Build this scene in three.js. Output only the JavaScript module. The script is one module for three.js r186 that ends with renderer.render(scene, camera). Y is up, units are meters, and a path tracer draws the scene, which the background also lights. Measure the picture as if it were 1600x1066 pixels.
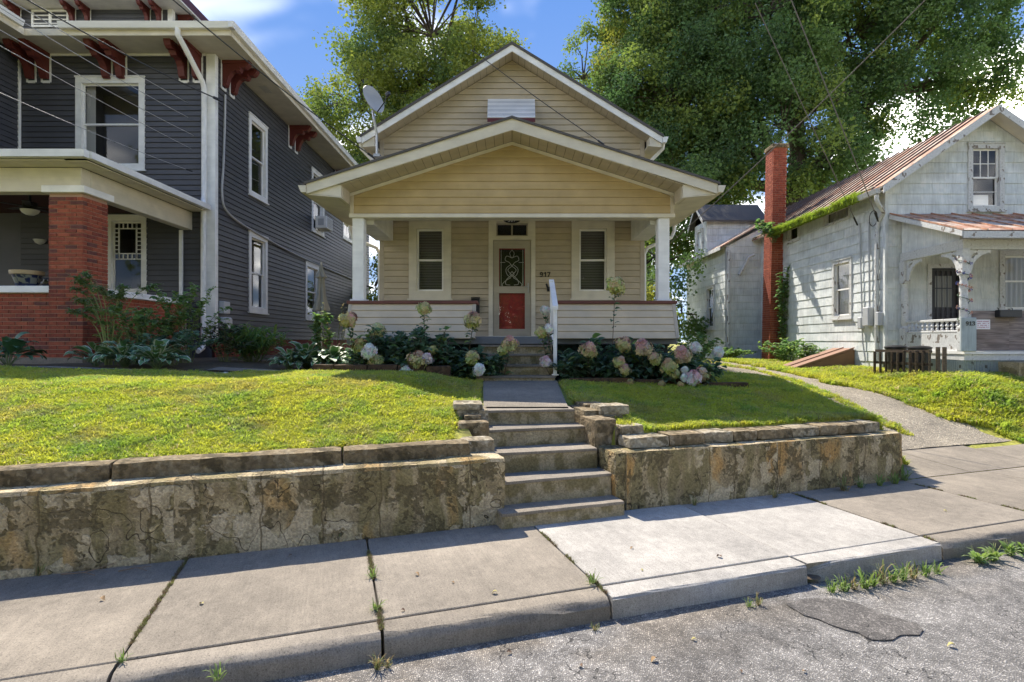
import * as THREE from 'three';
import { mergeGeometries, toCreasedNormals } from 'three/addons/utils/BufferGeometryUtils.js';
import { FontLoader } from 'three/addons/loaders/FontLoader.js';
import { TextGeometry } from 'three/addons/geometries/TextGeometry.js';

// ---------------------------------------------------------------- camera, sun, sky, exposure
const scene = new THREE.Scene();
const EYE = 1.76, FOCAL = 850;                                  // eye height in metres; focal length for a 1600 x 1066 picture
const camera = new THREE.PerspectiveCamera(2 * Math.atan(533 / FOCAL) * 180 / Math.PI, 1600 / 1066, 0.05, 900);
camera.position.set(0, EYE, 0);
camera.lookAt(0, EYE, -10);
const renderer = new THREE.WebGLRenderer({ antialias: true });
renderer.toneMapping = THREE.LinearToneMapping;
renderer.toneMappingExposure = 4.1;
renderer.shadowMap.enabled = true;
renderer.shadowMap.type = THREE.PCFSoftShadowMap;

const SUN_DIR = new THREE.Vector3(-0.36, 1, -0.62).normalize();
const sun = new THREE.DirectionalLight(new THREE.Color().setRGB(1, 0.93, 0.82), 2.05);
sun.position.copy(SUN_DIR).multiplyScalar(60).add(new THREE.Vector3(0, 0, -10));
sun.target.position.set(0, 0, -10);
sun.castShadow = true;
sun.shadow.mapSize.set(4096, 4096);
Object.assign(sun.shadow.camera, { left: -30, right: 30, top: 30, bottom: -30, near: 1, far: 160 });
scene.add(sun, sun.target);

// ---------------------------------------------------------------- noise
function rng(seed) { let s = seed >>> 0; return () => { s = (s + 0x6D2B79F5) | 0; let t = Math.imul(s ^ (s >>> 15), 1 | s); t = (t + Math.imul(t ^ (t >>> 7), 61 | t)) ^ t; return ((t ^ (t >>> 14)) >>> 0) / 4294967296; }; }
const TAB = new Float32Array(65536); { const r = rng(1234567); for (let i = 0; i < 65536; i++) TAB[i] = r(); }
function h2(i, j, s) { return TAB[(Math.imul(i, 40503) + Math.imul(j, 25717) + Math.imul(s, 9973) + (Math.imul(i ^ (j << 4), 2654435) >>> 9)) & 65535]; }
const sm = (t) => t * t * (3 - 2 * t), clamp = (x, a = 0, b = 1) => Math.min(b, Math.max(a, x)), ss = (a, b, x) => sm(clamp((x - a) / (b - a))), lerp = (a, b, t) => a + (b - a) * t;
function vn(x, y, s, px = 0, py = 0) {
  let x0 = Math.floor(x), y0 = Math.floor(y), fx = x - x0, fy = y - y0, x1 = x0 + 1, y1 = y0 + 1;
  fx = fx * fx * (3 - 2 * fx); fy = fy * fy * (3 - 2 * fy);
  if (px) { x0 = ((x0 % px) + px) % px; x1 = ((x1 % px) + px) % px; y0 = ((y0 % py) + py) % py; y1 = ((y1 % py) + py) % py; }
  const a = h2(x0, y0, s), b = h2(x1, y0, s), c = h2(x0, y1, s), d = h2(x1, y1, s), e = a + (b - a) * fx;
  return e + (c + (d - c) * fx - e) * fy;
}
function fbm(x, y, s, oct = 4, px = 0, py = 0) {
  let v = 0, a = 0.5, n = 0;
  for (let o = 0; o < oct; o++) { v += a * vn(x, y, s + o * 31, px, py); n += a; a *= 0.5; x *= 2; y *= 2; px *= 2; py *= 2; }
  return v / n;
}
const WO = [0, 0, 0];
function worley(x, y, s, px, py) {                                // distances to the nearest and second nearest seed, and the nearest one's number
  const xi = Math.floor(x), yi = Math.floor(y); let d1 = 9, d2 = 9, id = 0;
  for (let j = -1; j <= 1; j++) for (let i = -1; i <= 1; i++) {
    const cx = (xi + i + px) % px, cy = (yi + j + py) % py, qx = xi + i + h2(cx, cy, s) - x, qy = yi + j + h2(cx, cy, s + 7) - y, d = qx * qx + qy * qy;
    if (d < d1) { d2 = d1; d1 = d; id = h2(cx, cy, s + 13); } else if (d < d2) d2 = d;
  }
  WO[0] = Math.sqrt(d1); WO[1] = Math.sqrt(d2); WO[2] = id;
  return WO;
}

// ---------------------------------------------------------------- the sky: clear blue with thin bright cloud, the same all round
{
  const W = 1024, H = 512, data = new Float32Array(W * H * 4);
  for (let j = 0; j < H; j++) {
    const el = ((j + 0.5) / H - 0.5) * Math.PI, y = Math.sin(el), c = Math.cos(el);
    for (let i = 0; i < W; i++) {
      const az = ((i + 0.5) / W - 0.5) * 2 * Math.PI, x = Math.cos(az) * c, z = Math.sin(az) * c, o = (j * W + i) * 4;
      const up = Math.max(y, 0), t = Math.pow(up, 0.4);
      let r = lerp(0.19, 0.002, t), g = lerp(0.25, 0.048, t), b = lerp(0.31, 0.192, t);
      const k = 1 / (up + 0.28), qx = x * k * 1.5 + 3.1, qz = z * k * 1.5 + 1.7;
      const warp = fbm(qx * 0.8 + 9, qz * 0.8, 5, 3);
      const wisps = ss(0.50, 0.82, fbm(qx * 1.0 + warp * 1.6, qz * 2.4 + warp, 11, 6));
      const puffs = ss(0.58, 0.73, fbm(qx * 1.7 + 4, qz * 1.7 + 8, 41, 6)) * ss(0.62, 0.25, up);
      const cl = clamp(wisps * 0.36 + puffs * 0.95);
      r = lerp(r, 2.35, cl); g = lerp(g, 2.25, cl); b = lerp(b, 2.08, cl);
      data[o] = r; data[o + 1] = g; data[o + 2] = b; data[o + 3] = 1;
    }
  }
  const sky = new THREE.DataTexture(data, W, H, THREE.RGBAFormat, THREE.FloatType);
  sky.mapping = THREE.EquirectangularReflectionMapping;
  sky.magFilter = sky.minFilter = THREE.LinearFilter;
  sky.needsUpdate = true;
  scene.background = sky;
  scene.environment = sky;
}

// ---------------------------------------------------------------- textures and materials
function tex(w, h, fn, { srgb = true, size = [1, 1], wrap = true, offset = [0, 0] } = {}) {
  const data = new Uint8Array(w * h * 4);
  for (let j = 0; j < h; j++) for (let i = 0; i < w; i++) {
    const c = fn((i + 0.5) / w, (j + 0.5) / h), o = (j * w + i) * 4;
    const v = typeof c === 'number' ? [c, c, c] : c;
    data[o] = clamp(v[0]) * 255; data[o + 1] = clamp(v[1]) * 255; data[o + 2] = clamp(v[2]) * 255; data[o + 3] = 255;
  }
  const t = new THREE.DataTexture(data, w, h);
  t.magFilter = THREE.LinearFilter; t.minFilter = THREE.LinearFilter;
  t.wrapS = t.wrapT = wrap ? THREE.RepeatWrapping : THREE.ClampToEdgeWrapping;
  if (srgb) t.colorSpace = THREE.SRGBColorSpace;
  t.repeat.set(1 / size[0], 1 / size[1]); t.offset.set(offset[0] / size[0], offset[1] / size[1]);
  t.needsUpdate = true;
  return t;
}
const mix3 = (a, b, t) => [lerp(a[0], b[0], t), lerp(a[1], b[1], t), lerp(a[2], b[2], t)];
const rgb = (r, g, b) => [r / 255, g / 255, b / 255];
function mat(color, roughness = 0.8, extra = {}) {
  const m = new THREE.MeshStandardMaterial({ roughness, side: THREE.DoubleSide, ...extra });
  if (Array.isArray(color)) m.color.setRGB(...color); else m.color.set(color);
  return m;
}
function phys(color, roughness, extra = {}) {
  const m = new THREE.MeshPhysicalMaterial({ roughness, side: THREE.DoubleSide, ...extra });
  if (Array.isArray(color)) m.color.setRGB(...color); else m.color.set(color);
  return m;
}

// ---------------------------------------------------------------- geometry builder: flat faces, uv in metres by the face's main axis
class GB {
  constructor() { this.p = []; this.u = []; this.c = []; this.col = null; }
  tri(a, b, c) {
    const e1 = [b[0] - a[0], b[1] - a[1], b[2] - a[2]], e2 = [c[0] - a[0], c[1] - a[1], c[2] - a[2]];
    const n = [Math.abs(e1[1] * e2[2] - e1[2] * e2[1]), Math.abs(e1[2] * e2[0] - e1[0] * e2[2]), Math.abs(e1[0] * e2[1] - e1[1] * e2[0])];
    for (const v of [a, b, c]) {
      this.p.push(v[0], v[1], v[2]);
      if (n[1] > n[0] && n[1] > n[2]) this.u.push(v[0], -v[2]); else if (n[0] > n[2]) this.u.push(-v[2], v[1]); else this.u.push(v[0], v[1]);
      if (this.col) this.c.push(...this.col);
    }
    return this;
  }
  quad(a, b, c, d) { this.tri(a, b, c); this.tri(a, c, d); return this; }
  hexa(q) {                                                       // q: 4 corners of the back or bottom face, then the 4 opposite ones
    const [a, b, c, d, e, f, g, h] = q;
    return this.quad(d, c, b, a).quad(e, f, g, h).quad(a, b, f, e).quad(b, c, g, f).quad(c, d, h, g).quad(d, a, e, h);
  }
  box(x0, x1, y0, y1, z0, z1) {
    return this.hexa([[x0, y0, z0], [x1, y0, z0], [x1, y1, z0], [x0, y1, z0], [x0, y0, z1], [x1, y0, z1], [x1, y1, z1], [x0, y1, z1]]);
  }
  cbox(x0, x1, y0, y1, z0, z1, b = 0.01) {                        // box with chamfered edges, 44 triangles
    const X = [x0, x1], Y = [y0, y1], Z = [z0, z1], s = [1, -1];
    const P = (i, j, k, ax) => { const v = [X[i] + s[i] * b, Y[j] + s[j] * b, Z[k] + s[k] * b]; v[ax] = [X, Y, Z][ax][[i, j, k][ax]]; return v; };
    const f = (q, flip) => (flip ? this.quad(q[3], q[2], q[1], q[0]) : this.quad(...q));
    for (const i of [0, 1]) {
      f([P(i, 0, 0, 0), P(i, 0, 1, 0), P(i, 1, 1, 0), P(i, 1, 0, 0)], i);
      f([P(0, i, 0, 1), P(1, i, 0, 1), P(1, i, 1, 1), P(0, i, 1, 1)], i);
      f([P(0, 0, i, 2), P(0, 1, i, 2), P(1, 1, i, 2), P(1, 0, i, 2)], i);
    }
    for (const i of [0, 1]) for (const j of [0, 1]) {
      f([P(i, j, 0, 0), P(i, j, 1, 0), P(i, j, 1, 1), P(i, j, 0, 1)], i ^ j ^ 1);
      f([P(i, 0, j, 0), P(i, 1, j, 0), P(i, 1, j, 2), P(i, 0, j, 2)], i ^ j);
      f([P(0, i, j, 1), P(1, i, j, 1), P(1, i, j, 2), P(0, i, j, 2)], i ^ j ^ 1);
      for (const k of [0, 1]) { const t = [P(i, j, k, 0), P(i, j, k, 1), P(i, j, k, 2)]; if (i ^ j ^ k) this.tri(...t); else this.tri(t[2], t[1], t[0]); }
    }
    return this;
  }
  prism(pts, z0, z1, holes = []) {                                // 2D outline (counter-clockwise) with thickness from z0 to z1
    const v = (a) => a.map((q) => new THREE.Vector2(q[0], q[1])), out = v(pts), hs = holes.map(v), all = [out, ...hs].flat();
    for (const t of THREE.ShapeUtils.triangulateShape(out, hs)) {
      const [a, b, c] = t.map((k) => all[k]);
      this.tri([a.x, a.y, z1], [b.x, b.y, z1], [c.x, c.y, z1]); this.tri([c.x, c.y, z0], [b.x, b.y, z0], [a.x, a.y, z0]);
    }
    for (const r of [out, ...hs]) for (let i = 0; i < r.length; i++) { const a = r[i], b = r[(i + 1) % r.length]; this.quad([a.x, a.y, z0], [b.x, b.y, z0], [b.x, b.y, z1], [a.x, a.y, z1]); }
    return this;
  }
  tube(pts, r, n = 8, r1 = r, cap = true) {
    const P = pts.map((q) => new THREE.Vector3(...q)), rings = [];
    let nx = null;
    for (let i = 0; i < P.length; i++) {
      const t = P[Math.min(i + 1, P.length - 1)].clone().sub(P[Math.max(i - 1, 0)]).normalize();
      if (!nx) nx = Math.abs(t.y) < 0.9 ? new THREE.Vector3(0, 1, 0) : new THREE.Vector3(1, 0, 0);
      nx = nx.clone().sub(t.clone().multiplyScalar(nx.dot(t))).normalize();
      const ny = t.clone().cross(nx), rr = lerp(r, r1, i / (P.length - 1)), ring = [];
      for (let k = 0; k < n; k++) { const a = k / n * 2 * Math.PI; ring.push(P[i].clone().addScaledVector(nx, Math.cos(a) * rr).addScaledVector(ny, Math.sin(a) * rr).toArray()); }
      rings.push(ring);
    }
    for (let i = 0; i + 1 < rings.length; i++) for (let k = 0; k < n; k++) { const m = (k + 1) % n; this.quad(rings[i][k], rings[i][m], rings[i + 1][m], rings[i + 1][k]); }
    if (cap) for (const [q, ring, f] of [[P[0], rings[0], 1], [P[P.length - 1], rings[rings.length - 1], 0]]) for (let k = 0; k < n; k++) { const m = (k + 1) % n, c = q.toArray(); if (f) this.tri(c, ring[m], ring[k]); else this.tri(c, ring[k], ring[m]); }
    return this;
  }
  lathe(prof, cx, cz, n = 16) {                                   // prof: [radius, y]
    for (let k = 0; k < n; k++) {
      const a = k / n * 2 * Math.PI, b = (k + 1) / n * 2 * Math.PI;
      const P = (q, t) => [cx + q[0] * Math.cos(t), q[1], cz + q[0] * Math.sin(t)];
      for (let i = 0; i + 1 < prof.length; i++) this.quad(P(prof[i], b), P(prof[i], a), P(prof[i + 1], a), P(prof[i + 1], b));
    }
    return this;
  }
  build(crease = 0) {
    let g = new THREE.BufferGeometry();
    g.setAttribute('position', new THREE.Float32BufferAttribute(this.p, 3));
    g.setAttribute('uv', new THREE.Float32BufferAttribute(this.u, 2));
    if (this.c.length) g.setAttribute('color', new THREE.Float32BufferAttribute(this.c, 3));
    g.computeVertexNormals();
    return crease ? toCreasedNormals(g, crease) : g;
  }
}
const gb = () => new GB();

// ---------------------------------------------------------------- objects
const taken = {};
const numbered = (name) => { const n = taken[name] = (taken[name] ?? -1) + 1; return n ? name + '_' + String(n).padStart(3, '0') : name; };
function mesh(name, geo, m, parent) {
  const o = new THREE.Mesh(geo instanceof GB ? geo.build() : geo, m);
  o.name = name; o.castShadow = o.receiveShadow = true;
  parent.add(o);
  return o;
}
function tag(o, label, category, group, kind) {
  if (label) o.userData.label = label; if (category) o.userData.category = category;
  if (group) o.userData.group = group; if (kind) o.userData.kind = kind;
  return o;
}
function thing(name, label, category, group) { const o = new THREE.Group(); o.name = numbered(name); scene.add(o); return tag(o, label, category, group); }
function struct(name) { const o = new THREE.Group(); o.name = name; scene.add(o); o.userData.kind = 'structure'; return o; }
function rebase(o, x, y, z) { for (const c of o.children) c.position.sub(new THREE.Vector3(x, y, z)); o.position.set(x, y, z); return o; }
function copies(name, geo, m, parent, list, colors) {             // list of Matrix4
  const o = new THREE.InstancedMesh(geo, m, list.length);
  o.name = name; o.castShadow = o.receiveShadow = true;
  list.forEach((q, i) => { o.setMatrixAt(i, q); if (colors) o.setColorAt(i, colors[i]); });
  o.userData.kind = 'stuff';
  parent.add(o);
  return o;
}
const at = (px, py, depth) => [(px - 800) / FOCAL * depth, EYE - (py - 533) / FOCAL * depth, -depth];   // a point read off the photograph, at its depth in metres
const V3 = (...a) => new THREE.Vector3(...a), Cl = (r, g, b) => new THREE.Color().setRGB(r, g, b);
function xform(x, y, z, ry = 0, s = 1, rx = 0, rz = 0, sy = s) { return new THREE.Matrix4().compose(V3(x, y, z), new THREE.Quaternion().setFromEuler(new THREE.Euler(rx, ry, rz, 'YXZ')), V3(s, sy, s)); }

// the street runs at an angle to the houses: a runs along it, b away from it; the origin lies where the left wall ends at the stairs
const YAW = 18.2 * Math.PI / 180, CY = Math.cos(YAW), SY = Math.sin(YAW), OX = -0.06, OD = 5.25;
const S = (a, b, y = 0) => [OX + CY * a - SY * b, y, -(OD + SY * a + CY * b)];
const AB = (x, d) => { const X = x - OX, F = d - OD; return [CY * X + SY * F, -SY * X + CY * F]; };
function streetGroup(g) { g.position.set(OX, 0, -OD); g.rotation.y = YAW; return g; }   // local x = a, local z = -b
// ================================================================ surfaces
const T = {};

T.concrete = tex(640, 640, (u, v) => {
  const big = fbm(u * 5, v * 5, 3, 4, 5, 5), mid = fbm(u * 40, v * 40, 9, 3, 40, 40), fine = h2(Math.floor(u * 640), Math.floor(v * 640), 4), pit = worley(u * 90, v * 90, 6, 90, 90)[0] < 0.12 ? 0.16 : 0;
  const broom = vn(u * 300, v * 14, 8, 300, 14) * 0.05;
  const c = 0.80 + (big - 0.5) * 0.22 + (mid - 0.5) * 0.13 + (fine - 0.5) * 0.20 - pit + broom;
  return [c, c * 0.985, c * 0.955];
}, { size: [2.3, 2.3] });
T.concreteBump = tex(640, 640, (u, v) => 0.5 + (fbm(u * 60, v * 60, 9, 3, 60, 60) - 0.5) * 0.5 + (vn(u * 260, v * 12, 8, 260, 12) - 0.5) * 0.5 - (worley(u * 90, v * 90, 6, 90, 90)[0] < 0.14 ? 0.35 : 0), { srgb: false, size: [2.3, 2.3] });
T.asphalt = tex(800, 800, (u, v) => {
  const [d1, d2, id] = worley(u * 150, v * 150, 21, 150, 150), e = clamp((d2 - d1) * 3.2), big = fbm(u * 4, v * 4, 2, 4, 4, 4), mid = fbm(u * 24, v * 24, 19, 3, 24, 24);
  const stone = lerp(0.54, 0.86, Math.pow(id, 1.4)), c = lerp(0.42, stone, e) * lerp(0.82, 1.16, big) * lerp(0.8, 1.2, mid);
  const crack = Math.abs(fbm(u * 5, v * 5, 77, 5, 5, 5) - 0.5) < 0.0035 ? 0.55 : 1;
  return [c * 1.0 * crack, c * 0.985 * crack, c * 0.965 * crack];
}, { size: [1.9, 1.9] });
T.asphaltBump = tex(800, 800, (u, v) => { const [d1, d2, id] = worley(u * 150, v * 150, 21, 150, 150); return clamp((d2 - d1) * 2.5) * (0.5 + id * 0.5); }, { srgb: false, size: [1.9, 1.9] });
// poured retaining wall: render peeling in pale patches, pitted and mossy above, seepage stains, hairline cracks; relief follows the peeling
function wallTex(seed, width, pale, orange, moss) {
  const W = 2048, Hh = 300, relief = new Float32Array(W * Hh);
  const map = tex(W, Hh, (u, v) => {
    const x = u * width, y = v * 0.8, ix = Math.floor(u * W), iy = Math.floor(v * Hh);
    const wx = x + (fbm(x * 4, y * 4, seed + 1, 3) - 0.5) * 0.13, wy = y + (fbm(x * 4 + 9, y * 4, seed + 2, 3) - 0.5) * 0.10;
    const big = fbm(wx * 1.6, wy * 1.6, seed + 3, 2), mid = fbm(wx * 9, wy * 7, seed + 4, 5), fine = fbm(x * 70, y * 70, seed + 5, 3), speck = h2(ix, iy, seed), drip = fbm(wx * 11, wy * 1.3, seed + 15, 3);
    let c = mix3(rgb(134, 118, 86), rgb(168, 151, 116), ss(0.28, 0.72, mid)), z = 0.35 + (mid - 0.5) * 0.25;
    c = mix3(c, rgb(112, 101, 62), 0.6 * ss(0.45, 0.60, drip));
    c = mix3(c, rgb(172, 130, 72), ss(0.58, 0.72, fbm(wx * 4, wy * 1.6 + 8, seed + 7, 4)) * orange);
    const pf = fbm(wx * 5.2 + 3, wy * 4.6, seed + 8, 6), p = ss(0.560, 0.580, pf) * ss(0.40, 0.55, big + pale);
    c = mix3(c, rgb(190, 173, 142), p * 0.7); z += p * 0.35;
    const mo = fbm(wx * 7.5 + 11, wy * 7.0, seed + 9, 5) * 0.62 + fbm(wx * 34, wy * 32, seed + 12, 3) * 0.38 + moss * 0.03 * (y > 0.62 ? 1 : y > 0.5 ? 0.6 : 0), m = ss(0.545, 0.60, mo) * (1 - p * 0.7);
    c = mix3(c, rgb(78, 68, 44), m * 0.62); z -= m * 0.22;
    if (Math.abs(fbm(wx * 1.7 + 2, wy * 2.3 + 4, seed + 10, 4) - 0.5) < 0.003) { c = mix3(c, rgb(196, 172, 126), 0.5); z += 0.1; }
    if (Math.abs(fbm(wx * 2.3 + 7, wy * 1.9 + 1, seed + 20, 4) - 0.5) < 0.0028) { c = mix3(c, rgb(60, 48, 30), 0.75); z -= 0.3; }
    const xs = x + (vn(y * 9, 3, seed) - 0.5) * 0.03, q = Math.round(xs * 1.7), seam = Math.abs(xs * 1.7 - q - (h2(q, 1, seed) - 0.5) * 0.5); if (seam < 0.011) { c = mix3(c, rgb(84, 70, 44), 0.5); z -= 0.25; }
    relief[iy * W + ix] = z + (fine - 0.5) * 0.35;
    const k = 0.82 + fine * 0.46 + (speck - 0.5) * 0.20;
    return [c[0] * k, c[1] * k, c[2] * k];
  }, { size: [width, 0.8] });
  return [map, tex(W, Hh, (u, v) => relief[Math.floor(v * Hh) * W + Math.floor(u * W)], { srgb: false, size: [width, 0.8] })];
}
[T.wallLeft, T.reliefLeft] = wallTex(100, 5.6, 0.02, 0.5, 1.0);
[T.wallRight, T.reliefRight] = wallTex(300, 4.6, 0.08, 0.7, 0.55);
T.wallBump = tex(512, 256, (u, v) => 0.5 + (fbm(u * 24, v * 12, 5, 5, 24, 12) - 0.5) * 0.9 + (fbm(u * 160, v * 80, 8, 2, 160, 80) - 0.5) * 0.35, { srgb: false, size: [1.6, 0.8] });
T.stone = tex(512, 512, (u, v) => {
  const a = fbm(u * 6, v * 6, 51, 5, 6, 6), b = fbm(u * 30, v * 30, 52, 4, 30, 30), m = ss(0.52, 0.64, fbm(u * 9, v * 9, 53, 5, 9, 9)), l = ss(0.58, 0.66, fbm(u * 14, v * 14, 54, 4, 14, 14));
  let c = mix3(rgb(128, 115, 92), rgb(172, 158, 130), a); c = mix3(c, rgb(84, 76, 54), m * 0.6); c = mix3(c, rgb(196, 188, 168), l * 0.5);
  const k = 0.72 + b * 0.5; return [c[0] * k, c[1] * k, c[2] * k];
}, { size: [0.9, 0.9] });
T.mossStep = tex(512, 512, (u, v) => {
  const a = fbm(u * 5, v * 5, 61, 5, 5, 5), b = fbm(u * 60, v * 60, 62, 3, 60, 60), m = ss(0.42, 0.62, fbm(u * 8, v * 5, 63, 5, 8, 5));
  let c = mix3(rgb(142, 128, 98), rgb(176, 160, 126), a); c = mix3(c, rgb(104, 92, 54), m * 0.6); const k = 0.76 + b * 0.42; return [c[0] * k, c[1] * k, c[2] * k];
}, { size: [0.8, 0.8] });
T.soil = tex(512, 512, (u, v) => {
  const a = fbm(u * 8, v * 8, 71, 5, 8, 8), b = fbm(u * 50, v * 50, 72, 3, 50, 50);
  let c = mix3(rgb(196, 190, 170), rgb(214, 214, 190), a); const k = 0.68 + b * 0.6; return [c[0] * k, c[1] * k, c[2] * k];
}, { size: [1.7, 1.7] });
T.gravel = tex(512, 512, (u, v) => {
  const [d1, d2, id] = worley(u * 80, v * 80, 81, 80, 80), e = clamp((d2 - d1) * 2.6), big = fbm(u * 5, v * 5, 82, 4, 5, 5);
  const c = lerp(0.50, lerp(0.62, 0.95, id), e) * lerp(0.8, 1.15, big); return [c, c * 0.96, c * 0.88];
}, { size: [2.2, 2.2] });
T.grime = tex(512, 512, (u, v) => { const c = 0.95 + (fbm(u * 6, v * 6, 91, 5, 6, 6) - 0.5) * 0.14 + (fbm(u * 3, v * 40, 92, 3, 3, 40) - 0.5) * 0.05 + (h2(Math.floor(u * 512), Math.floor(v * 512), 2) - 0.5) * 0.03; return [c, c * 0.995, c * 0.985]; }, { size: [1.5, 1.5] });
T.rough = tex(512, 512, (u, v) => fbm(u * 50, v * 50, 95, 4, 50, 50), { srgb: false, size: [0.5, 0.5] });

const M = {};
M.slab = [0, 1, 2].map((k) => mat([[0.355, 0.31, 0.25], [0.37, 0.325, 0.265], [0.345, 0.30, 0.24]][k], 0.92, { map: T.concrete, bumpMap: T.concreteBump, bumpScale: 0.004 }));
M.slabNew = mat([0.54, 0.515, 0.475], 0.9, { map: T.concrete, bumpMap: T.concreteBump, bumpScale: 0.002 });
M.asphalt = mat([0.62, 0.595, 0.555], 0.95, { vertexColors: true, map: T.asphalt, bumpMap: T.asphaltBump, bumpScale: 0.008 });
M.patch = mat([0.36, 0.335, 0.305], 0.95, { map: T.asphalt, bumpMap: T.asphaltBump, bumpScale: 0.004 });
M.wallLeft = mat('#ffffff', 0.95, { map: T.wallLeft, bumpMap: T.reliefLeft, bumpScale: 0.03 });
M.wallRight = mat('#ffffff', 0.95, { map: T.wallRight, bumpMap: T.reliefRight, bumpScale: 0.03 });
M.stone = [mat('#ffffff', 0.95, { map: T.stone, bumpMap: T.wallBump, bumpScale: 0.02 }), mat('#e2d8c8', 0.95, { map: T.stone, bumpMap: T.wallBump, bumpScale: 0.02 }), mat('#cfc6b4', 0.95, { map: T.stone, bumpMap: T.wallBump, bumpScale: 0.02 })];
M.mossStep = mat('#ffffff', 0.95, { map: T.mossStep, bumpMap: T.wallBump, bumpScale: 0.012 });
M.soil = mat('#ffffff', 1, { map: T.soil, vertexColors: true });
M.gravel = mat([0.74, 0.69, 0.61], 1, { map: T.gravel, bumpMap: T.gravel, bumpScale: 0.02 });
M.dark = mat([0.02, 0.02, 0.02], 0.9);

// ================================================================ terrain
function driveY(b) { const k = [[-2, 0], [0, 0], [1.2, 0.10], [2.2, 0.38], [3.3, 0.62], [5, 0.82], [7, 0.96], [10, 1.06], [40, 1.1]]; for (let i = 1; i < k.length; i++) if (b <= k[i][0]) return lerp(k[i - 1][1], k[i][1], clamp((b - k[i - 1][0]) / (k[i][0] - k[i - 1][0]))); return 1.1; }
const walkY = (d) => lerp(0.957, 1.085, clamp((d - 6.4) / 2.7));
const bedLeft = (x, d) => (x < -4.2 && d > 8.15 + 0.12 * Math.sin(x * 2.1)) || (x < -2.3 && d > 8.75 + 0.25 * ss(-4.2, -2.6, x));
function groundY(x, d) {
  const [a, b] = AB(x, d);
  let left = 0.72 + 0.50 * (0.35 * ss(0.25, 2.9, b) + 0.65 * clamp((b - 0.3) / 2.5)) + 0.14 * ss(3, 6, b) * ss(-2.8, -6, x);
  let right = 0.735 + 0.31 * ss(0.3, 3.2, b);
  let y = x < 0.15 ? left : right;
  const w = ss(-1.6, -0.55, x) * ss(1.7, 0.85, x);                 // towards the walk between the lawns
  y = lerp(y, walkY(d) - 0.012, w * ss(5.6, 6.6, d));
  const dy = driveY(b), bank = lerp(dy, 1.0, ss(0.6, 2.9, b));
  const onDrive = ss(4.75, 5.5, x), onBank = ss(7.9, 9.2, x);
  y = lerp(y, lerp(dy, bank, onBank), onDrive);
  y += (fbm(x * 1.3, d * 1.3, 33, 3) - 0.5) * 0.05 * (1 - w) + (vn(x * 0.25, d * 0.25, 34) - 0.5) * 0.3 * ss(20, 60, d);
  return y;
}
{
  const as = [], bs = [];
  for (let a = -150; a < -14; a += 8) as.push(a); for (let a = -14; a < 16; a += 0.2) as.push(a); for (let a = 16; a <= 170; a += 8) as.push(a);
  bs.push(-150, -60, -30, -14, -12.05, -12, -8, -1.9, -1.6, 0.37, 0.38); for (let b = 0.45; b < 11; b += 0.2) bs.push(b); for (let b = 11; b < 30; b += 1.5) bs.push(b); bs.push(32, 40, 60, 100, 200, 400);
  const p = [], u = [], col = [], idx = [];
  for (const b of bs) for (const a of as) {
    const [x, , z] = S(a, b), d = -z;
    let y = b < -12.02 ? 0.02 : b <= 0.375 ? -0.34 : groundY(x, d);
    const n = as.length;
    if (b > 0.375 && b < 1.4 && a > -0.15 && a < 1.3) y = Math.min(y, -0.1 + ss(0.9, 1.5, b) * 0.9);     // under the stairs
    if (b > 0.375 && a > 5.0 && b < (a < 8 ? 1.15 : 0.8)) y = Math.min(y, driveY(b) - 0.03);
    p.push(x, y, z); u.push(x, d);
    const bed = (bedLeft(x, d) || (d > 8.95 && d < 25 && x > -4.4 && x < 3.4)), m = vn(x * 2, d * 2, 12);
    col.push(...(bed ? [0.13, 0.10, 0.07] : mix3([0.42, 0.44, 0.08], [0.50, 0.47, 0.11], m)));
  }
  const n = as.length;
  for (let j = 0; j + 1 < bs.length; j++) for (let i = 0; i + 1 < n; i++) { const q = j * n + i; idx.push(q, q + 1, q + n + 1, q, q + n + 1, q + n); }
  const g = new THREE.BufferGeometry();
  g.setAttribute('position', new THREE.Float32BufferAttribute(p, 3)); g.setAttribute('uv', new THREE.Float32BufferAttribute(u, 2)); g.setAttribute('color', new THREE.Float32BufferAttribute(col, 3)); g.setIndex(idx); g.computeVertexNormals();
  const o = mesh('ground', g, M.soil, scene); o.userData.kind = 'structure'; o.userData.label = 'earth under the lawns and beds';
}
// gravel drive laid over the ground between the houses
{
  const p = [], u = [], idx = [], nb = 70, nx = 14;
  for (let j = 0; j <= nb; j++) for (let i = 0; i <= nx; i++) {
    const b = 1.02 + j / nb * 15, t = i / nx, [, b0] = [0, b];
    const x0 = 5.35 + (vn(b * 1.4, 1, 3) - 0.5) * 0.3, x1 = 8.25 + (vn(b * 1.3, 2, 3) - 0.5) * 0.5 - ss(2, 7, b) * 0.85, x = lerp(x0, x1, t);
    const d = OD + (b0 + SY * (x - OX)) / CY;
    const edge = Math.min(t, 1 - t);
    p.push(x, groundY(x, d) + 0.014 * ss(0, 0.12, edge) + (vn(x * 6, d * 6, 9) - 0.5) * 0.012 - 0.004 + 0.006, -d); u.push(x, d);
  }
  for (let j = 0; j < nb; j++) for (let i = 0; i < nx; i++) { const q = j * (nx + 1) + i; idx.push(q, q + 1, q + nx + 2, q, q + nx + 2, q + nx + 1); }
  const g = new THREE.BufferGeometry();
  g.setAttribute('position', new THREE.Float32BufferAttribute(p, 3)); g.setAttribute('uv', new THREE.Float32BufferAttribute(u, 2)); g.setIndex(idx); g.computeVertexNormals();
  const o = mesh('gravel_drive', g, M.gravel, scene); o.userData.kind = 'structure'; o.userData.label = 'grey gravel drive climbing between the houses';
}
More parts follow.
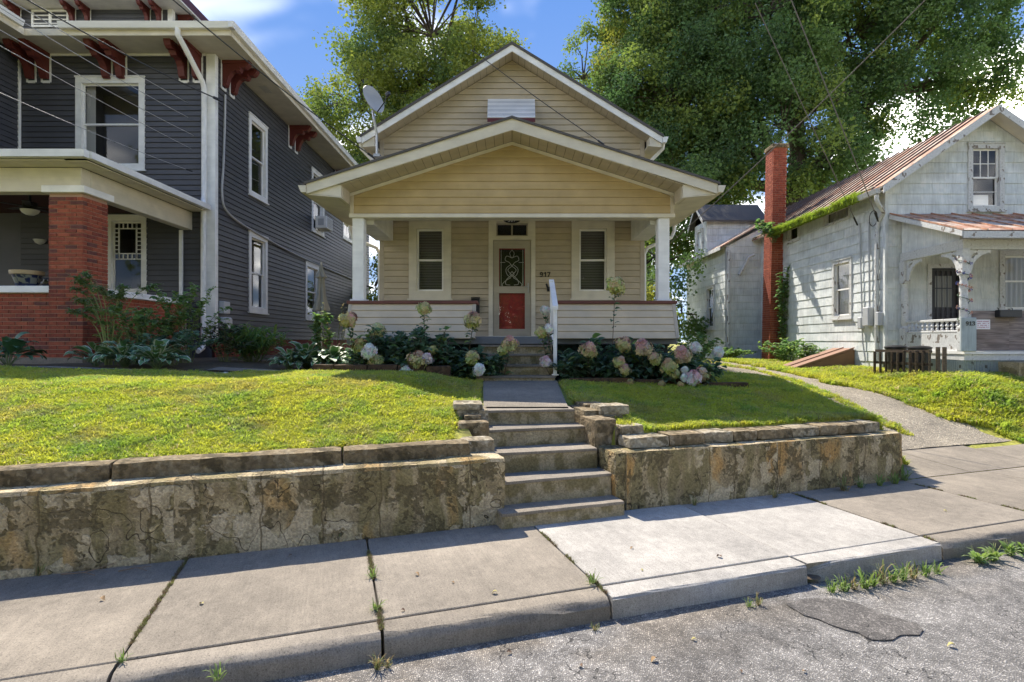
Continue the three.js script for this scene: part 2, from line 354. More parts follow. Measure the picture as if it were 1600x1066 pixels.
// ---------------------------------------------------------------- road, kerb and pavement
{
  const rg = gb(), shade = (a, b) => { const n = fbm(a * 0.7, b * 1.6, 19, 4), grit = ss(-2.35, -1.75, b) * ss(0.38, 0.6, fbm(a * 2.2, b * 5, 23, 4)), k = 0.86 + n * 0.30, s = ss(0.60, 0.70, fbm(a * 1.1 + 4, b * 1.1, 29, 5)); return mix3([k * (1 - s * 0.22), k * (1 - s * 0.23), k * (1 - s * 0.24)], [1.0, 0.86, 0.66], grit * 0.55); };
  const cell = (a0, a1, b0, b1) => { const y = (b) => -0.15 + (b + 1.66) * 0.002, c = [[a0, b1], [a0, b0], [a1, b0], [a1, b1]], P = c.map(([a, b]) => S(a, b, y(b))), C = c.map(([a, b]) => shade(a, b)); for (const t of [[0, 1, 2], [0, 2, 3]]) { rg.tri(P[t[0]], P[t[1]], P[t[2]]); for (const k of t) rg.c.push(...C[k]); } };
  for (let a = -6; a < 10; a += 0.12) for (let b = -1.66; b > -4.6; b -= 0.12) cell(a, a + 0.12, b - 0.12, b);
  const bend = -1.66 - Math.ceil(2.94 / 0.12) * 0.12; cell(-90, -6, bend, -1.66); cell(-6 + Math.ceil(16 / 0.12) * 0.12, 90, bend, -1.66); cell(-90, 90, -12, bend);
  const r = mesh('road', rg, M.asphalt, scene); r.userData.kind = 'structure'; r.userData.label = 'weathered grey asphalt road';
  const out = [[1230, 947], [1262, 938], [1310, 938], [1345, 948], [1378, 962], [1412, 972], [1438, 978], [1446, 988], [1436, 995], [1412, 996], [1395, 1003], [1362, 1003], [1342, 992], [1322, 988], [1290, 975], [1258, 964]].map(([px, py]) => { const d = (EYE + 0.155) * FOCAL / (py - 533); return [(px - 800) / FOCAL * d, d]; });
  const g = gb(), c = out.reduce((s, q) => [s[0] + q[0] / out.length, s[1] + q[1] / out.length], [0, 0]);
  const fine = []; for (let i = 0; i < out.length; i++) for (let k = 0; k < 6; k++) { const t = k / 6, q = out[i], w = out[(i + 1) % out.length], x = lerp(q[0], w[0], t), y = lerp(q[1], w[1], t), s = 1 + (vn(x * 14, y * 14, 5) - 0.5) * 0.10; fine.push([c[0] + (x - c[0]) * s, c[1] + (y - c[1]) * s]); }
  for (let i = 0; i < fine.length; i++) { const q = fine[i], w = fine[(i + 1) % fine.length]; g.tri([c[0], -0.138, -c[1]], [q[0], -0.141, -q[1]], [w[0], -0.141, -w[1]]); g.quad([q[0], -0.141, -q[1]], [q[0], -0.152, -q[1]], [w[0], -0.152, -w[1]], [w[0], -0.141, -w[1]]); }
  const o = mesh('road_patch', g, M.patch, scene); o.userData.kind = 'structure'; o.userData.label = 'smooth darker asphalt patch at the kerb';
}
const JOINTS = [-16.3, -14.7, -13.2, -11.6, -10.1, -8.5, -7, -5.55, -4.1, -2.7, -1.3, 0.23, 1.97, 3.46, 5.2, 6.8, 8.4, 10, 11.6, 13.2, 14.8, 16.4, 18];
{
  const side = streetGroup(struct('sidewalk')); side.userData.label = 'concrete pavement in slabs';
  const r = rng(5);
  for (let i = 0; i + 1 < JOINTS.length; i++) {
    const a0 = JOINTS[i] + 0.007, a1 = JOINTS[i + 1] - 0.007, isNew = i === 11 || i === 12, t = (r() - 0.5) * 0.008;
    const g = gb().cbox(a0, a1, -0.1, 0, 0.015, 1.484, 0.006).build(); g.translate(0, t, 0);
    const off = [r() * 9, r() * 9], uv = g.attributes.uv; for (let k = 0; k < uv.count; k++) uv.setXY(k, uv.getX(k) + off[0], uv.getY(k) + off[1]);
    mesh('slab', g, isNew ? M.slabNew : M.slab[i % 3], side);
  }
  for (const [a0, a1, b0, b1] of [[5.2, 6.55, 0, 1.1], [6.55, 8.0, 0, 1.1], [8.0, 9.6, 0, 0.84], [9.6, 11.2, 0, 0.82], [11.2, 16, 0, 0.8]]) {       // crossing up to the drive
    const y = (b) => driveY(b) + 0.002, n = 5, g = gb();
    for (let k = 0; k < n; k++) { const q0 = lerp(b0, b1, k / n), q1 = lerp(b0, b1, (k + 1) / n); g.quad([a0 + 0.006, y(q0), -q0], [a1 - 0.006, y(q0), -q0], [a1 - 0.006, y(q1), -q1], [a0 + 0.006, y(q1), -q1]); }
    mesh('slab', g, M.slab[2], side);
  }
  const kerb = streetGroup(struct('kerb')); kerb.userData.label = 'concrete kerb in lengths along the pavement';
  for (let i = 0; i + 1 < JOINTS.length; i++) {
    const a0 = JOINTS[i] + 0.01, a1 = JOINTS[i + 1] - (i === 11 ? 0.02 : 0.01), isNew = i === 11 || i === 12, rr = isNew ? 0.025 : 0.075;
    const prof = [[1.5, -0.28], [1.5, -0.002]]; const zf = 1.675, n = 6;
    for (let k = 0; k <= n; k++) { const t = k / n * Math.PI / 2; prof.push([zf - rr + Math.sin(t) * rr, -0.004 - rr + Math.cos(t) * rr]); }
    prof.push([zf + 0.012, -0.28]);
    const segs = Math.ceil((a1 - a0) / 0.12), g = gb(), pt = (q, a, k) => { const e = (vn(a * 7, k * 0.7, 14) - 0.5) * 0.010; let y = q[1] + (k > 1 ? e : 0), z = q[0] + (k > 2 ? e : 0); if (i === 12 && k > 2 && k < 9) { const ch = ss(0.17, 0.02, a - a0); y -= ch * 0.085; z -= ch * 0.07; } return [a, y, z]; };
    for (let s = 0; s < segs; s++) { const q0 = lerp(a0, a1, s / segs), q1 = lerp(a0, a1, (s + 1) / segs); for (let k = 0; k + 1 < prof.length; k++) g.quad(pt(prof[k], q0, k), pt(prof[k + 1], q0, k + 1), pt(prof[k + 1], q1, k + 1), pt(prof[k], q1, k)); }
    for (const q of [a0, a1]) for (let k = 1; k + 1 < prof.length; k++) g.tri(pt(prof[0], q, 0), pt(prof[k], q, k), pt(prof[k + 1], q, k + 1));
    mesh('kerb_stone', g.build(0.6), isNew ? M.slabNew : M.slab[(i + 1) % 3], kerb);
  }
}
// ---------------------------------------------------------------- retaining walls, stairs, walk
function rough(w, h, d, { seg = 0.07, amp = 0.008, round = 0.02, seed = 1, freq = 6, warp = null, shift = 0 } = {}) {   // box with softened, uneven faces; base centre at the origin
  const n = (l) => Math.max(2, Math.min(90, Math.round(l / seg)));
  const g = new THREE.BoxGeometry(w, h, d, n(w), n(h), n(d)).toNonIndexed(), p = g.attributes.position, u = g.attributes.uv, nn = g.attributes.normal.clone();
  for (let i = 0; i < p.count; i++) {
    let x = p.getX(i), y = p.getY(i), z = p.getZ(i);
    const ax = Math.abs(nn.getX(i)), ay = Math.abs(nn.getY(i));
    if (ay > 0.5) u.setXY(i, x, -z + 0.3); else if (ax > 0.5) u.setXY(i, -z, y + h / 2); else u.setXY(i, x, y + h / 2);
    if (shift) u.setXY(i, u.getX(i) + shift, u.getY(i) + shift * 1.7);
    const cx = clamp(x, -w / 2 + round, w / 2 - round), cy = clamp(y, -h / 2 + round, h / 2 - round), cz = clamp(z, -d / 2 + round, d / 2 - round), v = V3(x - cx, y - cy, z - cz), l = v.length();
    if (l > 1e-6) { v.multiplyScalar(Math.min(round, l) / l); x = cx + v.x; y = cy + v.y; z = cz + v.z; }
    const e = (s) => (fbm(x * freq + s * 3.3 + seed, (y + z * 1.7) * freq + seed * 2.1, seed + s, 3) - 0.5) * 2 * amp;
    x += e(1) * 0.8; y += e(2) * 0.7; z += e(3);
    if (warp) [x, y, z] = warp(x, y + h / 2, z, h); else y += h / 2;
    p.setXYZ(i, x, y, z);
  }
  return toCreasedNormals(g, 0.9);
}
{
  const left = streetGroup(thing('retaining_wall', 'long stained concrete retaining wall left of the stairs with mossy upper curb', 'wall'));
  const b1 = mesh('wall_body', rough(5.6, 0.636 + 0.2, 0.62, { amp: 0.014, round: 0.035, seed: 3, seg: 0.06, freq: 4 }), M.wallLeft, left); b1.position.set(-2.8, -0.2, -0.31);
  for (const [a0, a1, s] of [[-5.6, -3.3, 1], [-3.3, -1.5, 2], [-1.5, -0.3, 3]]) { const o = mesh('coping', rough(a1 - a0 - 0.008, 0.30, 0.24, { amp: 0.014, round: 0.03, seed: 30 + s, freq: 5, shift: s * 0.41 }), M.stone[2], left); o.position.set((a0 + a1) / 2, 0.47, -0.31); }
  const right = streetGroup(thing('retaining_wall', 'peeling concrete retaining wall right of the stairs with loose coping stones', 'wall'));
  const b2 = mesh('wall_body', rough(3.98, 0.60 + 0.2, 0.6, { amp: 0.014, round: 0.03, seed: 9, seg: 0.06, freq: 4 }), M.wallRight, right); b2.position.set(1.315 + 1.99, -0.2, -0.3);
  const r = rng(8); let a = 1.42;
  for (const w of [0.50, 0.47, 0.40, 0.34, 0.50, 0.42, 0.30, 0.44, 0.26]) { const o = mesh('coping_stone', rough(w - 0.006, 0.115 + r() * 0.016, 0.30 + r() * 0.05, { amp: 0.014, round: 0.02, seed: 60 + a, seg: 0.05, freq: 9, shift: a }), M.stone[Math.floor(r() * 3)], right); o.position.set(a + w / 2, 0.602, -0.27 - r() * 0.02); o.rotation.y = (r() - 0.5) * 0.04; o.rotation.z = (r() - 0.5) * 0.015; a += w; }
  // stairs: corners of the front edge of every tread (x, depth), height of the tread
  const st = thing('garden_stairs', 'worn concrete stairs of five steps climbing from the pavement between walls', 'stairs');
  const edges = [[-0.09, 5.07, 1.128, 5.477, 0.149], [-0.063, 5.343, 0.974, 5.67, 0.379], [-0.153, 5.668, 0.857, 5.905, 0.595], [-0.267, 5.95, 0.77, 6.22, 0.788], [-0.312, 6.30, 0.668, 6.43, 0.957]];
  edges.forEach(([x0, d0, x1, d1, y], i) => {
    const w = Math.hypot(x1 - x0, d1 - d0) + (i ? 0.16 : 0.02), ang = Math.atan2(d1 - d0, x1 - x0), depth = i === 4 ? 0.4 : 0.52, h = i ? 0.26 : 0.3;
    const o = mesh('step', rough(w, h, depth, { amp: 0.009, round: 0.016, seed: 80 + i, seg: 0.045, shift: 0.37 + i * 0.53 }), M.mossStep, st);
    const mx = (x0 + x1) / 2 - Math.sin(ang) * depth / 2, md = (d0 + d1) / 2 + Math.cos(ang) * depth / 2;
    o.position.set(mx, y - h - 0.028, -md); o.rotation.y = ang;
    const tr = mesh('tread', rough(w - 0.01, 0.035, depth + 0.006, { amp: 0.005, round: 0.01, seed: 85 + i, seg: 0.05, shift: 0.2 + i * 0.77 }), M.slab[i % 3], o); tr.position.set(0, h - 0.007, 0.004);
  });
  // low side walls of the stairs, block by block
  const blk = (x, d, y0, w, h, dep, rot, m, seed, name = 'side_block') => { const o = mesh(name, rough(w, h, dep, { amp: 0.014, round: 0.022, seed, seg: 0.045, freq: 8, shift: seed * 0.317 }), m, st); o.position.set(x, y0, -d); o.rotation.y = rot; return o; };
  blk(-0.37, 5.62, 0.40, 0.34, 0.36, 0.26, 0.25, M.stone[0], 91);
  blk(-0.44, 6.02, 0.55, 0.34, 0.33, 0.30, 0.2, M.stone[1], 92);
  blk(-0.47, 6.33, 0.70, 0.36, 0.28, 0.34, 0.12, M.stone[0], 93); blk(-0.44, 6.12, 0.875, 0.2, 0.06, 0.14, 0.15, M.stone[1], 94); blk(-0.52, 6.36, 0.975, 0.34, 0.075, 0.42, 0.1, M.stone[0], 95);
  blk(1.09, 5.98, 0.10, 0.26, 0.50, 0.62, 0.34, M.wallRight, 96); blk(0.98, 6.22, 0.35, 0.27, 0.54, 0.40, 0.30, M.stone[1], 97); blk(0.90, 6.66, 0.55, 0.26, 0.40, 0.6, 0.22, M.stone[2], 98);
  blk(1.20, 6.20, 0.60, 0.2, 0.20, 0.3, 0.3, M.stone[2], 99); blk(1.30, 6.19, 0.70, 0.31, 0.12, 0.26, 0.45, M.stone[0], 101); blk(1.10, 6.52, 0.60, 0.30, 0.30, 0.42, 0.3, M.stone[2], 102);
  blk(1.17, 6.52, 0.885, 0.38, 0.12, 0.30, 0.25, M.stone[0], 103); blk(0.98, 6.86, 0.905, 0.28, 0.09, 0.38, 0.25, M.stone[1], 104);
  rebase(st, 0.4, 0, -5.6);
  const wk = mesh('garden_walk', (() => { const g = gb(), n = 10, L = (t) => lerp(-0.34, -0.50, t), R = (t) => lerp(0.67, 0.76, t); for (let i = 0; i < n; i++) { const t0 = i / n, t1 = (i + 1) / n, d0 = lerp(6.5, 9.4, t0), d1 = lerp(6.5, 9.4, t1), y = (d) => walkY(d) + 0.012; g.quad([L(t0), y(d0), -d0], [R(t0), y(d0), -d0], [R(t1), y(d1), -d1], [L(t1), y(d1), -d1]); g.quad([R(t0), y(d0), -d0], [R(t0), 0.7, -d0], [R(t1), 0.7, -d1], [R(t1), y(d1), -d1]); g.quad([L(t1), y(d1), -d1], [L(t1), 0.7, -d1], [L(t0), 0.7, -d0], [L(t0), y(d0), -d0]); } return g; })(), M.slab[2], scene);
  wk.userData.kind = 'structure'; wk.userData.label = 'short concrete walk between the two flights of steps';
}
// ================================================================ building kit
M.white = mat([0.93, 0.92, 0.885], 0.55, { map: T.grime });
M.whiteWorn = mat([0.84, 0.83, 0.79], 0.7, { map: T.grime, bumpMap: T.rough, bumpScale: 0.002 });
M.cream = mat([0.74, 0.68, 0.54], 0.6, { map: T.grime });
M.soffitTan = mat([0.58, 0.50, 0.36], 0.6, { map: T.grime });
M.tan = [0, 1, 2].map((k) => mat([[0.53, 0.445, 0.315], [0.545, 0.458, 0.326], [0.515, 0.432, 0.306]][k], 0.6, { map: T.grime }));
M.tanGold = [0, 1].map((k) => mat([[0.52, 0.385, 0.185], [0.535, 0.40, 0.195]][k], 0.6, { map: T.grime }));
M.tanPale = [0, 1].map((k) => mat([[0.64, 0.53, 0.37], [0.625, 0.518, 0.36]][k], 0.6, { map: T.grime }));
M.tanTrim = mat([0.50, 0.43, 0.33], 0.6, { map: T.grime });
M.doorTan = mat([0.46, 0.41, 0.32], 0.5, { map: T.grime });
M.roofDark = mat([0.10, 0.092, 0.085], 0.95, { bumpMap: T.rough, bumpScale: 0.006 });
M.capBrown = mat([0.16, 0.055, 0.04], 0.6, { map: T.grime });
M.glass = phys([1, 1, 1], 0.03, { transmission: 1, thickness: 0, ior: 1.52 });
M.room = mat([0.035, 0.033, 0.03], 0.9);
M.blind = mat([0.20, 0.195, 0.18], 0.6);
M.curtain = phys([0.55, 0.54, 0.50], 0.9, { transmission: 0.3, thickness: 0 });
M.black = mat([0.015, 0.015, 0.016], 0.45);
M.metal = mat([0.45, 0.45, 0.45], 0.4, { metalness: 0.8 });
M.greyFloor = mat([0.16, 0.17, 0.18], 0.7, { map: T.grime });
const rect = (x0, x1, y0, y1) => [[x0, y0], [x1, y0], [x1, y1], [x0, y1]];
const hole = (x0, x1, y0, y1) => [[x0, y0], [x0, y1], [x1, y1], [x1, y0]];
const ringGeo = (x0, x1, y0, y1, t, z0, z1) => gb().prism(rect(x0, x1, y0, y1), z0, z1, [hole(x0 + t, x1 - t, y0 + t, y1 - t)]);
// lapped boards: courses of the given pitch from y0 to y1 over span(y) = [left, right]; openings are left free; each board is one mesh
function lap(parent, { y0, y1, pitch, span, holes = [], mats, t = 0.027, name = 'siding_board', z = 0, seed = 1, round = false, joint = 0, groove = 0.07 }) {
  const r = rng(seed); let n = 0;
  for (let y = y0; y < y1 - 0.01; y += pitch) {
    const top = Math.min(y + pitch, y1), [l0, r0] = span(y), [l1, r1] = span(top);
    const cut = holes.filter((h) => h[2] < top - 0.015 && h[3] > y + 0.015).sort((a, b) => a[0] - b[0]);
    const spans = []; let L = [l0, l1];
    for (const h of cut) { spans.push([L, [h[0], h[0]]]); L = [h[1], h[1]]; }
    spans.push([L, [r0, r1]]);
    const cuts = spans.flatMap(([[a0, a1], [b0, b1]]) => { if (!joint || b0 - a0 < joint * 1.1) return [[[a0, a1], [b0, b1]]]; const out = []; let A = [a0, a1]; for (let x = a0 + joint * (0.25 + r() * 0.8); x < b0 - 0.5; x += joint) { out.push([A, [x, x]]); A = [x - 0.004, x - 0.004]; } out.push([A, [b0, b1]]); return out; });
    for (const [[a0, a1], [b0, b1]] of cuts) {
      if (b0 - a0 < 0.015 && b1 - a1 < 0.015) continue;
      const A = Math.min(a0, b0), B = Math.max(a0, b0), jog = (r() - 0.5) * 0.004, g = gb(), c1 = Math.min(a1, b1), d1 = Math.max(a1, b1);
      const prof = round ? [[0, t * 0.15], [0.05, t * 0.75], [0.16, t], [0.55, t * 0.86], [1, t * 0.3]] : [[0, t * 0.7], [0.05, t], [1 - groove - 0.004, t * 0.55], [1 - groove, t * 0.04], [1, t * 0.04]];
      for (let k = 0; k + 1 < prof.length; k++) {
        const q = prof[k], w = prof[k + 1], X = (f) => [lerp(A, c1, f), lerp(B, d1, f)], [qa, qb] = X(q[0]), [wa, wb] = X(w[0]), qy = lerp(y, top, q[0]), wy = lerp(y, top, w[0]);
        g.quad([qa, qy, z + jog + q[1]], [qb, qy, z + jog + q[1]], [wb, wy, z + jog + w[1]], [wa, wy, z + jog + w[1]]);
      }
      g.quad([A, y, z], [B, y, z], [B, y, z + jog + prof[0][1]], [A, y, z + jog + prof[0][1]]);
      g.quad([A, y, z], [A, y, z + jog + prof[1][1]], [c1, top, z + jog + prof[prof.length - 1][1]], [c1, top, z]).quad([B, y, z + jog + prof[1][1]], [B, y, z], [d1, top, z], [d1, top, z + jog + prof[prof.length - 1][1]]);
      mesh(name, g, mats[Math.floor(r() * mats.length)], parent); n++;
    }
  }
  return n;
}
// a double-hung window in a wall that faces local +z: casing, two sashes with panes, room or blind behind
function windowPart(parent, x0, x1, y0, y1, o = {}) {
  const { c = 0.11, trim = M.white, sash = M.white, rail = 0.5, blind = 0, curtain = false, sill = true, grid = null, grid2 = null, single = false, room = M.room, ledge = 0 } = o;
  const cas = ringGeo(x0, x1, y0, y1, c, -0.1, 0.042);
  if (sill) cas.box(x0 - 0.03, x1 + 0.03, y0 - 0.035, y0 + 0.002, -0.02, 0.075);
  cas.box(x0 - 0.015, x1 + 0.015, y1 + 0.002, y1 + 0.03, -0.02, 0.06);
  const w = mesh('window', cas, trim, parent);
  const gx0 = x0 + c, gx1 = x1 - c, gy0 = y0 + c, gy1 = y1 - c, m = lerp(gy0, gy1, rail), s = 0.042;
  const panes = single ? [[gy0, gy1, -0.04, grid]] : [[m - 0.02, gy1, -0.035, grid], [gy0, m + 0.02, -0.062, grid2]];
  for (const [a, b, z, gr] of panes) {
    const f = ringGeo(gx0, gx1, a, b, s, z - 0.012, z + 0.012);
    if (gr) { for (let i = 1; i < gr[0]; i++) { const x = lerp(gx0 + s, gx1 - s, i / gr[0]); f.box(x - 0.009, x + 0.009, a + s, b - s, z - 0.008, z + 0.008); } for (let i = 1; i < gr[1]; i++) { const y = lerp(a + s, b - s, i / gr[1]); f.box(gx0 + s, gx1 - s, y - 0.009, y + 0.009, z - 0.0095, z + 0.0095); } }
    mesh('sash', f, sash, w);
    mesh('pane', gb().quad([gx0 + s, a + s, z], [gx1 - s, a + s, z], [gx1 - s, b - s, z], [gx0 + s, b - s, z]), M.glass, w);
  }
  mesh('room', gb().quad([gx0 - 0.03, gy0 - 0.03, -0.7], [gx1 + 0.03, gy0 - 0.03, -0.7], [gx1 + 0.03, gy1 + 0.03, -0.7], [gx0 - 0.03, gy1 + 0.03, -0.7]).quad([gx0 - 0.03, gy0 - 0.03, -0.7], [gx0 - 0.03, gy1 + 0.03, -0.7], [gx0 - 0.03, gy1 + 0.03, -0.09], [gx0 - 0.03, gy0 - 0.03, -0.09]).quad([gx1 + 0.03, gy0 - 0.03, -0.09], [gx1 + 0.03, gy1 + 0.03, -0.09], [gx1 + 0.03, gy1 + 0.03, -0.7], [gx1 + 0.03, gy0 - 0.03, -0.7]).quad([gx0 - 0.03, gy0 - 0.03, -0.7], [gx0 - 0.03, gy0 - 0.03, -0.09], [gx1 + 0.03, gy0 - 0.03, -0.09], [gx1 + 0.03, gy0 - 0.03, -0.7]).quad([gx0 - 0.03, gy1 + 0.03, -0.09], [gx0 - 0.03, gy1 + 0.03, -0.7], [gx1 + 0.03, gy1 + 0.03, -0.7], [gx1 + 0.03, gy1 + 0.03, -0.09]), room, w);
  if (blind) { const g = gb(), n = Math.floor((gy1 - gy0) * blind / 0.036); for (let i = 0; i < n; i++) { const y = gy1 - 0.02 - i * 0.036; g.quad([gx0 + 0.01, y, -0.10], [gx1 - 0.01, y, -0.10], [gx1 - 0.01, y - 0.020, -0.118], [gx0 + 0.01, y - 0.020, -0.118]); } const b = mesh('blind', g, M.blind, w); b.userData.kind = 'stuff'; }
  if (curtain) { const g = gb(), n = 40, [c0, c1] = curtain; for (let i = 0; i < n; i++) { const f = (k) => [lerp(lerp(gx0, gx1, c0), lerp(gx0, gx1, c1), k / n), -0.13 + Math.sin(k * 1.1) * 0.014]; const [xa, za] = f(i), [xb, zb] = f(i + 1); g.quad([xa, gy0, za], [xb, gy0, zb], [xb, gy1, zb], [xa, gy1, za]); } mesh('curtain', g.build(1.2), M.curtain, w); }
  return w;
}
const openingOf = (x0, x1, y0, y1, c = 0.11) => [x0 + c - 0.015, x1 - c + 0.015, y0 + c - 0.015, y1 - c + 0.015];
function wallPart(parent, outline, holes, m, x, y, z, turn = 0, thick = 0.08) { const w = mesh('wall', gb().prism(outline, -thick, 0, holes.map((h) => hole(...h))), m, parent); w.position.set(x, y, z); w.rotation.y = turn; return w; }
const fonts = {};
for (const f of ['sans_bold', 'serif_bold']) fonts[f] = await new FontLoader().loadAsync('fonts/droid/droid_' + f + '.typeface.json');
function textGeo(str, font, size, depth) { const g = new TextGeometry(str, { font: fonts[font], size, depth, curveSegments: 4, bevelEnabled: false }); g.computeBoundingBox(); const b = g.boundingBox; g.translate(-(b.min.x + b.max.x) / 2, -(b.min.y + b.max.y) / 2, 0); return g; }

// ================================================================ the tan bungalow, front wall 12 m from the camera
const bungalow = thing('bungalow', 'tan sided one and a half storey bungalow with a wide gabled front porch', 'house');
{
  const H = bungalow, Z = -12, slope = 0.613, apex = 7.96;
  const doorHole = [-0.43, 0.43, 1.85, 3.99], transomHole = [-0.36, 0.36, 4.03, 4.37];
  const winL = [-2.27, -1.34, 2.69, 4.40], winR = [1.31, 2.26, 2.69, 4.40], attic = [-0.49, 0.46, 6.02, 6.98];
  const holes = [doorHole, transomHole, openingOf(...winL, 0.17), openingOf(...winR, 0.17), openingOf(...attic)];
  const wall = wallPart(H, [[-2.9, 0.9], [2.9, 0.9], [2.9, apex - slope * 2.9], [0, apex - 0.01], [-2.9, apex - slope * 2.9]], holes, M.tan[0], 0, 0, Z);
  lap(wall, { y0: 1.85, y1: apex - 0.03, pitch: 0.1335, span: (y) => { const w = Math.min(2.84, (apex - 0.02 - y) / slope); return [-w, w]; }, holes, mats: M.tan, seed: 3, t: 0.026, joint: 3.2 });
  for (const s of [-1, 1]) mesh('corner_board', gb().cbox(s * 2.87 - 0.05, s * 2.87 + 0.05, 1.85, apex - slope * 2.9, -0.03, 0.03, 0.006), M.tanTrim, wall);
  windowPart(wall, ...winL, { c: 0.17, trim: M.cream, blind: 1 }); windowPart(wall, ...winR, { c: 0.17, trim: M.cream, blind: 1 });
  windowPart(wall, ...attic, { c: 0.09, blind: 0 });
  for (const s of [-1, 1]) { const w = mesh('wall', gb().box(-6, 6, 0.9, apex - slope * 2.9, -0.08, 0), M.tan[1], H); w.position.set(s * 2.9, 0, Z - 6.02); w.rotation.y = s * Math.PI / 2; }
  // main roof
  for (const s of [-1, 1]) {
    const f = (x) => apex + 0.18 - slope * x, e = 3.21, zf = -11.61, zb = -24.6;
    const R = mesh('roof', gb().hexa([[0, f(0) - 0.05, zf + 0.02], [s * (e + 0.03), f(e + 0.03) - 0.05, zf + 0.02], [s * (e + 0.03), f(e + 0.03) + 0.012, zf + 0.02], [0, f(0) + 0.012, zf + 0.02], [0, f(0) - 0.05, zb], [s * (e + 0.03), f(e + 0.03) - 0.05, zb], [s * (e + 0.03), f(e + 0.03) + 0.012, zb], [0, f(0) + 0.012, zb]]), M.roofDark, H);
    mesh('fascia', gb().prism(s > 0 ? [[0, f(0) - 0.19], [e, f(e) - 0.19], [e, f(e) - 0.004], [0, f(0) - 0.004]] : [[0, f(0) - 0.004], [-e, f(e) - 0.004], [-e, f(e) - 0.19], [0, f(0) - 0.19]], zf - 0.03, zf), M.white, R);
    for (let x = 0.004; x < 2.93; x += 0.138) { const b = Math.min(x + 0.131, 2.95), y = (q) => apex - slope * q - 0.004; mesh('soffit_panel', gb().hexa([[s * x, y(x), zf - 0.031], [s * b, y(b), zf - 0.031], [s * b, y(b), Z + 0.002], [s * x, y(x), Z + 0.002], [s * x, y(x) + 0.012, zf - 0.031], [s * b, y(b) + 0.012, zf - 0.031], [s * b, y(b) + 0.012, Z + 0.002], [s * x, y(x) + 0.012, Z + 0.002]]), M.soffitTan, R); }
    mesh('eave_soffit', gb().box(Math.min(s * 2.91, s * 3.2), Math.max(s * 2.91, s * 3.2), f(e) - 0.24, f(e) - 0.215, zb, zf - 0.035), M.cream, R);
    mesh('eave_return', gb().prism(s > 0 ? [[2.95, f(2.95) - 0.40], [3.2, f(e) - 0.26], [3.2, f(e) - 0.19], [2.95, f(2.95) - 0.19]] : [[-2.95, f(2.95) - 0.19], [-3.2, f(e) - 0.19], [-3.2, f(e) - 0.26], [-2.95, f(2.95) - 0.40]], zf - 0.32, zf - 0.034), M.cream, R);
    mesh('gutter', gb().prism(s > 0 ? [[3.215, 6.0], [3.30, 6.0], [3.34, 6.12], [3.215, 6.12]] : [[-3.215, 6.12], [-3.34, 6.12], [-3.30, 6.0], [-3.215, 6.0]], zb, zf + 0.01), M.white, R);
    mesh('downspout', gb().tube([[s * 3.26, 6.02, zf - 0.12], [s * 3.26, 5.92, zf - 0.14], [s * 2.99, 5.66, zf - 0.42], [s * 2.97, 5.5, zf - 0.46], [s * 2.97, 4.4, zf - 0.46]], 0.04, 8).build(0.8), M.white, R);
  }
  // striped metal awning over the attic window
  const aw = mesh('awning', gb().box(-0.53, 0.50, 7.05, 7.07, 0.02, 0.06), M.white, wall);
  M.awning = [mat([0.80, 0.80, 0.80], 0.5, { map: T.grime }), mat([0.62, 0.63, 0.65], 0.5, { map: T.grime })];
  for (let i = 0; i < 9; i++) { const y = (k) => 7.06 - k * 0.058, z = (k) => 0.05 + k * 0.031; mesh('slat', gb().hexa([[-0.53, y(i), z(i)], [0.50, y(i), z(i)], [0.50, y(i + 0.86), z(i + 0.86)], [-0.53, y(i + 0.86), z(i + 0.86)], [-0.53, y(i) + 0.012, z(i) + 0.012], [0.50, y(i) + 0.012, z(i) + 0.012], [0.50, y(i + 0.86) + 0.012, z(i + 0.86) + 0.012], [-0.53, y(i + 0.86) + 0.012, z(i + 0.86) + 0.012]]), M.awning[i % 2], aw); }
  mesh('valance', gb().box(-0.53, 0.50, 6.46, 6.545, 0.325, 0.335), mat([0.10, 0.012, 0.014], 0.6), aw);

  // ---- door
  const door = mesh('door', (() => { const g = gb().prism(rect(-0.515, 0.515, 1.86, 4.45), -0.09, 0.045, [hole(-0.42, 0.42, 1.875, 3.985), hole(-0.35, 0.35, 4.07, 4.36)]); g.box(-0.56, 0.56, 1.83, 1.862, -0.1, 0.09); return g; })(), M.cream, wall);
  mesh('transom', ringGeo(-0.35, 0.35, 4.07, 4.36, 0.03, -0.06, -0.03).box(-0.015, 0.015, 4.1, 4.33, -0.058, -0.032), M.doorTan, door);
  mesh('pane', gb().quad([-0.32, 4.1, -0.045], [0.32, 4.1, -0.045], [0.32, 4.33, -0.045], [-0.32, 4.33, -0.045]), M.glass, door);
  mesh('storm_door', gb().prism(rect(-0.415, 0.415, 1.88, 3.98), -0.02, 0.012, [hole(-0.30, 0.30, 2.01, 2.83), hole(-0.30, 0.30, 2.95, 3.83)]).prism(rect(-0.31, 0.31, 2.0, 2.84), 0.0125, 0.022, [hole(-0.285, 0.285, 2.025, 2.815)]).prism(rect(-0.31, 0.31, 2.94, 3.84), 0.0125, 0.022, [hole(-0.285, 0.285, 2.965, 3.80)]), M.doorTan, door);
  mesh('pane', gb().quad([-0.3, 2.01, 0], [0.3, 2.01, 0], [0.3, 2.83, 0], [-0.3, 2.83, 0]).quad([-0.3, 2.95, 0], [0.3, 2.95, 0], [0.3, 3.83, 0], [-0.3, 3.83, 0]), M.glass, door);
  T.redDoor = tex(256, 256, (u, v) => { const s = ss(0.60, 0.72, fbm(u * 5, v * 18, 4, 5)) * ss(0.45, 0.6, fbm(u * 4, v * 3, 7, 4)), k = 0.85 + fbm(u * 30, v * 30, 8, 3) * 0.3; const c = mix3(rgb(138, 12, 20), rgb(190, 96, 90), s * 0.5); return [c[0] * k, c[1] * k, c[2] * k]; }, { size: [0.9, 1.2] });
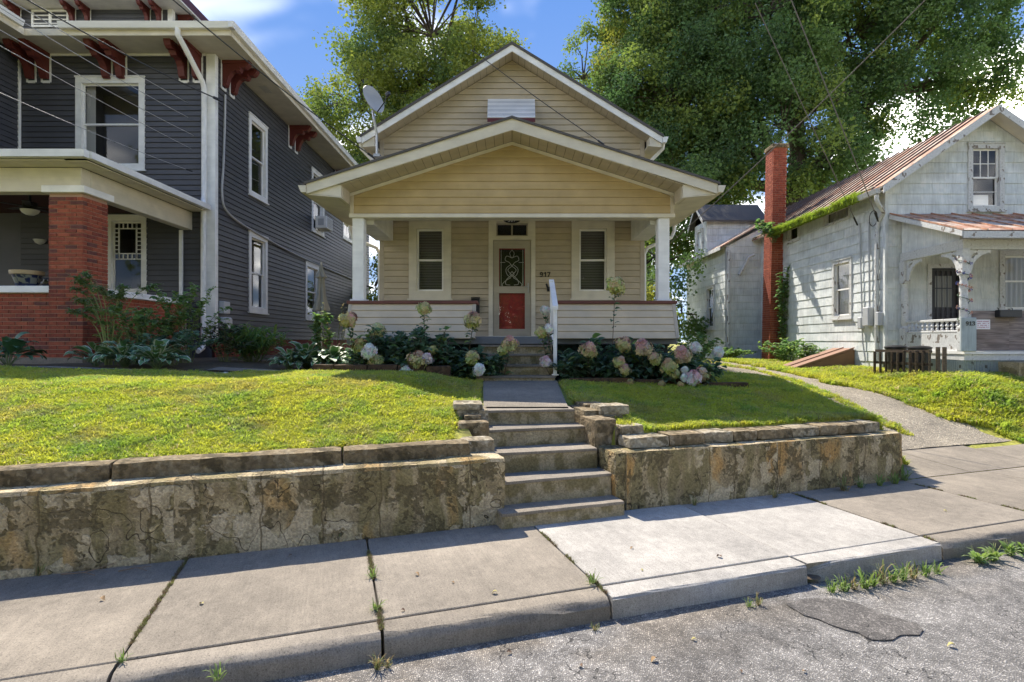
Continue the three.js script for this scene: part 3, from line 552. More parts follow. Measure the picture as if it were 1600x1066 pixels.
  mesh('door_leaf', gb().prism(rect(-0.41, 0.41, 1.88, 3.97), -0.085, -0.05, [hole(-0.27, 0.27, 2.97, 3.79)]), mat('#ffffff', 0.45, { map: T.redDoor }), door);
  mesh('pane', gb().quad([-0.27, 2.97, -0.07], [0.27, 2.97, -0.07], [0.27, 3.79, -0.07], [-0.27, 3.79, -0.07]), phys([0.55, 0.6, 0.55], 0.25, { transmission: 1, thickness: 0 }), door);
  const came = gb(), cv = (pts) => { const c = new THREE.CatmullRomCurve3(pts.map(([x, y]) => V3(x, y, -0.045))); came.tube(c.getPoints(16).map((q) => q.toArray()), 0.006, 5); };
  for (const s of [-1, 1]) {
    cv([[0, 3.78], [s * 0.05, 3.70], [0, 3.60], [s * -0.05, 3.70], [0, 3.78]].map((q) => q)); cv([[0, 3.60], [s * 0.12, 3.64], [s * 0.15, 3.55], [s * 0.06, 3.50], [0, 3.42]]); cv([[0, 3.42], [s * 0.09, 3.33], [0, 3.22]]);
    cv([[s * 0.02, 3.46], [s * 0.13, 3.36], [s * 0.11, 3.24], [s * 0.03, 3.16]]); cv([[0, 3.22], [s * 0.12, 3.12], [s * 0.14, 3.02], [s * 0.04, 3.0]]); cv([[s * 0.03, 3.16], [s * 0.16, 3.08], [s * 0.22, 3.0], [s * 0.2, 2.98]]);
    cv([[s * 0.24, 2.98], [s * 0.24, 3.4], [s * 0.24, 3.78]]); cv([[0, 3.3], [s * 0.045, 3.24], [0, 3.18]]);
  }
  cv([[-0.26, 3.5], [-0.15, 3.5]]); cv([[0.15, 3.5], [0.26, 3.5]]);
  mesh('leaded_pattern', came, mat([0.55, 0.54, 0.5], 0.4, { metalness: 0.4 }), door);
  mesh('door_handle', gb().cbox(0.345, 0.375, 2.82, 3.04, 0.013, 0.03, 0.006).tube([[0.36, 2.95, 0.03], [0.36, 2.95, 0.07], [0.27, 2.95, 0.075]], 0.011, 8), M.metal, door);
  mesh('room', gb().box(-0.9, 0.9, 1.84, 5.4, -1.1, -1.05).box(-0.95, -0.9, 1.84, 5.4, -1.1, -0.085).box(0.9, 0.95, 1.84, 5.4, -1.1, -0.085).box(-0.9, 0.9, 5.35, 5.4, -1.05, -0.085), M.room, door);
  // house numbers on the wall
  const num = mesh('house_number', (() => { const g = textGeo('917', 'sans_bold', 0.105, 0.012); g.translate(0.73, 3.225, 0.024); return g; })(), M.black, wall); num.userData.label = 'black house number 917 on the siding';

  // ---- porch: floor, steps, half walls, posts, gable and roof
  const zb = -10.1, pa = 5.455, ps = 0.318;
  mesh('porch_floor', gb().cbox(-3.0, 3.0, 1.70, 1.842, -12.0, -9.86, 0.012), M.greyFloor, H);
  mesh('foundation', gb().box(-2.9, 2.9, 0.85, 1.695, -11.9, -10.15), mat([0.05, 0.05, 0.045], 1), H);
  for (const [d, y, h] of [[9.1, 1.177, 0.3], [9.35, 1.348, 0.45], [9.6, 1.527, 0.6], [9.85, 1.69, 0.8]]) { const o = mesh('step', rough(1.32, h, 0.36, { amp: 0.006, round: 0.014, seed: 40 + d, seg: 0.06, shift: d * 1.3 }), M.mossStep, H); o.position.set(0.065, y - h - 0.03, -d - 0.18); const tr = mesh('tread', rough(1.34, 0.04, 0.375, { amp: 0.004, round: 0.012, seed: 50 + d, seg: 0.07, shift: d }), M.slab[2], o); tr.position.set(0, h - 0.01, 0.012); }
  for (const [x0, x1] of [[-3.0, -0.66], [0.76, 3.0]]) {
    const top = 2.44, bot = 1.80, zt = -10.0, zbm = -9.76, n = 5, tilt = Math.atan2(zbm - zt, top - bot), L = Math.hypot(top - bot, zbm - zt);
    const hw = mesh('half_wall', gb().hexa([[x0 + 0.02, bot, -10.16], [x1 - 0.02, bot, -10.16], [x1 - 0.02, bot, zbm - 0.012], [x0 + 0.02, bot, zbm - 0.012], [x0 + 0.02, top, -10.16], [x1 - 0.02, top, -10.16], [x1 - 0.02, top, zt - 0.012], [x0 + 0.02, top, zt - 0.012]]), M.tanPale[0], H);
    const fr = new THREE.Group(); fr.name = 'siding'; fr.position.set(0, bot, zbm); fr.rotation.x = -tilt; hw.add(fr);
    const hold = new THREE.Group();
    lap(hold, { y0: 0, y1: L, pitch: L / n, span: () => [x0 + 0.06, x1 - 0.06], mats: M.tanPale, t: 0.02, seed: 8 });
    hw.remove(fr);
    for (const b of [...hold.children]) { b.position.copy(fr.position); b.rotation.copy(fr.rotation); hw.add(b); }
    for (const x of [x0, x1 - 0.065]) { const q = mesh('corner_board', gb().cbox(x, x + 0.065, 0, L, -0.03, 0.026, 0.005), M.tanTrim, hw); q.position.copy(fr.position); q.rotation.copy(fr.rotation); }
    mesh('cap', gb().cbox(x0 - 0.03, x1 + 0.03, 2.44, 2.50, -10.38, -9.955, 0.008), M.capBrown, hw);
  }
  for (const x of [-2.862, 2.822]) {
    const post = mesh('porch_post', gb().cbox(x - 0.105, x + 0.105, 2.53, 4.05, -10.31, -10.1, 0.012), M.white, H);
    mesh('base', gb().cbox(x - 0.14, x + 0.14, 2.50, 2.535, -10.35, -10.06, 0.006), M.white, post);
  }
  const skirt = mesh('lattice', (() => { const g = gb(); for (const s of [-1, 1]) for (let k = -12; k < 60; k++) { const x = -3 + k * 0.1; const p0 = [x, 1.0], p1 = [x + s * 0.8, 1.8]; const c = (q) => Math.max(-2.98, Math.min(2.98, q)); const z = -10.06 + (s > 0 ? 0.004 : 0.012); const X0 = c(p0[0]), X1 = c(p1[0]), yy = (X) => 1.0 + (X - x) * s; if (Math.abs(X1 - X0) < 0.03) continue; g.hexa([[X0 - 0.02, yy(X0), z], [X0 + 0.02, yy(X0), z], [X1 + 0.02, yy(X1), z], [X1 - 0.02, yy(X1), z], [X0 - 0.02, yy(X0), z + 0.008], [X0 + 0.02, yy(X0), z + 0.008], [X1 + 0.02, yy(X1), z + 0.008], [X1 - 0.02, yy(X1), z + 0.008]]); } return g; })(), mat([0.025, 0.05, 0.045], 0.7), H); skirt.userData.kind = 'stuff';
  // porch gable
  const ga = mesh('porch_gable', gb().prism([[-2.99, 4.10], [2.99, 4.10], [2.99, pa - ps * 2.99 - 0.0], [0, pa], [-2.99, pa - ps * 2.99]], zb - 0.09, zb - 0.002), M.tanGold[0], H);
  { const hold = new THREE.Group(); lap(hold, { y0: 4.124, y1: pa - 0.05, pitch: 0.1475, span: (y) => { const w = Math.min(2.94, (pa - 0.045 - y) / ps); return [-w, w]; }, mats: M.tanGold, t: 0.022, seed: 5, round: true, joint: 3.4 }); for (const b of [...hold.children]) { b.position.z = zb; ga.add(b); } }
  for (const s of [-1, 1]) mesh('corner_board', gb().cbox(s * 2.97 - 0.035, s * 2.97 + 0.035, 4.10, pa - ps * 2.97 - 0.03, zb - 0.03, zb + 0.03, 0.005), M.soffitTan, ga);
  mesh('beam', gb().cbox(-3.02, 3.02, 4.045, 4.122, zb - 0.22, zb + 0.035, 0.008), M.cream, H);
  for (const s of [-1, 1]) mesh('beam', gb().box(Math.min(s * 2.62, s * 2.99), Math.max(s * 2.62, s * 2.99), 3.97, 4.40, -11.99, zb - 0.225), M.white, H);
  mesh('porch_ceiling', gb().box(-2.98, 2.98, 4.41, 4.43, -11.98, zb - 0.1), M.white, H);
  const pf = 5.686, pz = -9.52, pe = 3.6, py = (x) => pf - ps * x;
  for (const s of [-1, 1]) {
    const R = mesh('porch_roof', gb().hexa([[0, py(0) - 0.03, pz + 0.03], [s * (pe + 0.04), py(pe + 0.04) - 0.03, pz + 0.03], [s * (pe + 0.04), py(pe + 0.04) + 0.010, pz + 0.03], [0, py(0) + 0.010, pz + 0.03], [0, py(0) - 0.03, -11.9], [s * (pe + 0.04), py(pe + 0.04) - 0.03, -11.9], [s * (pe + 0.04), py(pe + 0.04) + 0.010, -11.9], [0, py(0) + 0.010, -11.9]]), M.roofDark, H);
    mesh('fascia', gb().prism(s > 0 ? [[0, py(0) - 0.23], [pe, py(pe) - 0.20], [pe, py(pe) - 0.004], [0, py(0) - 0.004]] : [[0, py(0) - 0.004], [-pe, py(pe) - 0.004], [-pe, py(pe) - 0.20], [0, py(0) - 0.23]], pz - 0.03, pz), M.cream, R);
    for (let x = 0.004; x < 2.95; x += 0.159) { const b = Math.min(x + 0.151, 3.0), y = (q) => pa + 0.006 - ps * q; mesh('soffit_panel', gb().hexa([[s * x, y(x), pz - 0.031], [s * b, y(b), pz - 0.031], [s * b, y(b), zb + 0.026], [s * x, y(x), zb + 0.026], [s * x, y(x) + 0.012, pz - 0.031], [s * b, y(b) + 0.012, pz - 0.031], [s * b, y(b) + 0.012, zb + 0.026], [s * x, y(x) + 0.012, zb + 0.026]]), M.soffitTan, R); }
    mesh('frieze', gb().prism(s > 0 ? [[0, pa - 0.06], [3.0, pa - ps * 3 - 0.06], [3.0, pa - ps * 3 - 0.001], [0, pa - 0.001]] : [[0, pa - 0.001], [-3.0, pa - ps * 3 - 0.001], [-3.0, pa - ps * 3 - 0.06], [0, pa - 0.06]], zb + 0.003, zb + 0.034), M.cream, R);
    const ey = py(pe) - 0.2, X = (a, b) => [Math.min(s * a, s * b), Math.max(s * a, s * b)];
    mesh('eave_soffit', gb().hexa([[s * 3.005, 4.28, pz - 0.04], [s * 3.58, ey - 0.01, pz - 0.04], [s * 3.58, ey - 0.01, -12.3], [s * 3.005, 4.28, -12.3], [s * 3.005, 4.295, pz - 0.04], [s * 3.58, ey + 0.005, pz - 0.04], [s * 3.58, ey + 0.005, -12.3], [s * 3.005, 4.295, -12.3]]), M.cream, R);
    mesh('eave_return', gb().prism(s > 0 ? [[3.01, 4.30], [3.56, ey + 0.012], [3.56, ey + 0.06], [3.01, 4.52]] : [[-3.01, 4.52], [-3.56, ey + 0.06], [-3.56, ey + 0.012], [-3.01, 4.30]], pz - 0.12, pz - 0.045), M.cream, R);
    mesh('return_block', gb().cbox(...X(3.0, 3.09), 4.285, 4.52, zb + 0.04, pz - 0.125, 0.006), M.soffitTan, R);
    mesh('gutter', gb().prism(s > 0 ? [[3.605, ey + 0.02], [3.69, ey + 0.02], [3.74, ey + 0.14], [3.605, ey + 0.14]] : [[-3.605, ey + 0.14], [-3.74, ey + 0.14], [-3.69, ey + 0.02], [-3.605, ey + 0.02]], -12.3, pz + 0.02), M.cream, R);
    const zd = -12.28; mesh('downspout', gb().tube([[s * 3.66, ey + 0.03, zd], [s * 3.66, ey - 0.1, zd], [s * 3.6, ey - 0.24, zd], [s * 3.25, ey - 0.40, zd], [s * 3.06, ey - 0.48, zd], [s * 2.99, ey - 0.62, zd], [s * 2.99, 1.3, zd]], 0.04, 8).build(0.8), M.white, R);
  }
  rebase(H, 0, 1.0, -12);
}
// dark number plaque over the door, handrail, mailbox, wall hook, satellite dish
{
  const p = thing('number_plaque', 'black ragged-edged plaque with white italic 917 above the front door', 'plaque');
  const pts = []; for (let i = 0; i < 40; i++) { const a = i / 40 * 2 * Math.PI; const r = 1 + (h2(i, 3, 5) - 0.5) * 0.22 * Math.abs(Math.cos(a)); pts.push([Math.cos(a) * 0.185 * r, Math.sin(a) * 0.066]); }
  mesh('plate', gb().prism(pts, 0, 0.015), M.black, p);
  const t = textGeo('917', 'serif_bold', 0.075, 0.006); t.applyMatrix4(new THREE.Matrix4().makeShear(0, 0, 0.25, 0, 0, 0)); const n = mesh('numerals', t, mat([0.8, 0.8, 0.78], 0.5), p); n.position.set(0, 0, 0.0155);
  p.position.set(0, 4.412, -11.95);

  const h = thing('handrail', 'white metal handrail with two posts beside the porch steps', 'railing');
  mesh('post', gb().cbox(0.70, 0.76, 1.17, 2.33, -9.24, -9.18, 0.006).cbox(0.675, 0.785, 1.18, 1.2, -9.265, -9.155, 0.004), M.white, h);
  mesh('post', gb().cbox(0.70, 0.76, 1.68, 2.86, -10.02, -9.96, 0.006), M.white, h);
  mesh('top_rail', gb().hexa([[0.685, 2.29, -9.14], [0.775, 2.29, -9.14], [0.775, 2.35, -9.14], [0.685, 2.35, -9.14], [0.685, 2.84, -10.06], [0.775, 2.84, -10.06], [0.775, 2.90, -10.06], [0.685, 2.90, -10.06]]), M.white, h);
  mesh('lower_rail', gb().hexa([[0.71, 1.56, -9.25], [0.75, 1.56, -9.25], [0.75, 1.60, -9.25], [0.71, 1.60, -9.25], [0.71, 1.98, -9.955], [0.75, 1.98, -9.955], [0.75, 2.02, -9.955], [0.71, 2.02, -9.955]]), M.white, h);
  rebase(h, 0.73, 1.18, -9.4);

  const mb = thing('mailbox', 'black upright metal mailbox on the wall left of the front door', 'mailbox');
  mesh('body', gb().cbox(-0.09, 0.09, 0, 0.32, 0, 0.10, 0.008), M.black, mb); mesh('lid', gb().hexa([[-0.095, 0.325, 0], [0.095, 0.325, 0], [0.095, 0.30, 0.125], [-0.095, 0.30, 0.125], [-0.095, 0.36, 0], [0.095, 0.36, 0], [0.095, 0.312, 0.125], [-0.095, 0.312, 0.125]]), M.black, mb);
  mesh('hook', gb().tube([[-0.05, 0, 0.05], [-0.05, -0.05, 0.06], [-0.05, -0.07, 0.09], [-0.05, -0.05, 0.11]], 0.006, 6).tube([[0.05, 0, 0.05], [0.05, -0.05, 0.06], [0.05, -0.07, 0.09], [0.05, -0.05, 0.11]], 0.006, 6), M.black, mb);
  mb.position.set(-0.80, 2.37, -11.98);

  const wh = thing('flag_bracket', 'small black flag holder on the wall right of the door', 'bracket');
  mesh('holder', gb().tube([[0, 0, 0], [-0.02, 0.04, 0.05], [-0.05, 0.10, 0.12]], 0.022, 8).cbox(-0.03, 0.03, -0.05, 0.05, -0.01, 0.006, 0.003), M.black, wh); wh.position.set(0.80, 2.90, -11.97);

  const sd = thing('satellite_dish', 'grey satellite dish on a pole mast at the roof edge', 'dish');
  mesh('mast', gb().tube([[-2.86, 5.72, -11.52], [-2.86, 6.12, -11.50], [-2.90, 6.42, -11.42], [-2.93, 6.60, -11.44]], 0.028, 8).box(-2.93, -2.79, 5.66, 5.72, -11.99, -11.48), M.metal, sd);
  const dg = gb(), nr = 7, na = 28; const dp = (i, k) => { const r = i / nr * 0.30, a = k / na * 2 * Math.PI; return [Math.cos(a) * r * 0.92, Math.sin(a) * r, 0.55 * r * r]; };
  for (let i = 0; i < nr; i++) for (let k = 0; k < na; k++) dg.quad(dp(i, k), dp(i + 1, k), dp(i + 1, k + 1), dp(i, k + 1));
  for (let k = 0; k < na; k++) { const a = dp(nr, k), b = dp(nr, k + 1); dg.quad(a, [a[0] * 1.02, a[1] * 1.02, a[2] - 0.012], [b[0] * 1.02, b[1] * 1.02, b[2] - 0.012], b); }
  const dish = mesh('reflector', dg.build(0.8), mat([0.42, 0.42, 0.40], 0.5, { map: T.grime }), sd); dish.position.set(-2.93, 6.82, -11.42); dish.rotation.set(-0.30, 1.0, 0.06, 'YXZ');
  const arm = mesh('feed_arm', gb().tube([[0, -0.30, 0.03], [0, -0.22, 0.28], [0, -0.12, 0.42]], 0.012, 6).cbox(-0.03, 0.03, -0.15, -0.08, 0.38, 0.48, 0.006), M.black, sd); arm.position.copy(dish.position); arm.rotation.copy(dish.rotation);
  rebase(sd, -2.86, 5.66, -11.6);
}
// ================================================================ the dark two-storey house on the left, front wall 13 m from the camera
M.charcoal = [0, 1, 2].map((k) => mat([[0.080, 0.082, 0.095], [0.084, 0.086, 0.099], [0.076, 0.078, 0.091]][k], 0.55, { map: T.grime }));
M.maroon = mat([0.13, 0.022, 0.017], 0.6, { map: T.grime });
M.plum = mat([0.09, 0.03, 0.055], 0.6);
T.brick = tex(256, 256, (u, v) => { const k = 0.72 + fbm(u * 10, v * 10, 4, 4, 10, 10) * 0.4 + (h2(Math.floor(u * 256), Math.floor(v * 256), 7) - 0.5) * 0.12; return [k, k * 0.98, k * 0.96]; }, { size: [0.4, 0.4] });
M.brick = [[0.36, 0.085, 0.042], [0.31, 0.070, 0.036], [0.40, 0.105, 0.052], [0.25, 0.058, 0.036], [0.17, 0.058, 0.046]].map((c) => mat(c, 0.9, { map: T.brick, bumpMap: T.rough, bumpScale: 0.004 }));
M.mortar = mat([0.42, 0.27, 0.19], 1, { bumpMap: T.rough, bumpScale: 0.004 });
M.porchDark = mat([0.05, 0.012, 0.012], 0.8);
const darkHouse = thing('two_storey_house', 'charcoal sided two-storey house with maroon eave brackets and a brick porch', 'house');
{
  const H = darkHouse, XC = -7.11, Z = -13, TOP = 8.61, BOT = 1.80, P = 0.127;
  const wf = [-10.41, -8.76, 5.84, 8.05], wp = [-9.68, -8.72, 2.85, 4.74];
  const hf = [openingOf(...wf, 0.14), openingOf(...wp, 0.12)];
  const front = wallPart(H, rect(-16, XC, 1.3, TOP), hf, M.charcoal[0], 0, 0, Z);
  lap(front, { y0: BOT, y1: TOP, pitch: P, span: () => [-11.72, XC - 0.02], holes: hf, mats: M.charcoal, seed: 21, groove: 0.15 });
  windowPart(front, ...wf, { c: 0.14, rail: 0.5, curtain: [0.0, 0.16] });
  const lw = windowPart(front, ...wp, { c: 0.12, single: true });
  { const g = gb(), [x0, x1, y0, y1] = [wp[0] + 0.16, wp[1] - 0.16, 3.72, wp[3] - 0.16]; const bar = (a, b, c, d) => g.box(a, b, c, d, -0.034, -0.01); for (const y of [y0, y0 + 0.13, y1 - 0.13]) bar(x0, x1, y - 0.012, y + 0.012); for (const x of [x0 + 0.11, x1 - 0.11]) bar(x - 0.012, x + 0.012, y0, y1); for (let i = 1; i < 6; i++) { const x = lerp(x0, x1, i / 6); bar(x - 0.01, x + 0.01, y0, y0 + 0.13); bar(x - 0.01, x + 0.01, y1 - 0.13, y1); const y = lerp(y0 + 0.13, y1 - 0.13, i / 6); bar(x0, x0 + 0.11, y - 0.01, y + 0.01); bar(x1 - 0.11, x1, y - 0.01, y + 0.01); } mesh('leaded_border', g, M.white, lw); }
  // side wall: local x runs away from the camera
  const D = (d) => d - 13, sw = [[D(14.64), D(15.74), 5.725, 7.91], [D(14.64), D(15.74), 2.55, 4.72], [D(19.24), D(20.5), 5.67, 7.9], [D(18.66), D(19.95), 2.51, 4.48], [D(22.75), D(24.3), 6.08, 6.9]];
  const hs = sw.map((w) => openingOf(...w, 0.13));
  const side = wallPart(H, rect(0.002, 14, 1.3, TOP), hs, M.charcoal[1], XC, 0, Z, Math.PI / 2);
  lap(side, { y0: BOT, y1: TOP, pitch: P, span: () => [0.1, 14], holes: hs, mats: M.charcoal, seed: 22, groove: 0.15 });
  sw.forEach((w, i) => windowPart(side, ...w, { c: 0.13, single: i === 4, grid: i === 4 ? [2, 1] : null }));
  mesh('foundation', gb().box(0, 14, 1.0, BOT, -0.06, 0.01), M.brick[3], side);
  mesh('corner_board', gb().cbox(XC - 0.19, XC + 0.035, 1.7, TOP, Z - 0.10, Z + 0.035, 0.008), M.white, H);
  // projecting wing on the far left
  const wing = wallPart(H, rect(-0.002, 2.6, 5.0, TOP), [], M.charcoal[1], -11.74, 0, Z + 2.6, Math.PI / 2);
  lap(wing, { y0: 5.1, y1: TOP, pitch: P, span: () => [0, 2.53], mats: M.charcoal, seed: 23, groove: 0.15 });
  mesh('corner_board', gb().cbox(2.5, 2.56, 5.1, TOP, 0, 0.05, 0.006), M.white, wing);
  // eaves: soffit, fascia, gutter
  mesh('soffit', gb().box(-16, XC + 0.78, TOP + 0.002, TOP + 0.03, Z + 0.01, Z + 0.80).box(XC + 0.005, XC + 0.78, TOP + 0.0045, TOP + 0.028, -27, Z + 0.005).box(-16, -10.94, TOP + 0.0025, TOP + 0.0295, Z + 0.805, Z + 3.4), mat([0.62, 0.58, 0.50], 0.7, { map: T.grime }), H);
  mesh('frieze', gb().box(-11.7, XC - 0.2, TOP - 0.05, TOP, Z + 0.022, Z + 0.04), M.white, H);
  const gut = (g, x0, x1, z0, z1) => g.box(x0, x1, TOP - 0.01, TOP + 0.14, z0, z1);
  mesh('fascia', gut(gut(gut(gb(), -10.94, XC + 0.80, Z + 0.80, Z + 0.83), XC + 0.785, XC + 0.815, -27, Z + 0.795), -10.94, -10.91, Z + 0.835, Z + 3.4), M.cream, H);
  mesh('gutter', gb().prism([[0, 0], [0.09, 0], [0.13, 0.13], [0, 0.13]], 0, 1).build().applyMatrix4(new THREE.Matrix4().makeBasis(V3(0, 0, 1), V3(0, 1, 0), V3(-1, 0, 0)).scale(V3(1, 1, 3.9)).setPosition(XC + 0.93, TOP + 0.11, Z + 0.835)), M.white, H);
  mesh('gutter', gb().prism([[XC + 0.82, TOP + 0.11], [XC + 0.91, TOP + 0.11], [XC + 0.95, TOP + 0.24], [XC + 0.82, TOP + 0.24]], -27, Z + 0.96), M.white, H);
  mesh('gutter', gb().prism([[-10.90, TOP + 0.11], [-10.81, TOP + 0.11], [-10.77, TOP + 0.24], [-10.90, TOP + 0.24]], Z + 0.97, Z + 3.4), M.white, H);
  mesh('roof', gb().hexa([[-16, TOP + 0.15, Z + 0.82], [XC + 0.83, TOP + 0.15, Z + 0.82], [XC + 0.83, TOP + 0.15, -27], [-16, TOP + 0.15, -27], [-14, TOP + 1.5, -17], [-10.6, TOP + 1.5, -17], [-10.6, TOP + 1.5, -22], [-14, TOP + 1.5, -22]]), M.roofDark, H);
  mesh('soffit_vent', gb().box(XC + 0.3, XC + 0.5, TOP - 0.006, TOP + 0.001, -15.0, -14.6).box(XC + 0.3, XC + 0.5, TOP - 0.006, TOP + 0.001, -22.4, -22.0), mat([0.42, 0.40, 0.36], 0.7), H);
  // brackets in pairs, scroll shaped with white edging
  const scroll = [[0, 0], [0, -0.60], [0.05, -0.62], [0.10, -0.58], [0.12, -0.50], [0.15, -0.38], [0.22, -0.28], [0.30, -0.24], [0.36, -0.27], [0.42, -0.25], [0.46, -0.17], [0.56, -0.17], [0.62, -0.12], [0.66, -0.05], [0.66, 0]].reverse();
  const bg = gb().prism(scroll, -0.075, 0.075).prism([[0, -0.09], [0.6, -0.05], [0.6, -0.002], [0, -0.002]], -0.1, -0.0755).prism([[0, -0.09], [0.6, -0.05], [0.6, -0.002], [0, -0.002]], 0.0755, 0.1).prism([[0.38, -0.20], [0.44, -0.20], [0.44, -0.14], [0.38, -0.14]], 0.0755, 0.095).prism([[0.04, -0.54], [0.09, -0.54], [0.1, -0.42], [0.04, -0.42]], 0.0755, 0.095).build();
  const eg = gb().box(-0.012, 0.006, -0.68, 0, -0.12, -0.084).box(-0.012, 0.006, -0.68, 0, 0.084, 0.12).box(-0.012, 0.006, -0.70, -0.64, -0.083, 0.083).build();
  const bracket = (x, y, z, turn) => { const b = mesh('bracket', bg, M.maroon, H); b.position.set(x, y, z); b.rotation.y = turn; mesh('edging', eg, M.white, b); };
  for (const x of [-11.46, -11.11, -9.64, -9.3, -7.82, -7.49]) bracket(x, TOP, Z + 0.035, -Math.PI / 2);
  for (const d of [13.35, 13.75, 17.35, 17.85, 21.9, 22.4]) bracket(XC + 0.035, TOP, -d, 0);
  // attic storey above the roof
  const at0 = mesh('attic_wall', gb().box(-18, -10.24, 9.6, 11.75, -20, -16.4), M.charcoal[0], H);
  { const hold = new THREE.Group(); lap(hold, { y0: 10.98, y1: 11.75, pitch: P, span: () => [-16, -10.26], mats: M.charcoal, seed: 25 }); for (const b of [...hold.children]) { b.position.z = -16.398; at0.add(b); } }
  mesh('corner_board', gb().box(-10.36, -10.22, 10, 11.75, -16.5, -16.36), M.white, at0);
  mesh('louvre', ringGeo(-14.45, -13.33, 11.2, 11.72, 0.06, -16.39, -16.34).box(-13.93, -13.85, 11.2, 11.72, -16.385, -16.345).box(-14.4, -13.4, 11.3, 11.33, -16.38, -16.35).box(-14.4, -13.4, 11.42, 11.45, -16.38, -16.35).box(-14.4, -13.4, 11.54, 11.57, -16.38, -16.35), M.white, at0);
  mesh('attic_eave', gb().box(-18, -9.74, 11.755, 11.80, -20.5, -15.9), M.white, H); mesh('attic_fascia', gb().box(-18, -9.73, 11.802, 12.05, -20.5, -15.88), M.plum, H);
  for (const x of [-15.3, -14.85, -13.2, -12.75, -10.95, -10.6]) { const b = mesh('bracket', bg, M.maroon, H); b.position.set(x, 11.75, -16.36); b.rotation.y = -Math.PI / 2; b.scale.setScalar(0.7); mesh('edging', eg, M.white, b); }
  for (const d of [16.7, 17.1]) { const b = mesh('bracket', bg, M.maroon, H); b.position.set(-10.23, 11.75, -d); b.scale.setScalar(0.7); }
  // downspouts and service conduit
  mesh('downspout', gb().tube([[-7.45, TOP + 0.12, Z + 0.88], [-7.45, TOP - 0.02, Z + 0.88], [-7.38, TOP - 0.25, Z + 0.7], [-7.32, TOP - 0.72, Z + 0.14], [-7.31, TOP - 0.85, Z + 0.09], [-7.31, 5.2, Z + 0.09], [-7.31, 5.08, Z + 0.12], [-7.22, 4.96, Z + 0.26], [-7.2, 4.86, Z + 0.26]], 0.06, 8).build(0.8), M.white, H);
  mesh('downspout', gb().tube([[-7.32, 4.86, Z + 0.1], [-7.32, 1.75, Z + 0.1], [-7.30, 1.6, Z + 0.16], [-7.28, 1.52, Z + 0.4]], 0.06, 8).build(0.8), M.white, H);
  const q = (px, py) => { const d = -XC * FOCAL / (800 - px); return [XC + 0.06, EYE + (533 - py) * d / FOCAL, -d]; };
  mesh('conduit', gb().tube(new THREE.CatmullRomCurve3([[348, 148], [347, 200], [345, 260], [343, 300], [346, 322], [358, 338], [385, 357], [420, 377], [455, 396], [500, 416], [550, 437]].map(([a, b]) => V3(...q(a, b)))).getPoints(60).map((v) => v.toArray()), 0.028, 6).build(0.8), mat([0.45, 0.44, 0.43], 0.6), H);
  mesh('meter_box', gb().cbox(XC + 0.02, XC + 0.16, 2.42, 2.72, -13.42, -13.14, 0.015), mat([0.50, 0.50, 0.50], 0.5), H);
  mesh('meter_box', gb().cbox(XC + 0.02, XC + 0.2, 1.98, 2.34, -13.48, -13.12, 0.04), mat([0.50, 0.50, 0.50], 0.5), H);
  // ---- porch
  const PX = -7.20, PZ = -9.22;
  mesh('porch_roof', gb().hexa([[-16, 4.97, PZ + 0.02], [PX, 4.97, PZ + 0.02], [PX, 4.97, Z + 0.03], [-16, 4.97, Z + 0.03], [-16, 5.0, PZ], [PX - 0.02, 5.0, PZ], [PX - 1.4, 5.45, Z + 0.03], [-16, 5.45, Z + 0.03]]), M.roofDark, H);
  mesh('gutter', gb().box(-16, PX + 0.02, 4.86, 4.985, PZ - 0.02, PZ + 0.10), M.whiteWorn, H); mesh('gutter', gb().box(PX - 0.06, PX + 0.06, 4.865, 4.98, Z + 0.1, PZ - 0.025), M.whiteWorn, H);
  for (let i = 0; i < 16; i++) { const d0 = 9.3 + i * 0.228; mesh('soffit_panel', gb().box(-7.62, PX - 0.062, 4.835, 4.85, -d0 - 0.22, -d0), M.cream, H); }
  mesh('soffit', gb().box(-16, -7.625, 4.835, 4.85, -9.62, PZ - 0.025), M.cream, H);
  mesh('beam', gb().cbox(-16, -7.62, 4.40, 4.83, -9.84, -9.62, 0.01).cbox(-7.84, -7.621, 4.403, 4.828, Z + 0.03, -9.845, 0.01), M.cream, H);
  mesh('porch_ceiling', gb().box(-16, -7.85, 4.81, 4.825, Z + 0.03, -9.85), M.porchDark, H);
  mesh('porch_floor', gb().box(-16, -7.75, 1.40, 1.5, Z + 0.03, -9.8), M.slab[2], H);
  mesh('wall_trim', gb().cbox(-7.92, -7.84, 1.6, 4.40, Z + 0.025, Z + 0.075, 0.004), M.white, H);
  // brick column, brick by brick
  const r = rng(77), C = 0.0715, bt = 0.0615;
  const col = mesh('brick_column', gb().box(-8.222, -7.634, 1.2, 4.385, -10.252, -9.668), M.mortar, H);
  const brick = (parent, x0, x1, y, z0, z1) => mesh('brick', gb().cbox(x0, x1, y, y + bt, z0, z1, 0.004), M.brick[Math.floor(Math.pow(r(), 1.3) * 4.6)], parent);
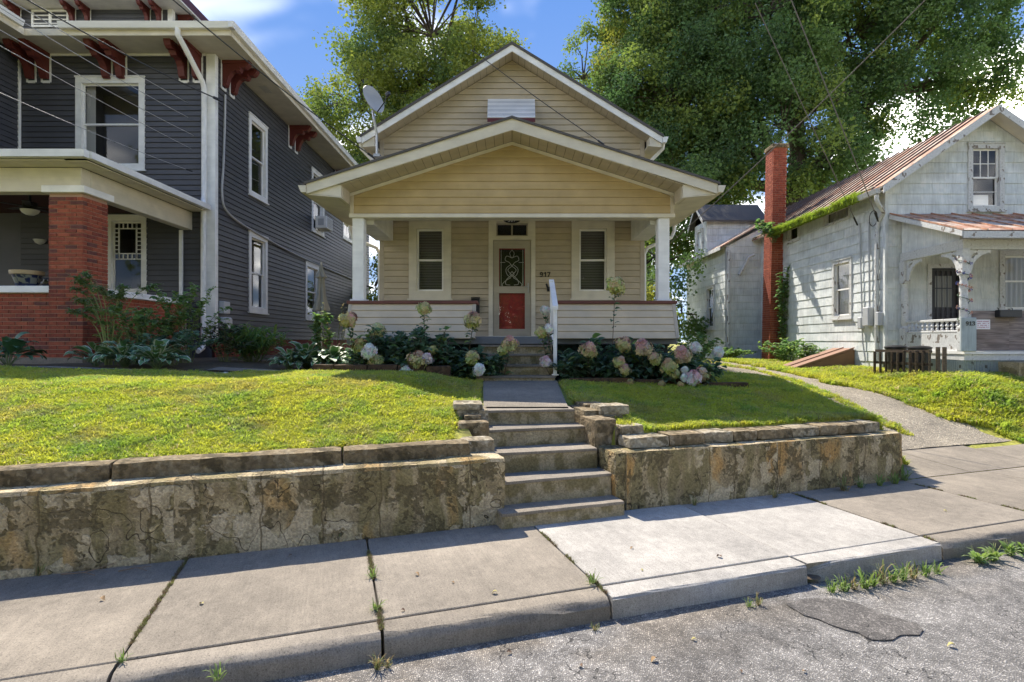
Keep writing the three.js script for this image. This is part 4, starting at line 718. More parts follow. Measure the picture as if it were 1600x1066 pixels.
  for (let k = 0, y = 1.47; y + bt < 4.385; k++, y += C) {
    const X0 = -8.23, X1 = -7.626, Zf = -9.66, Zb = -10.262, e = 0.006;
    if (k % 2) { brick(col, X0, X0 + 0.29, y, Zf - 0.1, Zf + r() * e); brick(col, X0 + 0.30, X0 + 0.495, y, Zf - 0.1, Zf + r() * e); brick(col, X0 + 0.505, X1 + r() * e, y, Zf - 0.22, Zf + r() * e); brick(col, X1 - 0.1, X1 + r() * e, y, Zf - 0.455, Zf - 0.23); brick(col, X1 - 0.1, X1 + r() * e, y, Zb, Zf - 0.465); }
    else { brick(col, X0, X0 + 0.145, y, Zf - 0.1, Zf + r() * e); brick(col, X0 + 0.155, X0 + 0.375, y, Zf - 0.1, Zf + r() * e); brick(col, X0 + 0.385, X1 + r() * e, y, Zf - 0.1, Zf + r() * e); brick(col, X1 - 0.1, X1 + r() * e, y, Zf - 0.33, Zf - 0.11); brick(col, X1 - 0.1, X1 + r() * e, y, Zb, Zf - 0.34); }
  }
  mesh('cap', gb().cbox(-8.31, -7.55, 4.385, 4.51, -10.33, -9.59, 0.008), M.white, col);
  const hw = mesh('porch_half_wall', gb().box(-16, -8.24, 1.2, 2.62, -9.98, -9.762), M.mortar, H);
  for (let k = 0, y = 1.47; y + bt < 2.62; k++, y += C) for (let x = -8.24; x > -9.6;) { const w = x === -8.24 && k % 2 ? 0.11 : 0.225; brick(hw, x - w + 0.01, x, y, -9.85, -9.755 + r() * 0.005); x -= w; }
  mesh('cap', gb().cbox(-16, -8.20, 2.622, 2.745, -10.05, -9.69, 0.008), M.white, hw);
  const hs2 = mesh('porch_half_wall', gb().box(-7.95, -7.762, 1.2, 2.62, Z + 0.03, -10.27), M.mortar, H);
  { const g = gb(); for (let k = 0, y = 1.47; y + bt < 2.62; k++, y += C) for (let d = 10.28 + (k % 2) * 0.11; d < 12.7; d += 0.225) g.box(-7.8, -7.755 + r() * 0.005, y, y + bt, -d - 0.215, -d); const o = mesh('brick_courses', g, M.brick[0], hs2); o.userData.kind = 'stuff'; }
  mesh('cap', gb().cbox(-8.05, -7.69, 2.622, 2.745, Z + 0.08, -10.27, 0.008), M.white, hs2);
  mesh('footing', gb().box(-16, -7.60, 1.0, 1.46, -10.2, -9.63), M.slab[2], H);
  rebase(H, -11, 1.2, -16);
}
// things on the brick porch
{
  const glaze = (seed, a, b) => mat('#ffffff', 0.25, { map: tex(128, 64, (u, v) => mix3(a, b, ss(0.45, 0.58, fbm(u * 8, v * 5, seed, 4)) * ss(0.1, 0.2, v)), { size: [0.6, 0.3] }) });
  const pot = thing('flower_pot', 'blue glazed pot with a tan rim on the brick porch wall', 'pot');
  mesh('bowl', gb().lathe([[0.14, 0], [0.16, 0.02], [0.20, 0.14], [0.225, 0.22], [0.19, 0.22], [0.17, 0.06], [0, 0.05]], 0, 0, 20).build(0.8), glaze(3, rgb(26, 34, 66), rgb(120, 122, 110)), pot);
  mesh('rim', gb().lathe([[0.222, 0.205], [0.245, 0.215], [0.255, 0.28], [0.235, 0.285], [0.2, 0.22]], 0, 0, 20).build(0.8), mat([0.42, 0.31, 0.17], 0.5), pot); pot.position.set(-8.80, 2.745, -9.87);
  const p2 = thing('flower_pot', 'small dark patterned pot beside the blue glazed pot', 'pot');
  mesh('bowl', gb().lathe([[0.07, 0], [0.10, 0.06], [0.09, 0.13], [0.07, 0.13], [0.06, 0.02]], 0, 0, 16).build(0.8), glaze(9, rgb(30, 26, 30), rgb(150, 150, 160)), p2); mesh('rim', gb().lathe([[0.09, 0.125], [0.1, 0.135], [0.095, 0.15], [0.07, 0.13]], 0, 0, 16), M.black, p2); p2.position.set(-8.45, 2.745, -9.90);
  const wc = thing('wind_chime', 'wind chime of silver tubes hanging in the brick porch', 'wind chime');
  for (let i = 0; i < 5; i++) { const a = i / 5 * 2 * Math.PI; mesh('tube', gb().tube([[Math.cos(a) * 0.05, -0.5, Math.sin(a) * 0.05], [Math.cos(a) * 0.05, -0.5 - 0.28 - i * 0.02, Math.sin(a) * 0.05]], 0.012, 6), M.metal, wc); }
  mesh('disc', gb().lathe([[0, -0.45], [0.07, -0.45], [0.07, -0.47], [0, -0.47]], 0, 0, 12), M.capBrown, wc); mesh('ornament', gb().lathe([[0, -0.18], [0.02, -0.2], [0.025, -0.26], [0.04, -0.33], [0, -0.34]], 0, 0, 10), mat([0.5, 0.4, 0.22], 0.5), wc);
  mesh('cord', gb().tube([[0, 0, 0], [0, -0.48, 0]], 0.004, 4), M.black, wc); wc.position.set(-8.50, 4.81, -10.3);
  const fan = thing('ceiling_fan', 'dark ceiling fan with a pale bowl under the brick porch ceiling', 'fan');
  mesh('rod', gb().tube([[0, 0, 0], [0, -0.25, 0]], 0.025, 8).lathe([[0, -0.22], [0.12, -0.25], [0.13, -0.36], [0.0, -0.40]], 0, 0, 14), M.black, fan); mesh('bowl', gb().lathe([[0.16, -0.40], [0.13, -0.46], [0.07, -0.50], [0, -0.51]], 0, 0, 16).build(1), mat([0.7, 0.68, 0.62], 0.4), fan);
  for (let i = 0; i < 5; i++) { const b = mesh('blade', gb().box(0.12, 0.62, -0.34, -0.33, -0.06, 0.06), M.black, fan); b.rotation.y = i / 5 * 2 * Math.PI + 0.3; } fan.position.set(-9.75, 4.81, -11.0);
  const wl = thing('wall_lamp', 'unlit pale bowl lamp on the dark wall of the brick porch', 'lamp'); mesh('shade', gb().lathe([[0.02, -0.09], [0.09, -0.05], [0.13, 0.02], [0.12, 0.025], [0, -0.05]], 0, 0, 14).build(1), mat([0.68, 0.68, 0.64], 0.4), wl); mesh('bracket', gb().tube([[0, -0.04, -0.14], [0, -0.05, 0]], 0.02, 6), M.black, wl); wl.position.set(-11.15, 4.13, -12.84);
}
// ================================================================ the pale shingled house on the right, front wall 13.8 m from the camera
T.shingle = tex(256, 256, (u, v) => { const k = 0.86 + (fbm(u * 5, v * 5, 4, 4, 5, 5) - 0.5) * 0.22 + (vn(u * 90, v * 5, 6, 90, 5) - 0.5) * 0.09, s = ss(0.60, 0.72, fbm(u * 9, v * 7, 14, 4, 9, 7)); const c = mix3([0.90, 0.915, 0.915], [0.97, 0.97, 0.95], s * 0.6); return [c[0] * k * 1.2, c[1] * k * 1.2, c[2] * k * 1.2]; }, { size: [1.3, 1.3] });
M.shingle = [[0.74, 0.745, 0.73], [0.72, 0.73, 0.72], [0.765, 0.765, 0.75], [0.70, 0.715, 0.705]].map((c) => mat(c, 0.85, { map: T.shingle, bumpMap: T.rough, bumpScale: 0.003 }));
T.rust = tex(512, 512, (u, v) => { const a = ss(0.40, 0.62, fbm(u * 4, v * 7, 3, 5, 4, 7)), b = ss(0.55, 0.66, fbm(u * 12, v * 12, 8, 4, 12, 12)), k = 0.8 + fbm(u * 40, v * 40, 5, 3, 40, 40) * 0.35; let c = mix3(rgb(196, 178, 158), rgb(186, 138, 110), a); c = mix3(c, rgb(120, 78, 60), b * 0.5); return [c[0] * k, c[1] * k, c[2] * k]; }, { size: [2.2, 2.2] });
M.rust = mat('#ffffff', 0.75, { map: T.rust }); M.seam = mat([0.10, 0.07, 0.055], 0.8); M.rustDark = M.rust;
T.peel = tex(256, 256, (u, v) => { const s = ss(0.66, 0.72, fbm(u * 10, v * 6, 3, 5, 10, 6)), k = 0.93 + (fbm(u * 30, v * 30, 5, 3, 30, 30) - 0.5) * 0.15; const c = mix3([0.90, 0.90, 0.89], [0.50, 0.45, 0.40], s * 0.85); return [c[0] * k, c[1] * k, c[2] * k]; }, { size: [0.8, 0.8] });
M.peel = mat([0.85, 0.85, 0.84], 0.75, { map: T.peel, bumpMap: T.rough, bumpScale: 0.002 });
T.ply = tex(256, 256, (u, v) => { const g = fbm(u * 4 + fbm(u * 3, v * 6, 2, 3) * 1.5, v * 46, 6, 4), k = 0.62 + g * 0.6; const c = mix3(rgb(150, 138, 132), rgb(118, 102, 96), fbm(u * 3, v * 3, 9, 3)); return [c[0] * k, c[1] * k, c[2] * k]; }, { size: [1.2, 0.9] });
M.ply = mat('#ffffff', 0.9, { map: T.ply, bumpMap: T.ply, bumpScale: 0.006 });
M.wood = [mat([0.50, 0.45, 0.32], 0.9, { map: T.ply }), mat([0.58, 0.52, 0.38], 0.9, { map: T.ply }), mat([0.42, 0.38, 0.28], 0.9, { map: T.ply })];
const rightHouse = thing('shingled_house', 'pale shingled house with rusty metal roof and a bracketed side porch', 'house');
function shingles(parent, { y0, y1, span, holes = [], seed = 1, pitch = 0.266, w = 0.61, z = 0 }) {
  const r = rng(seed); let k = 0;
  for (let y = y0; y < y1 - 0.02; y += pitch, k++) {
    const top = Math.min(y + pitch + 0.01, y1), [l0, r0] = span(y), [l1, r1] = span(top);
    for (let x = Math.floor(l0 / w) * w - (k % 2) * w / 2 - w; x < r0; x += w) {
      let segs = [[Math.max(x, l0), Math.min(x + w - 0.006, r0)]];
      for (const h of holes) if (h[2] < top - 0.03 && h[3] > y + 0.03) segs = segs.flatMap(([a, b]) => [[a, Math.min(b, h[0])], [Math.max(a, h[1]), b]]);
      for (const [a, b] of segs) {
        if (b - a < 0.03) continue;
        const ta = clamp(a, l1, r1), tb = clamp(b, l1, r1), t = 0.017 + r() * 0.005, t1 = 0.002;
        mesh('shingle', gb().hexa([[a, y, z], [b, y, z], [tb, top, z], [ta, top, z], [a, y + (r() - 0.5) * 0.006, z + t], [b, y + (r() - 0.5) * 0.006, z + t], [tb, top, z + t1], [ta, top, z + t1]]), M.shingle[Math.floor(r() * 4)], parent);
      }
    }
  }
}
{
  const H = rightHouse, XL = 9.48, XR = 14.52, RX = 12.0, Z = -13.8, sl = 0.695, WT = 5.72, AP = WT + (RX - XL) * sl;
  const gw = [11.55, 12.47, 5.06, 6.76], dw = [10.52, 11.5, 1.56, 3.71], fw = [12.35, 13.5, 2.45, 4.05];
  const hf = [openingOf(...gw, 0.12), [10.62, 11.4, 1.56, 3.62], openingOf(...fw, 0.13)];
  const front = wallPart(H, [[XL, 1.0], [XR, 1.0], [XR, WT], [RX, AP], [XL, WT]], hf, M.shingle[1], 0, 0, Z);
  shingles(front, { y0: 1.5, y1: AP - 0.03, span: (y) => [Math.max(XL, RX - Math.max(0.02, (AP - 0.02 - y) / sl)), Math.min(13.6, RX + Math.max(0.02, (AP - 0.02 - y) / sl))], holes: hf, seed: 31 });
  windowPart(front, ...gw, { c: 0.12, trim: M.peel, grid: [3, 2], rail: 0.5, grid2: [1, 2] });
  windowPart(front, ...fw, { c: 0.13, trim: M.peel, curtain: [0, 1], rail: 0.52 });
  mesh('fan_box', gb().cbox(11.78, 12.2, 5.2, 5.5, -0.28, -0.12, 0.01), M.white, front);
  const dr = mesh('door', gb().prism(rect(...dw), -0.08, 0.05, [hole(10.62, 11.4, 1.58, 3.61)]), M.peel, front);
  mesh('door_leaf', gb().prism(rect(10.62, 11.4, 1.58, 3.61), -0.09, -0.06, [hole(10.78, 11.24, 2.62, 3.42)]), mat([0.025, 0.02, 0.022], 0.5), dr);
  mesh('pane', gb().quad([10.78, 2.62, -0.075], [11.24, 2.62, -0.075], [11.24, 3.42, -0.075], [10.78, 3.42, -0.075]), mat([0.20, 0.19, 0.15], 0.25), dr);
  const bars = gb(); for (let i = 0; i < 6; i++) { const x = 10.68 + i * 0.13; bars.box(x - 0.008, x + 0.008, 1.62, 3.58, -0.045, -0.03); } for (const y of [1.64, 2.5, 3.1, 3.56]) bars.box(10.63, 11.39, y - 0.012, y + 0.012, -0.05, -0.028); mesh('security_bars', bars, M.black, dr);
  // side wall facing the drive: local x runs towards the camera, 0 at the far end
  const FAR = 20.7, D = (d) => FAR - d, sw = [[D(16.05), D(15.13), 2.40, 4.08], [D(16.48), D(15.23), 5.20, 5.64], [D(18.7), D(17.9), 5.08, 5.68]];
  const hs = sw.map((w) => openingOf(...w, 0.09)), side = wallPart(H, rect(0, FAR - 13.81, 1.0, WT), hs, M.shingle[0], XL, 0, -FAR, -Math.PI / 2);
  shingles(side, { y0: 1.23, y1: WT, span: () => [0, FAR - 13.78], holes: hs, seed: 32 });
  windowPart(side, ...sw[0], { c: 0.09, trim: M.peel, curtain: [0, 1] }); windowPart(side, ...sw[1], { c: 0.05, trim: M.peel, single: true, sill: false, curtain: [0, 1] }); windowPart(side, ...sw[2], { c: 0.09, trim: M.peel, single: true, sill: false });
  // roof: standing seam panels left of the ridge, plain slope right of it
  const ex = 9.14, zf = -13.38, zb = -24.5, ry = (x) => AP + 0.12 - Math.abs(RX - x) * sl;
  const R = mesh('roof', gb().hexa([[ex, ry(ex) - 0.06, zb], [RX, ry(RX) - 0.06, zb], [RX, ry(RX) - 0.01, zb], [ex, ry(ex) - 0.01, zb], [ex, ry(ex) - 0.06, zf - 0.02], [RX, ry(RX) - 0.06, zf - 0.02], [RX, ry(RX) - 0.01, zf - 0.02], [ex, ry(ex) - 0.01, zf - 0.02]]).hexa([[RX, ry(RX) - 0.06, zb], [14.9, ry(14.9) - 0.06, zb], [14.9, ry(14.9) - 0.01, zb], [RX, ry(RX) - 0.01, zb], [RX, ry(RX) - 0.06, zf - 0.02], [14.9, ry(14.9) - 0.06, zf - 0.02], [14.9, ry(14.9) - 0.01, zf - 0.02], [RX, ry(RX) - 0.01, zf - 0.02]]), M.rustDark, H);
  for (let i = 0; i < 25; i++) {
    const z1 = zf - i * 0.44, z0 = z1 - 0.436, y = (x, k) => ry(x) + k, p = mesh('roof_panel', gb().quad([ex - 0.02, y(ex - 0.02, 0.002), z1], [RX, y(RX, 0.002), z1], [RX, y(RX, 0.002), z0], [ex - 0.02, y(ex - 0.02, 0.002), z0]), M.rust, R);
    mesh('seam', gb().hexa([[ex - 0.02, y(ex - 0.02, 0.003), z0], [RX, y(RX, 0.003), z0], [RX, y(RX, 0.003), z0 + 0.035], [ex - 0.02, y(ex - 0.02, 0.003), z0 + 0.035], [ex - 0.02, y(ex - 0.02, 0.045), z0], [RX, y(RX, 0.045), z0], [RX, y(RX, 0.045), z0 + 0.035], [ex - 0.02, y(ex - 0.02, 0.045), z0 + 0.035]]), M.seam, R);
  }
  for (const s of [-1, 1]) {
    const xe = s < 0 ? ex : 14.9, q = [[RX, ry(RX) - 0.2], [RX, ry(RX) - 0.01], [xe, ry(xe) - 0.01], [xe, ry(xe) - 0.2]];
    mesh('fascia', gb().prism(s < 0 ? q : q.reverse(), zf - 0.015, zf + 0.012), M.peel, R);
    mesh('soffit', gb().hexa([[RX, ry(RX) - 0.15, zf - 0.016], [xe, ry(xe) - 0.15, zf - 0.016], [xe, ry(xe) - 0.15, Z + 0.03], [RX, ry(RX) - 0.15, Z + 0.03], [RX, ry(RX) - 0.13, zf - 0.016], [xe, ry(xe) - 0.13, zf - 0.016], [xe, ry(xe) - 0.13, Z + 0.03], [RX, ry(RX) - 0.13, Z + 0.03]]), M.cream, R);
  }
  mesh('eave_soffit', gb().box(ex, XL - 0.03, WT - 0.06, WT - 0.04, zb, Z + 0.02), M.cream, R);
  mesh('gutter', gb().prism([[ex - 0.14, ry(ex) - 0.06], [ex - 0.10, ry(ex) - 0.18], [ex - 0.01, ry(ex) - 0.18], [ex - 0.01, ry(ex) - 0.06]], -19.0, zf - 0.1), M.peel, R);
  mesh('downspout', gb().tube([[9.09, 5.4, -13.55], [9.09, 5.28, -13.56], [9.2, 5.15, -13.62], [9.42, 5.02, -13.78], [9.43, 4.85, -13.98], [9.41, 4.6, -14.02], [9.41, 1.2, -14.02]], 0.05, 8).build(0.8), M.peel, H);
  mesh('corner_board', gb().cbox(XL - 0.03, XL + 0.05, 1.2, WT, Z - 0.06, Z + 0.03, 0.006), M.shingle[2], H);
  // meters, boxes and pipes on the side wall
  const grey = mat([0.42, 0.43, 0.44], 0.5);
  mesh('meter_box', gb().cbox(XL - 0.18, XL - 0.025, 2.15, 2.65, -14.45, -14.2, 0.02), grey, H); mesh('meter_box', gb().cbox(XL - 0.14, XL - 0.025, 2.08, 2.4, -14.72, -14.56, 0.02), grey, H); mesh('meter_box', gb().cbox(XL - 0.16, XL - 0.025, 2.15, 2.5, -13.96, -13.84, 0.015), grey, H);
  mesh('conduit', gb().tube([[XL - 0.06, 2.6, -14.32], [XL - 0.06, 4.9, -14.35]], 0.025, 6).tube([[XL - 0.05, 2.35, -14.64], [XL - 0.05, 4.95, -14.75]], 0.02, 6).tube([[XL - 0.05, 2.1, -14.64], [XL - 0.06, 1.7, -14.6], [XL - 0.05, 1.2, -14.5]], 0.02, 6), grey, H);
  mesh('cable_loop', gb().tube(Array.from({ length: 15 }, (_, i) => [XL - 0.08, 4.95 + Math.sin(i / 14 * 6.28) * 0.2, -14.15 + Math.cos(i / 14 * 6.28) * 0.16]), 0.012, 5), M.black, H);
  // rear wing
  const WX = 8.13, WZ = -20.7;
  const rw = wallPart(H, [[WX, 0.9], [XL + 0.3, 0.9], [XL + 0.3, 6.2], [WX, 5.35]], [], M.shingle[1], 0, 0, WZ);
  lap(rw, { y0: 1.1, y1: 5.4, pitch: 0.266, span: () => [WX, XL], mats: M.shingle, name: 'siding_course', seed: 41, t: 0.013 });
  const ww = [[2.6, 3.5, 2.25, 4.0]], hw = ww.map((w) => openingOf(...w, 0.09));
  const rs = wallPart(H, rect(0, 4.6, 0.9, 5.35), hw, M.shingle[2], WX, 0, WZ - 4.6, -Math.PI / 2);
  lap(rs, { y0: 1.1, y1: 5.3, pitch: 0.266, span: () => [0, 4.58], holes: hw, mats: M.shingle, name: 'siding_course', seed: 42, t: 0.013 });
  windowPart(rs, ...ww[0], { c: 0.09, trim: M.peel, grid: [2, 2] });
  mesh('roof', gb().hexa([[WX - 0.25, 5.28, WZ - 4.9], [10.4, 6.75, WZ - 4.9], [10.4, 6.81, WZ - 4.9], [WX - 0.25, 5.34, WZ - 4.9], [WX - 0.25, 5.28, WZ + 0.15], [10.4, 6.75, WZ + 0.15], [10.4, 6.81, WZ + 0.15], [WX - 0.25, 5.34, WZ + 0.15]]), M.rustDark, H);
  mesh('fascia', gb().box(WX - 0.28, WX - 0.255, 5.2, 5.34, WZ - 4.9, WZ + 0.15), M.peel, H);
  const dm = mesh('dormer', gb().box(7.98, 10.2, 5.2, 6.72, -23.75, -22.3), M.shingle[1], H);
  { const hold = new THREE.Group(); lap(hold, { y0: 5.3, y1: 6.7, pitch: 0.266, span: () => [7.99, 10], mats: M.shingle, name: 'siding_course', seed: 43, t: 0.013 }); for (const b of [...hold.children]) { b.position.z = -22.298; dm.add(b); } }
  mesh('gable', gb().prism([[-23.75, 6.72], [-22.3, 6.72], [-23.02, 7.42]].map((q) => q), 0, 0.05).build().rotateY(Math.PI / 2).scale(1, 1, -1).translate(7.98, 0, 0), M.shingle[2], dm);
  for (const s of [-1, 1]) { const z = s < 0 ? -23.95 : -22.08; mesh('roof', gb().hexa([[7.75, 6.62, z], [10.4, 6.62, z], [10.4, 7.46, -23.02], [7.75, 7.46, -23.02], [7.75, 6.68, z], [10.4, 6.68, z], [10.4, 7.53, -23.02], [7.75, 7.53, -23.02]]), M.roofDark, dm); mesh('fascia', gb().hexa([[7.73, 6.50, z], [7.745, 6.50, z], [7.745, 7.35, -23.02], [7.73, 7.35, -23.02], [7.73, 6.66, z], [7.745, 6.66, z], [7.745, 7.51, -23.02], [7.73, 7.51, -23.02]]), M.peel, dm); }
  { const w = new THREE.Group(); const q = windowPart(w, -0.35, 0.35, 5.45, 6.45, { c: 0.08, trim: M.peel }); q.position.set(7.96, 0, -23.02); q.rotation.y = -Math.PI / 2; dm.add(q); }
  mesh('downspout', gb().tube([[9.1, 5.0, -20.4], [8.9, 4.9, -20.45], [8.75, 4.5, -20.55], [8.6, 4.25, -20.6]], 0.05, 8), M.peel, H); mesh('downspout', gb().tube([[8.2, 5.2, -20.55], [8.2, 1.2, -20.6]], 0.06, 8), M.peel, H);
  // ---- side porch
  const PX = 9.88, PZ = -11.9, FL = 1.535;
  mesh('porch_floor', gb().box(PX - 0.08, 14.5, FL - 0.06, FL, Z + 0.03, PZ + 0.12), M.whiteWorn, H);
  mesh('porch_band', gb().box(PX - 0.06, 14.5, 1.34, FL - 0.062, PZ - 0.05, PZ + 0.09).box(PX - 0.06, PX - 0.01, 1.345, FL - 0.065, Z + 0.03, PZ - 0.055), M.peel, H);
  mesh('skirting', (() => { const g = gb(), n = 60; for (let i = 0; i < n; i++) { const x = (k) => PX - 0.05 + k * 0.03, z = (k) => PZ + 0.05 + (k % 2) * 0.022; g.quad([x(i), 0.95, z(i)], [x(i + 1), 0.95, z(i + 1)], [x(i + 1), 1.34, z(i + 1)], [x(i), 1.34, z(i)]); } for (let i = 0; i < 60; i++) { const d = (k) => PZ + 0.05 - k * 0.03, x = (k) => PX - 0.045 - (k % 2) * 0.022; g.quad([x(i), 0.95, d(i)], [x(i + 1), 0.95, d(i + 1)], [x(i + 1), 1.34, d(i + 1)], [x(i), 1.34, d(i)]); } return g; })(), mat([0.36, 0.42, 0.42], 0.6, { map: T.peel }), H);
  const stp = mesh('porch_step', rough(2.6, 0.5, 0.5, { amp: 0.012, round: 0.02, seed: 71, shift: 0.4 }), M.mossStep, H); stp.position.set(11.85, 0.82, PZ + 0.34);
  const pr = (z) => lerp(4.97, 4.11, (z - Z) / 2.25), PE = Z + 2.25;
  const por = mesh('porch_roof', gb().hexa([[9.58, pr(Z) - 0.07, Z + 0.03], [14.5, pr(Z) - 0.07, Z + 0.03], [14.5, pr(PE) - 0.07, PE], [9.58, pr(PE) - 0.07, PE], [9.58, pr(Z) - 0.01, Z + 0.03], [14.5, pr(Z) - 0.01, Z + 0.03], [14.5, pr(PE) - 0.01, PE], [9.58, pr(PE) - 0.01, PE]]), M.rustDark, H);
  for (let i = 0; i < 9; i++) { const x0 = 9.56 + i * 0.52, x1 = x0 + 0.515; mesh('roof_panel', gb().quad([x0, pr(Z) + 0.004, Z + 0.03], [x0, pr(PE) + 0.004, PE + 0.02], [x1, pr(PE) + 0.004, PE + 0.02], [x1, pr(Z) + 0.004, Z + 0.03]).hexa([[x0, pr(Z) + 0.005, Z + 0.03], [x0 + 0.025, pr(Z) + 0.005, Z + 0.03], [x0 + 0.025, pr(PE) + 0.005, PE + 0.02], [x0, pr(PE) + 0.005, PE + 0.02], [x0, pr(Z) + 0.04, Z + 0.03], [x0 + 0.025, pr(Z) + 0.04, Z + 0.03], [x0 + 0.025, pr(PE) + 0.04, PE + 0.02], [x0, pr(PE) + 0.04, PE + 0.02]]), i % 3 === 1 ? M.rustDark : M.rust, por); }
  mesh('fascia', gb().hexa([[9.55, pr(Z) - 0.12, Z + 0.03], [9.578, pr(Z) - 0.12, Z + 0.03], [9.578, pr(PE) - 0.12, PE + 0.01], [9.55, pr(PE) - 0.12, PE + 0.01], [9.55, pr(Z) - 0.005, Z + 0.03], [9.578, pr(Z) - 0.005, Z + 0.03], [9.578, pr(PE) - 0.005, PE + 0.01], [9.55, pr(PE) - 0.005, PE + 0.01]]).box(9.58, 14.5, pr(PE) - 0.16, pr(PE) - 0.015, PE + 0.002, PE + 0.022), M.peel, por);
  mesh('beam', gb().cbox(PX - 0.06, 14.5, 3.76, 3.98, PZ - 0.06, PZ + 0.06, 0.008), M.peel, H); mesh('beam', gb().cbox(PX - 0.055, PX + 0.055, 3.76, 3.98, Z + 0.03, PZ - 0.065, 0.008), M.peel, H);
  mesh('side_panel', gb().prism([[-PZ + 0.08, 3.98], [13.76, 3.98], [13.76, 4.83], [-PZ + 0.08, 4.18]].map(([a, b]) => [-a, b]).reverse(), -0.02, 0.02).build().rotateY(-Math.PI / 2).translate(PX, 0, 0), M.shingle[2], H);
  const post = (x, z, y0, m) => { const p = mesh('porch_post', gb().cbox(x - 0.085, x + 0.085, y0, y0 + 0.55, z - 0.085, z + 0.085, 0.012).cbox(x - 0.085, x + 0.085, 3.2, 3.77, z - 0.085, z + 0.085, 0.012).lathe([[0.085, y0 + 0.55], [0.06, y0 + 0.6], [0.08, y0 + 0.66], [0.075, y0 + 1.0], [0.08, 3.0], [0.06, 3.1], [0.085, 3.2]], x, z, 12).build(0.6), m, H); return p; };
  post(PX, PZ, FL, M.peel); post(PX, Z + 0.12, FL, M.peel);
  const arch = []; for (let i = 0; i <= 10; i++) { const a = i / 10 * Math.PI / 2; arch.push([0.5 - Math.sin(a) * 0.42, -0.5 + Math.cos(a) * 0.42 + (i % 2) * 0.018]); }
  const bk = gb().prism([[0, 0], [0, -0.5], ...arch.reverse().map(([x, y]) => [x, y]), [0.5, 0]].map(([x, y]) => [x, y]).reverse().reverse(), -0.02, 0.02, [[[0.06, -0.18], [0.10, -0.09], [0.19, -0.06], [0.21, -0.10], [0.14, -0.13], [0.11, -0.20]]]).build();
  const arm = (x, z, turn) => { const o = mesh('bracket', bk, M.peel, H); o.position.set(x, 3.758, z); o.rotation.y = turn; };
  arm(PX + 0.09, PZ, 0); arm(PX, PZ - 0.09, Math.PI / 2); arm(PX, Z + 0.21, -Math.PI / 2);
  const rl = mesh('railing', gb().cbox(PX - 0.045, PX + 0.045, 2.20, 2.26, Z + 0.2, PZ - 0.085, 0.008).cbox(PX - 0.035, PX + 0.035, 1.95, 2.0, Z + 0.2, PZ - 0.085, 0.008), M.peel, H);
  for (let i = 0; i < 11; i++) mesh('baluster', gb().lathe([[0.02, 2.0], [0.035, 2.03], [0.018, 2.06], [0.04, 2.11], [0.018, 2.15], [0.03, 2.18], [0.02, 2.2]], PX, lerp(Z + 0.3, PZ - 0.16, i / 10), 8).build(0.8), M.peel, rl);
  mesh('railing_panel', gb().box(PX - 0.03, PX + 0.01, FL, 1.94, Z + 0.2, PZ - 0.085), M.peel, H);
  const ped = mesh('pedestal', gb().cbox(9.72, 10.05, FL, 2.27, PZ + 0.09, PZ + 0.14, 0.008), mat([0.42, 0.46, 0.47], 0.8, { map: T.shingle }), H);
  const n913 = mesh('house_number', (() => { const g = textGeo('913', 'serif_bold', 0.09, 0.008); g.translate(9.91, 2.14, PZ + 0.142); return g; })(), M.black, ped); n913.userData.label = 'black house number 913';
  mesh('plywood_panel', gb().box(10.0, 13.2, FL + 0.02, 2.42, PZ + 0.062, PZ + 0.086), M.ply, H);
  // small printed notice and planter box
  rebase(H, 12, 1.0, -17);
  const sg = thing('notice_sign', 'small white notice with four lines of red print on the plywood', 'sign');
  const cv = document.createElement('canvas'); cv.width = 256; cv.height = 176; const cx = cv.getContext('2d'); cx.fillStyle = '#e2dde2'; cx.fillRect(0, 0, 256, 176);
  const rr = rng(4); cx.fillStyle = '#a4606e'; for (let l = 0; l < 4; l++) for (let x = 22; x < 232;) { const w = 8 + rr() * 9; if (rr() > 0.16) cx.fillRect(x, 22 + l * 36 + rr() * 4, w * 0.72, 20 - rr() * 6); x += w; }
  const ct = new THREE.CanvasTexture(cv); ct.colorSpace = THREE.SRGBColorSpace;
  mesh('face', new THREE.PlaneGeometry(0.30, 0.205), mat('#ffffff', 0.6, { map: ct }), sg).position.z = 0.0045; mesh('board', gb().box(-0.152, 0.152, -0.105, 0.105, -0.002, 0.003), M.white, sg); sg.position.set(10.23, 2.12, PZ + 0.09);
  const pl = thing('planter_box', 'narrow black planter box hung on the plywood panel', 'planter');
  mesh('box', gb().cbox(-0.24, 0.24, 0, 0.16, 0, 0.14, 0.01), M.black, pl); mesh('hook', gb().tube([[-0.15, 0.1, -0.004], [-0.15, 0.2, -0.006], [-0.15, 0.21, -0.04]], 0.008, 5).tube([[0.15, 0.1, -0.004], [0.15, 0.2, -0.006], [0.15, 0.21, -0.04]], 0.008, 5), M.black, pl); pl.position.set(10.72, 2.27, PZ + 0.09);
  // string of artificial flowers round the porch post
  const gl = thing('flower_garland', 'garland of small coloured flowers wound round the white porch post', 'garland');
  const spiral = Array.from({ length: 70 }, (_, i) => [Math.cos(i * 0.55) * 0.11, 0.55 + i * 0.023, Math.sin(i * 0.55) * 0.11]);
  mesh('vine', gb().tube(spiral, 0.007, 4), mat([0.05, 0.09, 0.05], 0.8), gl);
  const fl = (c, seed) => { const g = gb(), q = rng(seed); for (let i = 0; i < 26; i++) { const s = spiral[Math.floor(q() * 70)], x = s[0] * 1.15, y = s[1], z = s[2] * 1.15; for (let k = 0; k < 5; k++) { const a = k * 1.257 + q(), e = 0.035; g.tri([x, y, z], [x + Math.cos(a) * e, y + Math.sin(a) * e, z + 0.02], [x + Math.cos(a + 0.8) * e, y + Math.sin(a + 0.8) * e, z + 0.02]); } } return g; };
